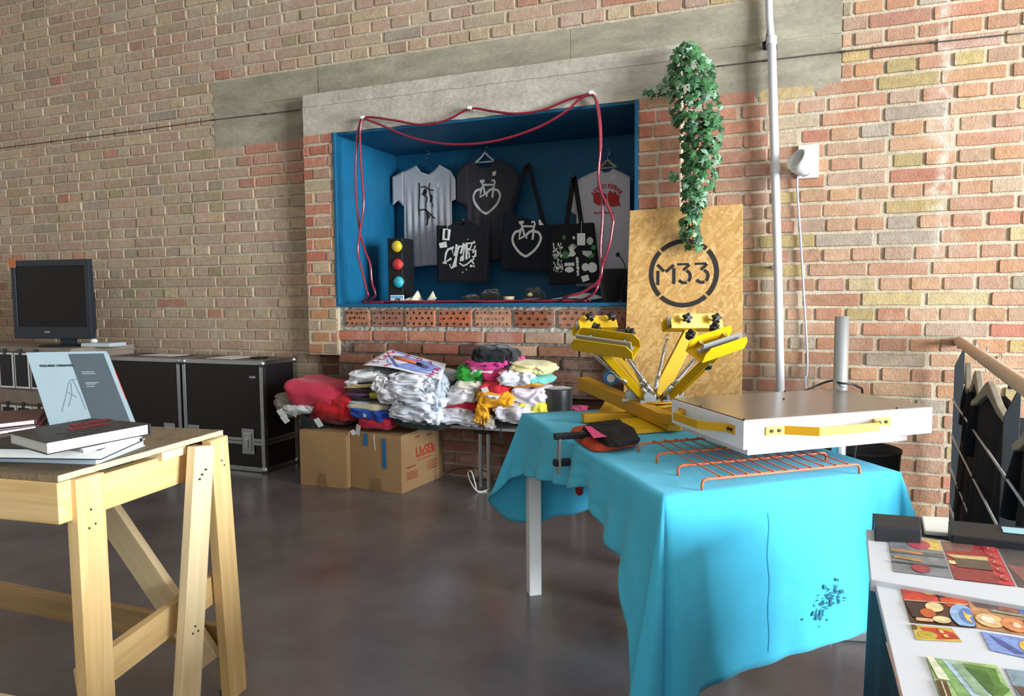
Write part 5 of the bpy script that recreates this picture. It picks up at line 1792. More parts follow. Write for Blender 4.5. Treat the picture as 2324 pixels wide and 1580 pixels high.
# stations round the table edge: (u, v, outward u, outward v, drop, flare)
st = []
r = .007
def edge_pt(u0, v0, u1, v1, nu, nv, tab, n):
    for i in range(n + 1):
        f = i / n
        st.append((lerp(u0, u1, f), lerp(v0, v1, f), nu, nv, interp([(a, b) for a, b, c in tab], f), interp([(a, c) for a, b, c in tab], f), 0))
def corner(cu, cv, a0, a1, tab, n):
    for i in range(1, n):
        f = i / n
        a = math.radians(lerp(a0, a1, f))
        st.append((cu + r * math.cos(a), cv + r * math.sin(a), math.cos(a), math.sin(a), interp([(p, q) for p, q, s_ in tab], f), interp([(p, s_) for p, q, s_ in tab], f), 1))
e = r
FV = .055     # the front edge runs slightly askew
edge_pt(e, 0, TW - e, FV, 0, -1, [(0, .55, .055), (.06, .50, .058), (.10, .435, .035), (.16, .43, .014), (.3, .415, .016), (.55, .40, .010), (.78, .385, .02), (.95, .37, .012), (1, .36, .02)], 46)
corner(TW - e, FV + e, -90, 0, [(0, .36, .03), (.3, .36, .10), (.5, .34, .13), (.75, .36, .07), (1, .36, .05)], 12)
edge_pt(TW, FV + e, TW, TLEN - e, 1, 0, [(0, .36, .06), (.2, .33, .03), (.5, .30, .045), (.8, .32, .02), (1, .38, .05)], 40)
corner(TW - e, TLEN - e, 0, 90, [(0, .38, .05), (.5, .45, .11), (1, .40, .05)], 10)
edge_pt(TW - e, TLEN, e, TLEN, 0, 1, [(0, .40, .04), (.25, .41, .02), (.5, .41, .045), (.75, .42, .02), (.92, .44, .03), (1, .45, .06)], 36)
corner(e, TLEN - e, 90, 180, [(0, .45, .06), (.3, .44, .10), (.55, .36, .15), (.8, .32, .13), (1, .28, .08)], 14)
edge_pt(0, TLEN - e, 0, e, -1, 0, [(0, .26, .06), (.10, .20, .03), (.2, .185, .02), (.36, .15, .022), (.52, .122, .016), (.62, .085, .012), (.68, .12, .02), (.80, .165, .03), (.90, .19, .045), (.935, .26, .05), (.975, .31, .06), (1, .42, .07)], 60)
corner(e, e, 180, 270, [(0, .47, .075), (.15, .54, .105), (.3, .62, .125), (.45, .62, .105), (.6, .62, .045), (.74, .62, .012), (.86, .62, .03), (1, .55, .055)], 26)
N_ = len(st)
mb = MB()
mb.sm = True
rows = 26
for j in range(rows + 1):
    f = j / rows
    for i, (u, v, nu, nv, dr, fl, cn) in enumerate(st):
        # round over the table edge, then fall with folds that grow downwards
        d = dr * f
        over = .004 * min(1, d / .02)
        s_ = i / N_ * 2 * math.pi
        fold = .011 * math.sin(s_ * 31 + 2 * noise.noise(V((s_ * 3, 0, 0)))) * f ** 1.3 + .012 * noise.noise(V((u * 5 + v * 5, f * 1.2, 3))) * f
        if cn:
            fold *= .4
        o = over + fl * f ** 1.15 + fold * (.22 if v < .06 and not cn else 1)
        bulge = .006 * noise.noise(V((u * 11, v * 11, f * 4))) * f
        z = TZ + .003 - d - .004 * (1 if d > .004 else 0) * min(1, d / .012)
        p = tp(u + nu * (o + bulge), v + nv * (o + bulge), z)
        mb.v.append(tuple(p))
        mb.c.append((1, 1, 1))
for j in range(rows):
    for i in range(N_):
        a, b = j * N_ + i, j * N_ + (i + 1) % N_
        mb.f.append((a, a + N_, b + N_, b))
        mb.m.append(0)
        mb.smooth.append(True)
CGRID = list(mb.v)
# the lying part, with soft ripples, inside the top ring
ring = [V(mb.v[i]) for i in range(N_)]
cen = tp(TW / 2, TLEN / 2, TZ + .002)
prev = 0
for k in range(1, 13):
    g = 1 - (k / 12.5)
    o = len(mb.v)
    for i, p in enumerate(ring):
        q = cen + (p - cen) * g
        q.z = TZ + .003 + .0016 * max(-.6, fbm((q.x * 9, q.y * 9, 2), 2)) * min(1, k / 2)
        mb.v.append(tuple(q))
        mb.c.append((1, 1, 1))
    for i in range(N_):
        mb.f.append((prev + i, prev + (i + 1) % N_, o + (i + 1) % N_, o + i))
        mb.m.append(0)
        mb.smooth.append(True)
    prev = o
mb.f.append(tuple(prev + i for i in range(N_)))
mb.m.append(0)
mb.smooth.append(True)
cl = mb.build('tablecloth', CLOTH, solid=.0016)
tag(cl, 'turquoise blue cotton cloth draped over the table to the front', 'tablecloth')
# ink stain, sewn seam and hem line printed or stitched on the hanging front
CV = [V(p) for p in CGRID]
def front(u, f, lift=.0022):
    """a point on the hanging front: u along the table's front edge, f down the drop"""
    a = min(45.99, max(0, u * 46))
    b = min(rows - .01, max(0, f * rows))
    i, j = int(a), int(b)
    g = lambda jj, ii: CV[jj * N_ + ii]
    p = lerp(lerp(g(j, i), g(j, i + 1), a - i), lerp(g(j + 1, i), g(j + 1, i + 1), a - i), b - j)
    n = (g(j, i + 1) - g(j, i)).cross(g(j + 1, i) - g(j, i)).normalized()
    if n.dot(TL) > 0:
        n = -n
    return p + n * lift
INK = mat('teal_ink_stain', '2f86a0', .9, var=.6, scale=55, col2='1c4a58')
random.seed(5)
mb = MB()
for i in range(70):
    t_ = random.random()
    uu, ff = .60 + .10 * t_ + random.gauss(0, .022), .79 - .10 * t_ + random.gauss(0, .04)
    a = random.uniform(.002, .011)
    b = random.uniform(.003, .018)
    ro = random.uniform(-.6, .6)
    mb.add([front(uu + a * math.cos(k * math.pi / 5 + ro) * random.uniform(.4, 1.3), ff + b * math.sin(k * math.pi / 5) * random.uniform(.4, 1.3), .0018 + i * .00003) for k in range(10)], [tuple(range(10))])
mb.build('ink_stain', INK, cl)
mb = MB()
for nm, pts in (('seam', [(.40 + .004 * math.sin(k), .13 + k * .05) for k in range(17)]),):
    P = [front(u, f) for u, f in pts]
    mb.tube(P, .0006, 6)
    mb.build(nm, mat('dark_turquoise_thread', '3aa4c4', .9), cl)

# ---------------------------------------------------------------- things on the table
# folded red-orange garment with a black one and a pink card on it
ORG = mat('brick_orange_cotton', 'b8442a', .92, var=.08, scale=30, bump=.2, bscale=220)
BLK = mat('black_cotton', '17161a', .92, var=.15, scale=30, bump=.25, bscale=200)
def folded(name, label, P, z, h, m, seed, cr):
    """soft folded garment over a four-cornered patch of the table"""
    mb = MB()
    mb.sm = True
    P = [V((*p[:2], 0)) for p in P]
    def fn(u, v):
        a = u * 2 * math.pi
        ph = v * math.pi / 2
        x = math.copysign(abs(math.cos(a)) ** .45, math.cos(a)) * math.cos(ph) ** .35
        y = math.copysign(abs(math.sin(a)) ** .45, math.sin(a)) * math.cos(ph) ** .35
        q = lerp(lerp(P[0], P[1], (x + 1) / 2), lerp(P[3], P[2], (x + 1) / 2), (y + 1) / 2)
        n = noise.noise(V((x * 2 + seed, y * 2, v * 2)))
        w = 1 - 2 * abs(noise.noise(V((x * 4 + n * 2 + seed, y * 3, 1))))
        return (q.x + cr * .012 * n, q.y + cr * .012 * w, z + math.sin(ph) ** .7 * h * (1 + cr * .55 * w + .25 * n) + .001)
    mb.grid(fn, 64, 18, wrap=True)
    mb.f.append(tuple(range(64))[::-1])
    mb.m.append(0)
    mb.smooth.append(False)
    return tag(mb.build(name, m), label, 'shirt', 'garments folded on the blue table')
ZT = TZ + .0055
folded('folded_shirt', 'brick red folded garment lying on the blue cloth under the black one', [(-0.6707, 2.2017, 0.7), (-0.5023, 1.9124, 0.7), (-0.3897, 2.0884, 0.7), (-0.5658, 2.3622, 0.7)], ZT, .020, ORG, 3, .3)
folded('folded_shirt', 'black crumpled garment with a pink card on the blue table', [(-0.6149, 2.159, 0.73), (-0.4504, 1.907, 0.725), (-0.3792, 2.0318, 0.72), (-0.5086, 2.2782, 0.73)], ZT + .018, .020, BLK, 8, .9)
mb = MB()
mb.add([V(p) for p in [(-0.582, 2.1136, 0.747), (-0.5074, 1.9416, 0.747), (-0.4657, 1.9937, 0.745), (-0.5386, 2.1204, 0.747)]], [(0, 1, 2, 3)])
tag(mb.build('pink_card', mat('bright_pink_card', 'ea5390', .7), solid=.001), 'bright pink card lying on the black garment', 'card')

# F-clamp on the left edge of the table
CIRON = mat('black_cast_iron', '26262a', .5, .4)
pl = lambda p: V(p)
c0 = (-0.6291, 2.0018, 0.7624)
c1 = (-0.6324, 2.0066, 0.6159)
c0, c1 = V(c0), V(c1)
c0.z = TZ + .030
t = thing('f_clamp', 'steel bar clamp with a red handle gripping the left table edge', 'clamp', c1)
mb = MB()
mb.obox((c0 + c1) / 2, TL * .011, TN * .004, (c0 - c1) / 2)
mb.build('bar', STEEL, t, bevel=.001)
mb = MB()
j = c0 + V((0, 0, .002))
mb.obox(j + TN * .05, TN * .066, TL * .011, (0, 0, .009))
mb.obox(j + TN * .108 - V((0, 0, .012)), TN * .012, TL * .012, (0, 0, .010))
mb.build('fixed_jaw', CIRON, t, bevel=.003)
s = c1 + V((0, 0, .035))
mb = MB()
mb.obox(s + TN * .030, TN * .046, TL * .012, (0, 0, .010))
mb.build('sliding_arm', CIRON, t, bevel=.003)
mb = MB()
sc_ = s + TN * .066
mb.cyl(sc_ - V((0, 0, .05)), V((sc_.x, sc_.y, TZ - .05)), .005, 12)
mb.cyl(V((sc_.x, sc_.y, TZ - .05)), V((sc_.x, sc_.y, TZ - .041)), .012, 16)
mb.build('screw', STEEL, t)
mb = MB()
mb.sm = True
mb.lathe(sc_ - V((0, 0, .105)), [(.006, 0), (.012, .008), (.0125, .03), (.0105, .045), (.007, .055)], n=20)
mb.build('handle', mat('red_lacquered_wood', '8f1f26', .35), t)

# orange wire rack
ORW = mat('orange_coated_wire', 'd9643a', .45)
t = thing('wire_rack', 'orange wire rack standing on short feet on the blue cloth', 'rack', (-.1, 1.9, TZ))
R0, R1 = V((-0.1732, 1.6419, 0.705)), V((0.1769, 1.9246, 0.705))
RB = V((-0.3862, 1.9891, 0.705))
ax = (R1 - R0)
bxv = (RB - R0)
zt = V((0, 0, .024))
for f in (0, .33, .665, 1):
    p = R0 + bxv * f
    q = p + ax * (1 if f < .9 else .99)
    mb = MB()
    mb.sm = True
    d = ax.normalized() * .012
    mb.tube([p, p + zt * .6, p + zt * .9 + d * .3, p + zt + d, q + zt - d, q + zt * .9 - d * .3, q + zt * .6, q], .0034, 10)
    mb.build('cross_bar', ORW, t)
for i in range(11):
    f = .105 + i * .081
    mb = MB()
    p = R0 + ax * f + zt + V((0, 0, .0045)) - bxv.normalized() * .006
    mb.cyl(p, p + bxv + bxv.normalized() * .012, .0019, 8)
    mb.build('wire', ORW, t, smooth=True)

# ---------------------------------------------------------------- flash dryer: white box on a pole
LAM = mat('brown_laminate', '7d7068', .2, var=.1, scale=4, spec=.6)
WBOX = mat('white_enamel', 'efeff2', .35)
YEL = mat('yellow_enamel', 'd8a012', .4)
HZ = .85
F0, B0, F1 = V((-0.0903, 1.7634, 0.85)), V((-0.3049, 2.0622, 0.85)), V((0.3694, 2.1458, 0.85))
bx1 = F1 - F0
bx1.z = 0
by_ = B0 - F0
by_.z = 0
by_ = (by_ + V((-.222, .340, 0))) / 2
W1, W2 = bx1.length, by_.length
ux, uy = bx1.normalized(), by_.normalized()
HB = .072
t = thing('flash_dryer', 'flat white dryer box with a brown top and yellow handles on a steel pole', 'dryer', F0 + bx1 * .5 + by_ * .5 - V((0, 0, HZ)))
X = lambda a, b, z: F0 + ux * a + uy * b + V((0, 0, z - HZ))
mb = MB()
mb.obox(X(W1 / 2, W2 / 2, HZ - HB / 2 - .001), ux * W1 / 2, uy * W2 / 2, (0, 0, HB / 2 - .001))
mb.build('casing', WBOX, t, bevel=.002)
mb = MB()
mb.obox(X(W1 / 2, W2 / 2, HZ - .001), ux * (W1 / 2 - .003), uy * (W2 / 2 - .003), (0, 0, .002))
mb.build('top_panel', LAM, t, bevel=.001)
mb = MB()
mb.obox(X(W1 / 2 - .02, W2 / 2, HZ - HB - .010), ux * (W1 / 2 - .045), uy * (W2 / 2 - .02), (0, 0, .009))
mb.build('underplate', mat('warm_white_enamel', 'e2d8d2', .4), t, bevel=.001)
def yhandle(o, a, n, L, m0):
    """flat bent yellow bar: o start on the face, a along, n outwards"""
    zc = V((0, 0, HZ - .030))
    P = [(0, .002), (m0, .002), (m0 + .065, .052), (L - m0 - .03, .052), (L - m0, .002), (L, .002)]
    mb = MB()
    for (p0, q0), (p1, q1) in zip(P, P[1:]):
        b0, b1 = o + a * p0 + n * q0, o + a * p1 + n * q1
        mb.bar(b0, b1, .0035, .022, (0, 0, 1))
    h = mb.build('handle', YEL, t, bevel=.0008)
    for s in (.3, .7):
        for e_ in (0, L - m0):
            mb = MB()
            c = o + a * (e_ + m0 * s) + n * .0038
            mb.cyl(c, c + n * .003, .0042, 10)
            mb.build('bolt', CIRON, h)
nx = -uy
ny = -ux
zc = V((0, 0, -.030))
yhandle(X(.062, 0, HZ) + zc, ux, nx, .39, .055)
yhandle(X(0, .038, HZ) + zc, uy, ny, .30, .035)
mb = MB()
for a, b in ((.004, .22), (.004, .005), (W1 - .3, .25), (W1 - .12, .004), (W1 - .2, W2 - .005)):
    c = X(a, b, HZ + .001)
    mb.cyl(c, c + V((0, 0, .003)), .003, 8)
mb.build('top_screws', CIRON, t)
pb = V((0.2553, 2.3508, 0.85))
pb = X((pb - F0).dot(ux), W2 + .028, 0)
ptop = (0.2455, 2.347, 1.0799)[2]
POLE = mat('galvanised_pole', 'c4cace', .3, .85)
mb = MB()
mb.sm = True
mb.cyl(V((pb.x, pb.y, .03)), V((pb.x, pb.y, ptop)), .022, 32)
mb.build('pole', POLE, t, smooth=True, bevel=0)
mb = MB()
mb.lathe(V((pb.x, pb.y, HZ - HB - .04)), [(.0225, 0), (.034, .002), (.034, .05), (.0225, .054)], n=28)
mb.obox(V((pb.x, pb.y, HZ - HB / 2 - .01)) - uy * .02, ux * .03, uy * .012, (0, 0, .03))
mb.build('collar', WBOX, t)
mb = MB()
for k in range(3):
    a = math.radians((75, 15, 150)[k])
    mb.bar(V((pb.x, pb.y, .02)), V((pb.x + .26 * math.cos(a), pb.y + .26 * math.sin(a), .02)), .04, .03)
mb.build('foot', POLE, t, bevel=.003)
mb = MB()
mb.sm = True
mb.tube(spline([X(W1 - .19, W2 + .012, HZ - .03), V((pb.x - .04, pb.y + .03, HZ + .012)), V((pb.x + .0, pb.y - .034, HZ + .016)), V((pb.x + .05, pb.y + .0, HZ + .004)), V((pb.x + .07, pb.y + .05, HZ - .05)), V((pb.x + .045, pb.y + .06, .5)), V((pb.x + .05, pb.y + .10, .012)), V((pb.x + .3, pb.y + .16, .008))], 8), .0036, 8)
mb.build('power_cord', PLASTIC_B, t)
mb = MB()
pq = X(W1 - .07, W2 - .06, HZ - HB - .02)
mb.sm = True
mb.tube(spline([pq + V((0, 0, .02)), pq + V((.0, 0, -.02)), pq + V((.012, .01, -.05))], 5), [.012, .011, .012, .016, .017, .016, .015, .013, .012, .010, .006], 10)
mb.build('plug', PLASTIC_B, t)

# ---------------------------------------------------------------- yellow four-arm printing press
YP = mat('press_yellow', 'cda40e', .38, var=.05, scale=12)
YP2 = mat('press_ochre', 'bf8c0e', .5, var=.06, scale=12)
ZC = TZ + .006
t = thing('printing_press', 'yellow four arm tabletop printing press with black knobs and steel springs', 'press', ((-0.4781, 2.6295, 0.7)[0], (-0.4781, 2.6295, 0.7)[1], ZC))
VR, VF = V((0.9319, 0.3626, 0)), V((-0.3626, 0.9319, 0))     # sideways and away as one faces the press
PV = V((-0.4284, 2.5, 0.7947))                # pivot
def at(px):
    return V(px)
# base: long beam, cross feet
def flatbar(name, p, q, w, th, m, hint=(0, 0, 1), parent=None, bevel=.002):
    mb = MB()
    mb.bar(p, q, w, th, hint)
    return mb.build(name, m, parent or t, bevel=bevel)
b0, b1 = V((-0.7618, 2.74, 0.8052)), V((-0.3296, 2.3, 0.7367))
flatbar('base_beam', b0, b1, .05, .045, YP2)
flatbar('beam_bracket', V((-0.3915, 2.33, 0.7486)), V((-0.3184, 2.25, 0.7558)), .012, .034, YP2)
# sloping feet plates lying on the cloth
for nm, P in (('foot_plate', [(-0.6575, 2.5096, 0.708), (-0.5136, 2.6848, 0.708), (-0.5772, 2.8027, 0.708), (-0.6881, 2.7661, 0.708)]), ('foot_plate', [(-0.5023, 2.193, 0.708), (-0.2831, 2.3792, 0.708), (-0.3513, 2.515, 0.708), (-0.5501, 2.3745, 0.708)])):
    P = [V(p) for p in P]
    c = sum(P, V((0, 0, 0))) / 4
    T_ = [c + (p - c) * .8 for p in P]
    for i, p in enumerate(T_):
        p.z = ZC + (.026 if i > 1 else .010)
    for p in P:
        p.z = ZC
    mb = MB()
    mb.add(P + T_, [(3, 2, 1, 0), (4, 5, 6, 7), (0, 1, 5, 4), (1, 2, 6, 5), (2, 3, 7, 6), (3, 0, 4, 7)])
    mb.build(nm, YP, t, bevel=.002)
foot = V((PV.x, PV.y, ZC))
flatbar('pillar', V((PV.x, PV.y, ZC)), PV - V((0, 0, .03)), .06, .06, YP2, (1, 0, 0))
flatbar('cross_foot', V((PV.x, PV.y, ZC + .018)) - VR * .26 - VF * .02, V((PV.x, PV.y, ZC + .018)) + VR * .12 + VF * .02, .045, .03, YP2)
# platen arm towards the front right
flatbar('platen_arm', PV - V((0, 0, .045)) - VR * .02, PV - V((0, 0, .045)) + VR * .22 - VF * .10, .05, .018, YP2)
# turntable
mb = MB()
mb.lathe(PV - V((0, 0, .032)), [(.058, 0), (.058, .008), (.03, .008), (.03, .016), (.075, .016), (.075, .022)], n=36)
mb.build('turntable', YP2, t)
mb = MB()
for k in range(10):
    a = k * math.pi / 5
    c = PV + V((.05 * math.cos(a), .05 * math.sin(a), -.010))
    mb.cyl(c, c + V((0, 0, .008)), .006, 6)
mb.build('turntable_bolts', CHROME, t)

def knob(o, n, parent):
    """black lobed hand knob on a threaded stud"""
    n = V(n).normalized()
    mb = MB()
    mb.cyl(o - n * .04, o + n * .008, .0038, 10)
    mb.cyl(o - n * .036, o - n * .028, .0075, 6)
    st_ = mb.build('stud', CHROME, parent)
    mb = MB()
    mb.sm = False
    x, y, z = frame_from(n)
    pr = []
    for i in range(30):
        a = 2 * math.pi * i / 30
        rr = .0155 + .0045 * math.cos(5 * a)
        pr.append((rr, a))
    lev = ((0., .55), (.004, .95), (.018, 1.), (.022, .8), (.024, .3))
    vs = [o + n * (.004 + h) + x * rr * k * math.cos(a) + y * rr * k * math.sin(a) for h, k in lev for rr, a in pr]
    fs = [(j * 30 + i, j * 30 + (i + 1) % 30, (j + 1) * 30 + (i + 1) % 30, (j + 1) * 30 + i) for j in range(len(lev) - 1) for i in range(30)]
    fs += [tuple(range(30))[::-1], tuple(range(120, 150))]
    mb.add(vs, fs)
    mb.build('knob', PLASTIC_B, parent)

def spring_rod(p, q, parent):
    p, q = V(p), V(q)
    mb = MB()
    mb.sm = True
    mb.cyl(p, lerp(p, q, .30), .0085, 16)
    mb.cyl(lerp(p, q, .27), lerp(p, q, .44), .0062, 14)
    mb.build('spring_sleeve', CHROME, parent)
    mb = MB()
    mb.sm = True
    x, y, z = frame_from(q - p)
    a0, a1 = lerp(p, q, .42), lerp(p, q, .86)
    n = 150
    mb.tube([lerp(a0, a1, i / n) + x * .006 * math.cos(i * .9) + y * .006 * math.sin(i * .9) for i in range(n + 1)], .0013, 5)
    mb.tube([lerp(p, q, .4), lerp(p, q, .95)], .0022, 8)
    mb.build('spring', CHROME, parent)
    mb = MB()
    mb.sm = True
    c = lerp(p, q, .97)
    mb.tube([c + z * .010 * math.cos(i * math.pi / 6) + x * .010 * math.sin(i * math.pi / 6) for i in range(12)], .0018, 6, closed=True)
    mb.build('hook_eye', CHROME, parent)

def arm(root_p, head_p, b, L, nrm, openv, knobs=2, clampbar=True, mt=YP):
    """one press arm: a channel from the pivot up to a clamp head lying along b"""
    root_p, head_p, b, nrm = V(root_p), V(head_p), V(b).normalized(), V(nrm)
    d = (head_p - root_p).normalized()
    nrm = (nrm - d * nrm.dot(d) - b * nrm.dot(b)).normalized()
    side = nrm.cross(d).normalized()
    mb = MB()
    mb.obox((root_p + head_p) / 2, side * .024, nrm * .0018, (head_p - root_p) / 2)
    for s in (-1, 1):
        mb.obox((root_p + head_p) / 2 + side * s * .023 - nrm * .013, side * .0018, nrm * .014, (head_p - root_p) / 2)
    A = mb.build('arm', mt, t, bevel=.001)
    # the clamp head: a C-shaped channel
    o = V(openv)
    o = (o - b * o.dot(b)).normalized()
    w_ = b.cross(o).normalized()
    if w_.z < 0:
        w_ = -w_
    h = head_p
    mb = MB()
    mb.obox(h, b * L / 2, o * .0018, w_ * .034)
    mb.build('head_back', mt, A, bevel=.0008)
    poly = [(-L / 2, 0), (L / 2, 0), (L / 2, .030), (L / 2 - .018, .052), (-L / 2 + .018, .052), (-L / 2, .030)]
    for s in (-1, 1):
        mb = MB()
        mb.prism(poly, h + w_ * s * .034 - w_ * .0018, b, o, .0036)
        mb.build('head_flange', mt, A, bevel=.0008)
    mb = MB()
    mb.obox(h - w_ * .012 + o * .034, b * (L / 2 - .012), o * .016, w_ * .0035)
    mb.obox(h - w_ * .004 + o * .019, b * (L / 2 - .012), o * .0025, w_ * .010)
    mb.build('clamp_bar', STEEL, A, bevel=.0008)
    for s in ((-.28, .28) if knobs == 2 else (0,)):
        knob(h + b * s * L + o * .028 + w_ * .052, w_, A)
    return A

# arms: root near the pivot, head, axis of the head, length, face normal, opening direction
aL = arm(PV - VR * .02 - VF * .02, V((-0.5719, 2.36, 0.9744)), V((-0.4891, 2.4, 0.9853)) - V((-0.7208, 2.44, 1.0106)), .225, (.3, -.4, .8), -VF * .55 - VR * .25 + V((0, 0, .9)))
aB = arm(PV - VR * .03 + VF * .03, V((-0.702, 2.72, 1.0133)), VR * .9 + VF * .35, .17, (0, -.3, 1), VF * .4 - VR * .3 + V((0, 0, .8)), mt=YP)
aR = arm(PV + VR * .035 - VF * .015, V((-0.2175, 2.4, 0.9753)), V((-0.1189, 2.58, 1.0013)) - V((-0.2608, 2.36, 0.9571)), .22, (-.3, -.5, .8), VR * .55 - VF * .25 + V((0, 0, .9)))
aK = arm(PV + VR * .02 + VF * .035, V((-0.3202, 2.66, 1.0265)), VR * .95 + VF * .3 + V((0, 0, -.02)), .215, (-.1, -.9, .4), VF * .3 + VR * .2 + V((0, 0, .9)), mt=YP)
spring_rod(PV - VR * .005 - VF * .045 + V((0, 0, .0)), (-0.5081, 2.34, 0.9621), aL)
spring_rod(PV - VR * .035 - VF * .045 + V((0, 0, .0)), (-0.4908, 2.38, 0.9369), aL)
spring_rod((-0.51, 2.4, 0.8506), (-0.6437, 2.42, 0.9533), aB)
spring_rod(PV + VR * .012 - VF * .045, (-0.2581, 2.36, 0.9658), aR)
spring_rod(PV - VR * .0 + VF * .02, (-0.4022, 2.6, 1.0059), aK)
# pillow blocks where the arms hinge
for c in (PV - VR * .03 - VF * .05, PV + VR * .05 - VF * .045, PV + VR * .085 + VF * .03, PV - VR * .085 - VF * .005):
    mb = MB()
    mb.lathe(c - VF * .009 + V((0, 0, .006)), [(.008, -.001), (.021, 0), (.023, .003), (.023, .015), (.021, .018), (.008, .019)], VF, 24)
    mb.obox(c - V((0, 0, .011)), VR * .034, VF * .010, (0, 0, .005))
    mb.build('bearing_block', STEEL, t, smooth=False, bevel=.001)
mb = MB()
c = V((-0.2414, 2.42, 0.9203))
mb.lathe(c, [(.003, -.012), (.016, -.010), (.018, 0), (.016, .010), (.003, .012)], VR, 20)
mb.build('rubber_stop', PLASTIC_B, aR)
c = V((-0.6176, 2.62, 0.8412))
mb = MB()
mb.sm = True
mb.tube([c + VR * .022 * math.cos(i * math.pi / 12) + V((0, 0, .022 * math.sin(i * math.pi / 12))) for i in range(24)], .007, 10, closed=True)
tr = mb.build('blue_tape_roll', mat('blue_plastic', '2f7fc4', .4))
tag(tr, 'small roll of blue tape hanging at the back of the yellow press', 'tape')
mb = MB()
mb.lathe(c, [(.008, -.008), (.016, -.008), (.016, .008), (.008, .008)], VF, 24)
mb.build('core', CARD, tr)

# ---------------------------------------------------------------- strand board with the stencilled mark
def osb_mat():
    m = bpy.data.materials.new('strand_board')
    m.use_nodes = True
    N, L = m.node_tree.nodes, m.node_tree.links
    b = N['Principled BSDF']
    tc = N.new('ShaderNodeTexCoord')
    mixes = None
    prev = None
    for k, (rot, sc, rnd) in enumerate(((.3, (.115, 1, .022), .0), (1.2, (.10, 1, .026), .3), (-.75, (.12, 1, .02), .7), (2.2, (.09, 1, .018), .5))):
        mp = N.new('ShaderNodeMapping')
        mp.vector_type = 'TEXTURE'
        mp.inputs['Rotation'].default_value = (0, rot, 0)
        mp.inputs['Scale'].default_value = sc
        mp.inputs['Location'].default_value = (rnd * 7, 0, rnd * 3)
        L.new(tc.outputs['Object'], mp.inputs['Vector'])
        vo = N.new('ShaderNodeTexVoronoi')
        vo.inputs['Scale'].default_value = 1.
        vo.inputs['Randomness'].default_value = 1.
        L.new(mp.outputs[0], vo.inputs['Vector'])
        cr = N.new('ShaderNodeValToRGB')
        cr.color_ramp.elements[0].color = (*lin('b38548'), 1)
        cr.color_ramp.elements[1].color = (*lin('dfba7e'), 1)
        e = cr.color_ramp.elements.new(.5)
        e.color = (*lin('c99a58'), 1)
        L.new(vo.outputs['Color'], cr.inputs['Fac'])
        if prev is None:
            prev = cr.outputs['Color']
        else:
            nz = N.new('ShaderNodeTexNoise')
            nz.inputs['Scale'].default_value = 16 + 7 * k
            L.new(tc.outputs['Object'], nz.inputs['Vector'])
            th = N.new('ShaderNodeValToRGB')
            th.color_ramp.elements[0].position = .49
            th.color_ramp.elements[1].position = .51
            L.new(nz.outputs['Fac'], th.inputs['Fac'])
            mx = N.new('ShaderNodeMix')
            mx.data_type = 'RGBA'
            L.new(th.outputs['Color'], mx.inputs[0])
            L.new(prev, mx.inputs[6])
            L.new(cr.outputs['Color'], mx.inputs[7])
            prev = mx.outputs[2]
    L.new(prev, b.inputs['Base Color'])
    b.inputs['Roughness'].default_value = .6
    return m
OSB = osb_mat()
OP = (0.0, 3.8, 0.0)
ON = (0.0, 1.645, -0.135)
c_tl, c_tr, c_bl, c_br = V((-0.8196, 3.9334, 1.626)), V((-0.2251, 3.9338, 1.6298)), V((-0.8276, 3.8877, 1.0692)), V((-0.2105, 3.853, 0.6453))
def down(a, b):
    f = (a.z - .001) / (a.z - b.z)
    return a + (b - a) * f
g_l, g_r = down(c_tl, c_bl), down(c_tr, c_br)
back = V((0, .0818, -.0067)).normalized() * .0 + V((0, .997, -.082)) * .016
mb = MB()
mb.add([g_l, g_r, c_tr, c_tl] + [p + back for p in (g_l, g_r, c_tr, c_tl)], [(0, 1, 2, 3), (7, 6, 5, 4), (0, 4, 5, 1), (2, 6, 7, 3), (3, 7, 4, 0)])
for p in range(4, 8):
    x, y, z = mb.v[p]
    mb.v[p] = (x, y, max(z, .0005))
ob = mb.build('strand_board', OSB)
tag(ob, 'tall strand board panel stencilled M33 leaning on the brick wall', 'board')
mb = MB()
ed = V((.0006, 0, 0))
mb.add([g_r + ed, V(mb.v[0]) if mb.v else g_r + back + ed, c_tr + back + ed, c_tr + ed], [(0, 1, 2, 3)])
mb.v[1] = tuple(V((g_r + back).xyz) + ed)
mb.build('sawn_edge', mat('pale_sawn_edge', 'd8b878', .8, var=.15, scale=60, stretch=(1, 40, 4)), ob, solid=.001)
ux = (c_tr - c_tl).normalized()
uz = V((0, .0818, .9966))
uz = (uz - ux * uz.dot(ux)).normalized()
lc = V((-0.5219, 3.9045, 1.2732))
rad = (V((-0.3361, 3.9042, 1.2695)) - lc).length
nf = ux.cross(uz)
LG = lambda a, b: lc + ux * a + uz * b + nf * .0012
mb = MB()
for k in range(4):
    a0, a1 = math.radians(45 + 90 * k + 2.2), math.radians(135 + 90 * k - 2.2)
    n = 20
    vs = []
    for i in range(n + 1):
        a = lerp(a0, a1, i / n)
        vs += [LG(rad * math.cos(a), rad * math.sin(a)), LG(rad * .865 * math.cos(a), rad * .865 * math.sin(a))]
    mb.add(vs, [(2 * i, 2 * i + 2, 2 * i + 3, 2 * i + 1) for i in range(n)])
U = rad / 266.
def band(pts, w=24):
    P = [V(((a - 500) * U, (595 - b) * U)) for a, b in pts]
    n = len(P)
    Lp, Rp = [], []
    for i, p in enumerate(P):
        d = (P[min(i + 1, n - 1)] - P[max(i - 1, 0)]).normalized()
        q = V((-d.y, d.x)) * w * U / 2
        Lp.append(p + q)
        Rp.append(p - q)
    mb.add([LG(q.x, q.y) for q in Lp + Rp], [(i, n + i, n + i + 1, i + 1) for i in range(n - 1)])
band([(305, 572), (305, 684)])
band([(300, 524), (352, 578)])
band([(364, 582), (428, 530)])
band([(428, 552), (428, 678)])
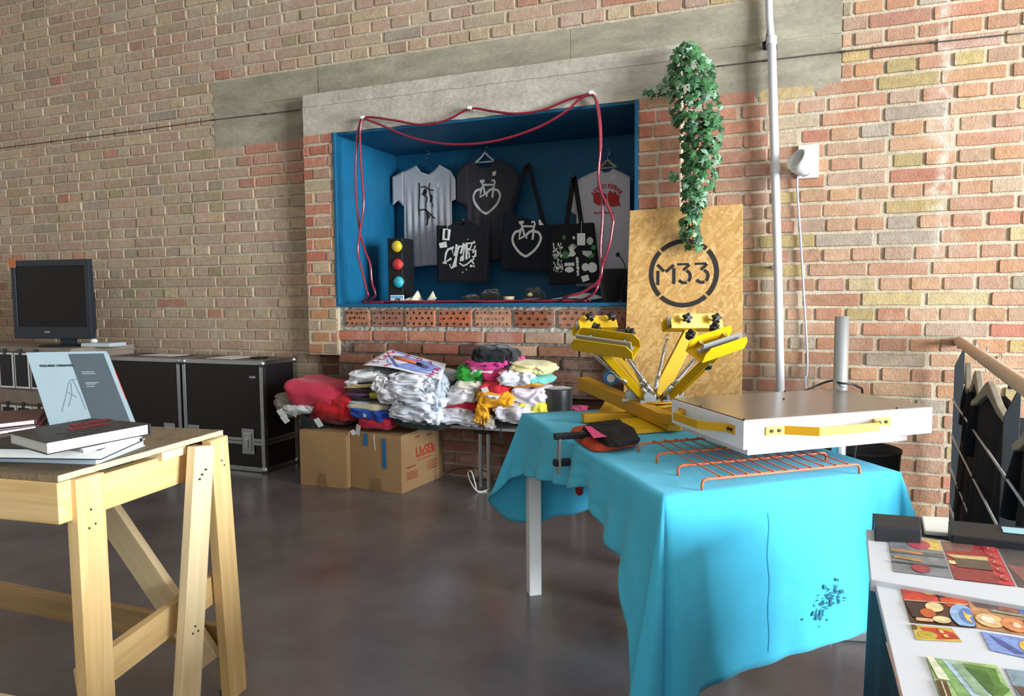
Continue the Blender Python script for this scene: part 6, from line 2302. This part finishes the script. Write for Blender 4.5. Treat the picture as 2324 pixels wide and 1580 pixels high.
for s in (0, 132):
    band([(452 + s, 526), (540 + s, 526)], 18)
    band([(545 + s, 530), (500 + s, 574)], 22)
    band([(508 + s + 45 * math.cos(math.radians(a)), 622 - 48 * math.sin(math.radians(a))) for a in range(70, -52, -12)])
    band([(508 + s + 45 * math.cos(math.radians(a)), 622 - 48 * math.sin(math.radians(a))) for a in range(-64, -160, -12)])
mb.build('stencilled_mark', mat('stencil_black', '2b2624', .75), ob)

# ---------------------------------------------------------------- hanging ivy
IVY = [mat('ivy_dark', '254a2b', .5, var=.25, scale=60, spec=.4), mat('ivy_green', '416e42', .5, var=.25, scale=60, spec=.4), mat('ivy_pale', '7d9c82', .55, var=.2, scale=60, spec=.4)]
random.seed(21)
iv = thing('ivy', 'long trailing ivy hanging over the concrete lintel in front of the strand board', 'plant', (-0.4611, 3.85, 1.4095))
LEAF = [(0, 0), (.24, -.16), (.52, -.1), (.36, .16), (.62, .42), (.28, .5), (0, 1.), (-.28, .5), (-.62, .42), (-.36, .16), (-.52, -.1), (-.24, -.16)]
fol = MB()
def leaf(c, s, n, up, mi):
    n = V(n).normalized()
    y = (V(up) - n * V(up).dot(n)).normalized()
    x = y.cross(n)
    fol.mi = mi
    vs = [V(c) + x * a * s + y * (b - .4) * s - n * (.22 * abs(a) * s + .12 * (b - .4) ** 2 * s) for a, b in LEAF]
    mid = V(c) + n * .03 * s
    fol.add(vs + [mid], [(i, (i + 1) % 12, 12) for i in range(12)])
# outline of the trail, row by row: centre and half width in metres from the photograph's proportions
rows = [(-0.5144, 2.4586, 0.0378), (-0.5093, 2.3909, 0.084), (-0.4906, 2.3215, 0.1218), (-0.4852, 2.2312, 0.1344), (-0.4754, 2.1403, 0.1386), (-0.4475, 2.0475, 0.1218), (-0.4286, 1.9556, 0.105), (-0.4277, 1.8651, 0.0966), (-0.4446, 1.7756, 0.0882), (-0.4572, 1.6852, 0.0714), (-0.4744, 1.5944, 0.0546), (-0.4918, 1.5146, 0.0504), (-0.482, 1.4449, 0.0462), (-0.4587, 1.3909, 0.0336)]
tab_c = [(-z, x) for x, z, w in rows]
tab_w = [(-z, w) for x, z, w in rows]
z_hi, z_lo = rows[0][1], rows[-1][1]
n_l = 0
while n_l < 560:
    z = random.uniform(z_lo, z_hi)
    w = interp(tab_w, -z)
    if random.random() > (w / .14) ** .8 + .12:
        continue
    a = random.uniform(-1, 1)
    x = interp(tab_c, -z) + w * a
    dpt = math.sqrt(max(0, 1 - a * a))
    y = 3.875 - dpt * (.03 + w * .85) * random.uniform(.25, 1)
    nrm = (a * .8 + random.uniform(-.5, .5), -1 + random.uniform(-.3, .4), random.uniform(-.1, .8))
    leaf((x, y, z), random.uniform(.028, .046), nrm, (random.uniform(-.6, .6), 0, -1), random.choice((0, 0, 1, 1, 1, 2)))
    n_l += 1
for p in [(-0.7213, 3.86, 2.2235), (-0.6838, 3.86, 2.2378), (-0.656, 3.86, 2.2622), (-0.6372, 3.86, 2.2372), (-0.6121, 3.86, 2.2754), (-0.5866, 3.86, 2.2498), (-0.564, 3.86, 2.279), (-0.6977, 3.86, 2.2118), (-0.6238, 3.86, 2.295), (-0.5387, 3.86, 2.2489), (-0.5916, 3.86, 2.3003), (-0.6464, 3.86, 2.2245), (-0.5734, 3.86, 1.7629), (-0.5597, 3.86, 1.7804), (-0.5829, 3.86, 1.7912)]:
    for k in range(2):
        leaf((p[0] + random.uniform(-.012, .012), p[1] + random.uniform(-.03, .02), p[2] + random.uniform(-.012, .012)), random.uniform(.03, .044), (random.uniform(-.6, .2), -1, random.uniform(0, .6)), (random.uniform(-1, .2), 0, -.7), random.choice((0, 1, 1, 2)))
f = fol.build('foliage', IVY, iv)
f['kind'] = 'stuff'
STEM = mat('ivy_stem', '5a4a34', .7)
mb = MB()
mb.sm = True
for off in (-.3, 0, .35):
    mb.tube(spline([(x + w * off, 3.86 - .02 * abs(off), z) for x, z, w in rows], 3), .0028, 6)
mb.tube(spline([(rows[2][0], 3.87, rows[2][1]), (rows[3][0] - .05, 3.85, rows[3][1] + .02)] + [tuple(q) for q in [(-0.5958, 3.86, 2.2554), (-0.6651, 3.86, 2.2403), (-0.7165, 3.86, 2.223)]], 4), .0024, 6)
mb.build('stem', STEM, iv)
mb = MB()
mb.cyl((rows[0][0], 3.84, rows[0][1] + .006), (rows[0][0], BY + .01, rows[0][1] + .002), .004, 8)
mb.build('nail', STEEL, iv)

# ---------------------------------------------------------------- pipe and wall lamp
PW = mat('white_painted_pipe', 'd3d3d8', .35)
t = thing('conduit_pipe', 'white vertical pipe running down the brick wall right of the ivy', 'pipe', (-0.0146, 3.99, 0.3748)[:2] + (0,))
pp1 = [(-0.1519, 4.015, 3.99), (-0.1219, 4.015, 2.881), (-0.1104, 4.01, 2.5898), (-0.0997, 4.0, 2.4782)]
pp2 = [(-0.0973, 3.995, 2.4673), (-0.0685, 3.995, 1.8063), (-0.0429, 3.995, 1.22), (-0.0219, 3.995, 0.6585)]
lo = V(pp2[-1])
lo2 = lo + (lo - V(pp2[0])) * ((lo.z - .0) / (pp2[0][2] - lo.z))
mb = MB()
mb.sm = True
mb.tube(pp1, .018, 14)
mb.build('upper_pipe', PW, t)
mb = MB()
mb.sm = True
mb.tube(list(pp2) + [lo2], .0215, 16)
mb.build('lower_pipe', PW, t)
for p, q in ((pp2[0], .026), (pp2[1], .0255)):
    mb = MB()
    mb.cyl(V(p) - V((0, 0, .02)), V(p) + V((0, 0, .02)), q, 18)
    mb.build('coupler', PW, t, bevel=.003)
for z in (2.45, 1.3, .6):
    f_ = (pp2[0][2] - z) / (pp2[0][2] - lo2.z)
    c = lerp(V(pp2[0]), lo2, f_)
    mb = MB()
    mb.box(c.x - .028, c.x + .028, c.y - .004, WY, z - .008, z + .008)
    mb.build('pipe_clip', STEEL, t)
mb = MB()
mb.sm = True
mb.tube(spline([(-0.1632, 4.03, 3.98), (-0.1332, 4.03, 2.8894), (-0.1204, 4.03, 2.643), (-0.1145, 4.03, 2.5528), (-0.1201, 4.035, 2.488), (-0.1301, 4.035, 2.4398), (-0.1373, 4.035, 2.479)], 6), .008, 8)
tag(mb.build('dark_cable', PLASTIC_B), 'dark cable running down the lintel beside the top of the white pipe', 'cable')

t = thing('wall_lamp', 'white round wall lamp on a square plate with a hanging cable', 'lamp', (0.0949, 4.03, 1.7664))
mb = MB()
p, q = (0.0431, 4.045, 1.929), (0.142, 4.045, 1.7587)
mb.box(p[0], q[0], 4.035, 4.056, q[2], p[2])
mb.build('plate', PLASTIC_W, t, bevel=.003)
hc = V((0.0993, 3.98, 1.794))
axv = V((-.62, -.5, .42)).normalized()
mb = MB()
mb.lathe(hc, [(.012, -.012), (.042, 0), (.056, .03), (.060, .07), (.058, .10), (.052, .10), (.053, .07), (.045, .03), (.02, .015)], axv, 36)
mb.build('lamp_head', PLASTIC_W, t, smooth=True)
mb = MB()
mb.cyl(hc + axv * .02, (hc.x, 4.04, hc.z), .012, 14)
mb.build('arm', PLASTIC_W, t)
mb = MB()
for i in range(9):
    a = i * .16 - .7
    x, y, z = frame_from(axv)
    c = hc + axv * .008 + (x * math.cos(a - 1.5) + y * math.sin(a - 1.5)) * .047
    mb.bar(c, c + axv * .03, .002, .006, (x * math.cos(a - 1.5) + y * math.sin(a - 1.5)))
mb.build('cooling_ribs', mat('grey_plastic', '8d9296', .5), t)
mb = MB()
mb.sm = True
mb.tube(spline([(0.0522, 4.02, 1.7723), (0.04, 4.03, 1.752), (0.0492, 4.035, 1.6108), (0.0662, 4.035, 1.4037), (0.0898, 4.035, 1.0796), (0.1074, 4.035, 0.8466), (0.1075, 4.03, 0.7298), (0.0992, 4.02, 0.7025), (0.1078, 4.03, 0.6122)], 6), .0052, 8)
mb.build('cable', mat('pale_blue_grey_cable', 'b8bccb', .5), t)

# ---------------------------------------------------------------- black bin behind the table
mb = MB()
bc = (.305, 3.26, .001)
mb.lathe(bc, [(.12, 0), (.135, .2), (.148, .505), (.152, .508), (.152, .498), (.142, .49), (.12, .1), (.02, .02)], n=44)
tag(mb.build('black_bin', mat('matt_black_plastic', '141419', .6), smooth=True), 'round black bin standing by the wall behind the dryer pole', 'bin')

# ---------------------------------------------------------------- stair railing with black shirts
PST = mat('grey_flat_steel', '2e3438', .65)
RAILW = mat('pale_round_rail', 'c3a488', .6, var=.12, scale=14, stretch=(8, 1, 8))
ra, rb = V((.795, 4.02, .915)), V((.545, 1.757, .8955))
t = thing('stair_railing', 'grey steel railing with a round wooden handrail and thin wires', 'railing', (.66, 2.8, 0))
rd = (rb - ra).normalized()
mb = MB()
mb.sm = True
mb.cyl(ra - rd * .03, rb, .0225, 20)
mb.build('handrail', RAILW, t, bevel=0)
posts = [ra + rd * .06, ra + rd * 1.60, ra + rd * 2.24]
side = V((rd.y, -rd.x, 0)).normalized()
for p in posts:
    mb = MB()
    w_, th = .020, .005
    vs = []
    for d in (-th, th):
        vs += [V((p.x, p.y, 0)) + side * a * w_ + rd * d + V((0, 0, z)) for a, z in ((-1, .0), (1, .0), (1, p.z - .115), (-1, p.z - .012))]
    mb.add(vs, [(0, 1, 2, 3), (7, 6, 5, 4), (0, 4, 5, 1), (1, 5, 6, 2), (2, 6, 7, 3), (3, 7, 4, 0)])
    mb.build('post', PST, t, bevel=.001)
    mb = MB()
    mb.obox(V((p.x, p.y, p.z - .018)), side * .012, rd * .004, (0, 0, .012))
    mb.build('rail_bracket', PST, t)


for z in [0.635, 0.4614, 0.2982, 0.1183]:
    mb = MB()
    mb.cyl(V((posts[0].x, posts[0].y, z)) + side * .024, V((rb.x, rb.y, z)) + side * .024, .0045, 8)
    mb.build('wire', STEEL, t, smooth=True)

BSH = mat('black_shirt_cotton', '121318', .95, var=.15, scale=20, bump=.2, bscale=200)
HGR = mat('grey_wooden_hanger', '8d8474', .55, var=.2, scale=20)
def rail_shirt(label, f, ang, w, zlen, grp='black shirts hung on the stair railing', dz=0.):
    c = ra + rd * f - side * .028
    d = V((math.cos(ang), math.sin(ang), 0))
    n = V((-d.y, d.x, 0))
    s = thing('hanging_shirt', label, 'shirt', (c.x, c.y, c.z - zlen), grp)
    zt = c.z - .075 - dz
    mb = MB()
    mb.sm = True
    pts = [V((c.x, c.y, zt + .01)), V((c.x, c.y, c.z + .012))]
    for i in range(7):
        a = i * math.pi / 6
        pts.append(V((c.x, c.y, c.z + .006)) + d * (.027 - .027 * math.cos(a)) - d * .027 + V((0, 0, .0 + .0285 * math.sin(a))))
    pts[1] = V((c.x, c.y, c.z - .01)) - d * .027
    mb.tube(spline(pts, 3), .0022, 6)
    mb.build('hook', CHROME, s)
    mb = MB()
    sh = [(-w, -.085), (-w * .6, -.055), (-.035, -.005), (0, .012), (.035, -.005), (w * .6, -.055), (w, -.085), (w, -.105), (w * .6, -.085), (.035, -.05), (0, -.038), (-.035, -.05), (-w * .6, -.085), (-w, -.105)]
    mb.prism([(a, b) for a, b in sh][::-1], V((c.x, c.y, zt)) - n * .014, d, (0, 0, 1), .024)
    mb.build('hanger', HGR, s, bevel=.004)
    mb = MB()
    mb.sm = True
    def fn(u, v):
        a = u * 2 * math.pi
        k = math.cos(a)
        ww = (w + .02) * (1 + .05 * v)
        x = math.copysign(abs(k) ** .7, k) * ww
        top_ = zt - .018 - .085 * min(1, abs(x) / w) ** .9 - (.055 * max(0, 1 - abs(x) / .06) if math.sin(a) < 0 else .02 * max(0, 1 - abs(x) / .06))
        z = lerp(top_, c.z - zlen, v)
        y = math.sin(a) * (.02 + .035 * v) + .012 * math.sin(x * 70 + v * 3) * v
        p = V((c.x, c.y, 0)) + d * x + n * y
        return (p.x, p.y, z + .012 * math.sin(x * 30) * (v > .95))
    mb.grid(fn, 56, 22, wrap=True)
    mb.build('body', BSH, s, solid=.002)
    for sg in (-1, 1):
        mb = MB()
        mb.sm = True
        p0 = V((c.x, c.y, zt - .10)) + d * sg * w * .98
        p1 = V((c.x, c.y, zt - .30)) + d * sg * (w + .045)
        mb.tube([p0 + V((0, 0, .015)), lerp(p0, p1, .4), p1], [.028, .045, .05], 14, flat=.45)
        mb.build('sleeve', BSH, s)
rail_shirt('black shirt on a wooden hanger nearest the wall on the stair railing', .42, math.radians(-100), .185, .74)
rail_shirt('black shirt hanging second from the wall on the stair railing', .76, math.radians(-96), .185, .72)
rail_shirt('black shirt hanging third from the wall on the stair railing', 1.12, math.radians(-88), .19, .74)
rail_shirt('black shirt on the railing past the second post at the frame edge', 1.95, math.radians(-93), .19, .74)

# ---------------------------------------------------------------- display table with photo boards
SKIRT = mat('black_table_skirt', '15191f', .8, var=.1, scale=10)
BOARDW = mat('white_photo_board', 'd6dae2', .5)
DT = .70
t = thing('display_table', 'black draped display table carrying the photo boards', 'table', (.42, 1.06, 0))
mb = MB()
mb.box(.178, 0.66, .52, 1.60, DT - .02, DT)
mb.build('table_top', SKIRT, t, bevel=.003)
mb = MB()
mb.sm = True
def sk(u, v):
    P = [(.175, .518), (.175, 1.602), (0.662, 1.602), (0.662, .518)]
    k = u * 4 % 4
    i = int(k)
    a, b = V((*P[i], 0)), V((*P[(i + 1) % 4], 0))
    p = lerp(a, b, k - i)
    o = (p - V((.42, 1.06, 0))).normalized()
    p = p + o * v * (.026 + .010 * math.sin(u * 2 * math.pi * 22))
    return (p.x, p.y, lerp(DT - .002, .003, v))
mb.grid(sk, 176, 10, wrap=True)
mb.build('skirt', SKIRT, t, solid=.002)

RP = {}
def pm(c):
    if c not in RP:
        RP[c] = mat('photo_ink_' + c, c, .4, var=.38, scale=75)
    return RP[c]

def board(name, label, P, z, th):
    P = [V((*p[:2], z)) for p in P]
    c = sum(P, V((0, 0, 0))) / 4
    s = thing(name, label, 'photo board', (c.x, c.y, z), 'photo boards on the display table')
    mb = MB()
    mb.add([p for p in P] + [p + V((0, 0, th)) for p in P], [(0, 1, 2, 3), (7, 6, 5, 4), (0, 4, 5, 1), (1, 5, 6, 2), (2, 6, 7, 3), (3, 7, 4, 0)])
    if (P[1] - P[0]).cross(P[3] - P[0]).z > 0:
        mb.f = [f[::-1] for f in mb.f]
    mb.build('panel', BOARDW, s, bevel=.0015)
    return s

def photo(parent, P, z, shapes, bg):
    """a printed picture: background and coloured patches, (a, b) from its top left"""
    P = [V((*p[:2], z)) for p in P]
    q = lambda a, b, k=0: lerp(lerp(P[0], P[1], a), lerp(P[3], P[2], a), b) + V((0, 0, .0004 + .0002 * k))
    mb = MB()
    cols = [bg]
    def face(pts):
        n = V((0, 0, 0))
        for i in range(len(pts)):
            n += pts[i].cross(pts[(i + 1) % len(pts)])
        mb.add(pts if n.z > 0 else pts[::-1], [tuple(range(len(pts)))])
    face([q(0, 0), q(1, 0), q(1, 1), q(0, 1)])
    for k, (kind, c, d) in enumerate(shapes):
        if c not in cols:
            cols.append(c)
        mb.mi = cols.index(c)
        if kind == 'r':
            a0, b0, a1, b1 = d
            face([q(a0, b0, k + 1), q(a1, b0, k + 1), q(a1, b1, k + 1), q(a0, b1, k + 1)])
        elif kind == 'e':
            a, b, ra_, rb_ = d
            face([q(min(1, max(0, a + ra_ * math.cos(i * math.pi / 10))), min(1, max(0, b + rb_ * math.sin(i * math.pi / 10))), k + 1) for i in range(20)])
        else:
            face([q(a, b, k + 1) for a, b in d])
    mb.build('photo_print', [pm(c) for c in cols], parent)

ZB = DT + .012
tl, bl, tr = V((0.1443, 1.4176, 0.728)), V((0.1264, 1.1644, 0.728)), V((0.3772, 1.3801, 0.728))
d1 = (tr - tl).normalized()
b1 = board('photo_board', 'upper white board with a row of concert like photographs', [tl, tl + d1 * .49, tl + d1 * .49 + (bl - tl), bl], DT + .001, .019)
zz = DT + .0205
photo(b1, [(0.1758, 1.3919, 0.729), (0.2562, 1.3936, 0.729), (0.241, 1.2073, 0.729), (0.163, 1.2067, 0.729)], zz, [('p', 'd6b660', ((.3, .0), (1, .02), (1, .34), (.45, .3), (.38, .12))), ('e', 'b04a58', (.58, .2, .22, .14)), ('r', '5b6266', (.0, .42, 1, .52)), ('p', 'c08a50', ((.02, .40), (.6, .44), (.6, .50), (.02, .46))), ('p', 'b98a58', ((.05, .60), (.55, .62), (.55, .70), (.05, .66))), ('e', 'a63c4c', (.5, .86, .16, .1)), ('r', '4c5458', (.0, .74, 1, .78))], '7d8287')
photo(b1, [(0.2584, 1.3871, 0.729), (0.3396, 1.393, 0.729), (0.3209, 1.2048, 0.729), (0.244, 1.2047, 0.729)], zz, [('p', '7d5a54', ((0, 0), (.6, 0), (.5, .25), (0, .3))), ('r', 'b93a3e', (.74, 0, 1, 1)), ('r', '8a3636', (0, .72, .74, 1)), ('p', 'c9b27a', ((0, .38), (.74, .36), (.74, .46), (.1, .46))), ('r', '5c4f42', (.12, .46, .74, .7)), ('r', 'd8c898', (.0, .55, .12, .64))] + [('e', 'd89a96', (.87, .14 + .18 * i, .07, .05)) for i in range(5)] + [('e', 'b93a3e', (.88, .15 + .18 * i, .05, .035)) for i in range(5)], 'a23a3c')
photo(b1, [(0.3413, 1.3867, 0.729), (0.4256, 1.3882, 0.729), (0.4044, 1.207, 0.729), (0.3246, 1.2044, 0.729)], zz, [('p', '8a5a58', ((0, .5), (1, .4), (1, 1), (.2, 1))), ('e', 'b0a8a4', (.6, .4, .2, .2))], '4f4a4a')

tl2, bl2, tr2 = V((0.1339, 1.1983, 0.712)), V((0.1252, 0.8437, 0.712)), V((0.3267, 1.1852, 0.712))
d2 = (tr2 - tl2).normalized()
e2_ = (bl2 - tl2)
b2 = board('photo_board', 'lower larger white board with colourful photographs in two rows', [tl2, tl2 + d2 * .50, tl2 + d2 * .50 + e2_ * 1.75, tl2 + e2_ * 1.75], DT + .001, .011)
zz = DT + .0125
photo(b2, [(0.1663, 1.1684, 0.713), (0.2509, 1.1825, 0.713), (0.2398, 1.0526, 0.713), (0.162, 1.0413, 0.713)], zz, [('r', 'c4402c', (0, 0, .55, .40)), ('e', 'd8562c', (.8, .3, .22, .24)), ('e', 'd9a24c', (.45, .1, .12, .12)), ('e', '4a2a24', (.62, .14, .10, .12)), ('r', 'c9a08a', (0, .40, 1, .43)), ('p', '332024', ((0, .46), (.3, .48), (.32, .9), (.06, .86))), ('e', 'e2cc96', (.45, .56, .14, .13)), ('e', 'c0582c', (.32, .74, .12, .12)), ('e', '8fb4dc', (.86, .74, .2, .30)), ('e', '5b7fc4', (.92, .74, .12, .2)), ('p', 'e0c060', ((.86, .62), (.92, .7), (1, .72), (.94, .8), (.97, .92), (.88, .84))), ('e', 'e2cf9c', (.5, .9, .14, .09)), ('r', 'd8a878', (.1, .9, .36, .98))], '5a3a30')
photo(b2, [(0.1617, 1.0358, 0.713), (0.2098, 1.0416, 0.713), (0.2142, 1.0041, 0.713), (0.1616, 0.9907, 0.713)], zz, [('p', 'c0392c', ((.2, .15), (.6, .1), (.95, .35), (1, .8), (.5, .9), (.3, .6))), ('e', 'b8a83c', (.3, .65, .22, .25)), ('e', '5a4a34', (.06, .2, .07, .18)), ('r', 'e2c66a', (.62, .25, .72, .48)), ('r', 'e2c66a', (.66, .58, .76, .78))], 'd2b04a')
photo(b2, [(0.2505, 1.1725, 0.713), (0.3358, 1.1798, 0.713), (0.322, 1.0501, 0.713), (0.2408, 1.053, 0.713)], zz, [('p', '6a5450', ((0, 0), (.35, .04), (.45, .42), (.1, .4))), ('r', '6f86ae', (.2, .05, .5, .2)), ('p', 'a8685c', ((.5, .06), (.8, .2), (.72, .45), (.42, .4))), ('r', '6272a8', (.7, .2, 1, .48)), ('p', '8f9c86', ((.3, .42), (1, .5), (1, .56), (.3, .5))), ('e', 'f0c088', (.22, .76, .2, .18)), ('e', 'fbe6c8', (.2, .74, .1, .1)), ('e', 'd88a58', (.55, .8, .18, .17)), ('e', 'f4d0b0', (.58, .8, .06, .07)), ('p', '6a3a2c', ((.7, .62), (1, .66), (1, 1), (.72, .97)))], 'c08a60')
photo(b2, [(0.2424, 1.0445, 0.713), (0.3054, 1.0402, 0.713), (0.3053, 0.9777, 0.713), (0.2415, 0.9917, 0.713)], zz, [('p', '4a5aa0', ((.12, .1), (.3, .3), (.45, .6), (.6, .8), (.4, .9), (.2, .5))), ('e', 'd8b44c', (.8, .5, .24, .4)), ('e', '6a6f9a', (.8, .45, .1, .2))], '7d9ad6')
photo(b2, [(0.1652, 0.9463, 0.713), (0.2389, 0.953, 0.713), (0.2378, 0.8491, 0.713), (0.1631, 0.8365, 0.713)], zz, [('p', '7fa868', ((.12, 0), (.22, .02), (.5, 1), (.3, 1))), ('p', 'a8c4d4', ((.22, .02), (.5, .06), (.8, 1), (.5, 1))), ('p', '8fae8e', ((.34, .1), (.52, .08), (.7, .8), (.5, .7))), ('p', '55803c', ((.5, .06), (.95, .1), (.92, .4), (1, .55), (.86, .7), (.95, .85), (.8, .9))), ('p', '3f6a34', ((.52, .15), (.8, .2), (.8, .5), (.7, .7))), ('p', 'dfe0c4', ((0, 0), (.1, .0), (.22, .5), (.06, .48))), ('r', '5a3c30', (.02, .52, .16, 1)), ('r', 'c9c08a', (.08, .54, .1, 1))], '9cbc7c')
photo(b2, [(0.2456, 0.9481, 0.713), (0.306, 0.9522, 0.713), (0.3031, 0.8572, 0.713), (0.2407, 0.8485, 0.713)], zz, [('p', '7fa05a', ((.4, 0), (1, 0), (1, .3), (.5, .3))), ('p', '6a5048', ((0, .4), (1, .5), (1, 1), (.2, 1)))], '7f9aa8')
mb = MB()
pa, pb_ = V((0.1254, 0.9703, 0.714)), V((0.1251, 0.831, 0.714))
pa.z = pb_.z = DT + .0126
mb.bar(pa, pb_ + (pb_ - pa) * .5, .0022, .0006)
mb.build('brown_line', pm('8f6a62'), b2)

def tray(label, P, z, h, m, name='black_box', cat='box'):
    P = [V((*p[:2], z)) for p in P]
    mb = MB()
    mb.add(P + [p + V((0, 0, h)) for p in P], [(0, 1, 2, 3), (7, 6, 5, 4), (0, 4, 5, 1), (1, 5, 6, 2), (2, 6, 7, 3), (3, 7, 4, 0)])
    if (P[1] - P[0]).cross(P[3] - P[0]).z > 0:
        mb.f = [f[::-1] for f in mb.f]
    return tag(mb.build(name, m, bevel=.002), label, cat)
BKB = mat('black_card_box', '14181d', .6)
tray('flat black box at the back left corner of the display table', [(0.1587, 1.4352, 0.745), (0.2338, 1.4399, 0.745), (0.2244, 1.3614, 0.745), (0.1513, 1.3499, 0.745)], DT + .001, .045, BKB)
tray('sheet of white paper between the black boxes on the display table', [(0.2587, 1.575, 0.71), (0.3057, 1.5829, 0.71), (0.292, 1.4781, 0.71), (0.2479, 1.4779, 0.71)], DT + .001, .009, CARD, 'paper_sheet', 'paper')
bb = tray('long flat black box at the back of the display table by the railing', [(0.2845, 1.4723, 0.735), (0.4787, 1.4628, 0.735), (0.4591, 1.3785, 0.735), (0.2734, 1.3837, 0.735)], DT + .001, .034, BKB)
tray('pale blue card lying on the long black box', [(0.3627, 1.4563, 0.738), (0.4452, 1.4559, 0.738), (0.4377, 1.4221, 0.738), (0.3576, 1.4243, 0.738)], DT + .0355, .002, mat('pale_blue_card', 'a8d4e0', .5), 'blue_card', 'card')

# thin dark wires stapled along the wall at lintel height
WIRED = mat('dark_wall_wire', '4a4038', .7)
for lab, P in (('thin dark wire stapled along the brick wall left of the concrete lintel', [(-6.4889, 4.045, 2.4278), (-5.5173, 4.045, 2.4293), (-4.653, 4.045, 2.4305), (-3.8584, 4.045, 2.439), (-3.4066, 4.045, 2.4344), (-3.109, 4.045, 2.4342)]), ('thin dark wire stapled across the lintel end and brick wall by the white pipe', [(-0.3783, 4.045, 2.3852), (-0.1208, 4.045, 2.3852), (0.2459, 4.045, 2.3828), (0.6477, 4.045, 2.3744), (1.0252, 4.045, 2.3678)])):
    w_ = None
    mb = MB()
    mb.sm = True
    mb.tube(spline(P, 4), .0032, 6)
    w_ = tag(mb.build('wall_wire', WIRED), lab, 'wire')
    for p in P[1:-1]:
        mb = MB()
        mb.box(p[0] - .012, p[0] + .012, p[1] - .006, p[1] + .012, p[2] - .004, p[2] + .005)
        mb.build('staple', WIRED, w_)

# ---------------------------------------------------------------- light and camera
def area(name, loc, target, sx, sy, power, color):
    l = bpy.data.lights.new(name, 'AREA')
    l.shape = 'RECTANGLE'
    l.size, l.size_y = sx, sy
    l.energy = power
    l.color = color
    o = bpy.data.objects.new(name, l)
    COL.objects.link(o)
    o.location = loc
    d = V(target) - V(loc)
    o.rotation_euler = d.to_track_quat('-Z', 'Y').to_euler()
    return o

DAY = (.86, .94, 1.)
area('daylight_right_window', (7.4, (RWIN[0] + RWIN[1]) / 2, 1.65), (-.5, (RWIN[0] + RWIN[1]) / 2 + .2, 1.2), 3.0, 3.0, 2750, DAY)
area('daylight_front_window', (.9, -4.85, 2.1), (.2, 0, 1.6), 3.3, 2.1, 70, DAY)

wd = bpy.data.worlds.new('daylight')
SC.world = wd
wd.use_nodes = True
bg = wd.node_tree.nodes['Background']
sky = wd.node_tree.nodes.new('ShaderNodeTexSky')
sky.sky_type = 'HOSEK_WILKIE'
sky.sun_direction = V((.5, -.4, .75)).normalized()
sky.turbidity = 4
wd.node_tree.links.new(sky.outputs['Color'], bg.inputs['Color'])
bg.inputs['Strength'].default_value = .2

cam = bpy.data.cameras.new('camera')
co = bpy.data.objects.new('camera', cam)
COL.objects.link(co)
cam.sensor_width = 36
cam.lens = 1600 / 2324 * 36
cam.clip_start = .05
R_, U_, F_ = V((0.9321, 0.3621, -0.008)), V((-0.0185, 0.0697, 0.9974)), V((-0.3617, 0.9295, -0.0717))
M = Matrix((R_, U_, -F_)).transposed().to_4x4()
M.translation = V((0, 0, 1.15))
co.matrix_world = M
SC.camera = co

vs = SC.view_settings
vs.view_transform = 'Standard'
vs.look = 'None'
vs.gamma = 1
vs.use_curve_mapping = False
vs.exposure = 0.
cy = SC.cycles
cy.use_denoising = True
cy.max_bounces = 6
cy.diffuse_bounces = 3
cy.glossy_bounces = 3
cy.transmission_bounces = 6
cy.caustics_reflective = False
cy.caustics_refractive = False
cy.sample_clamp_indirect = 4
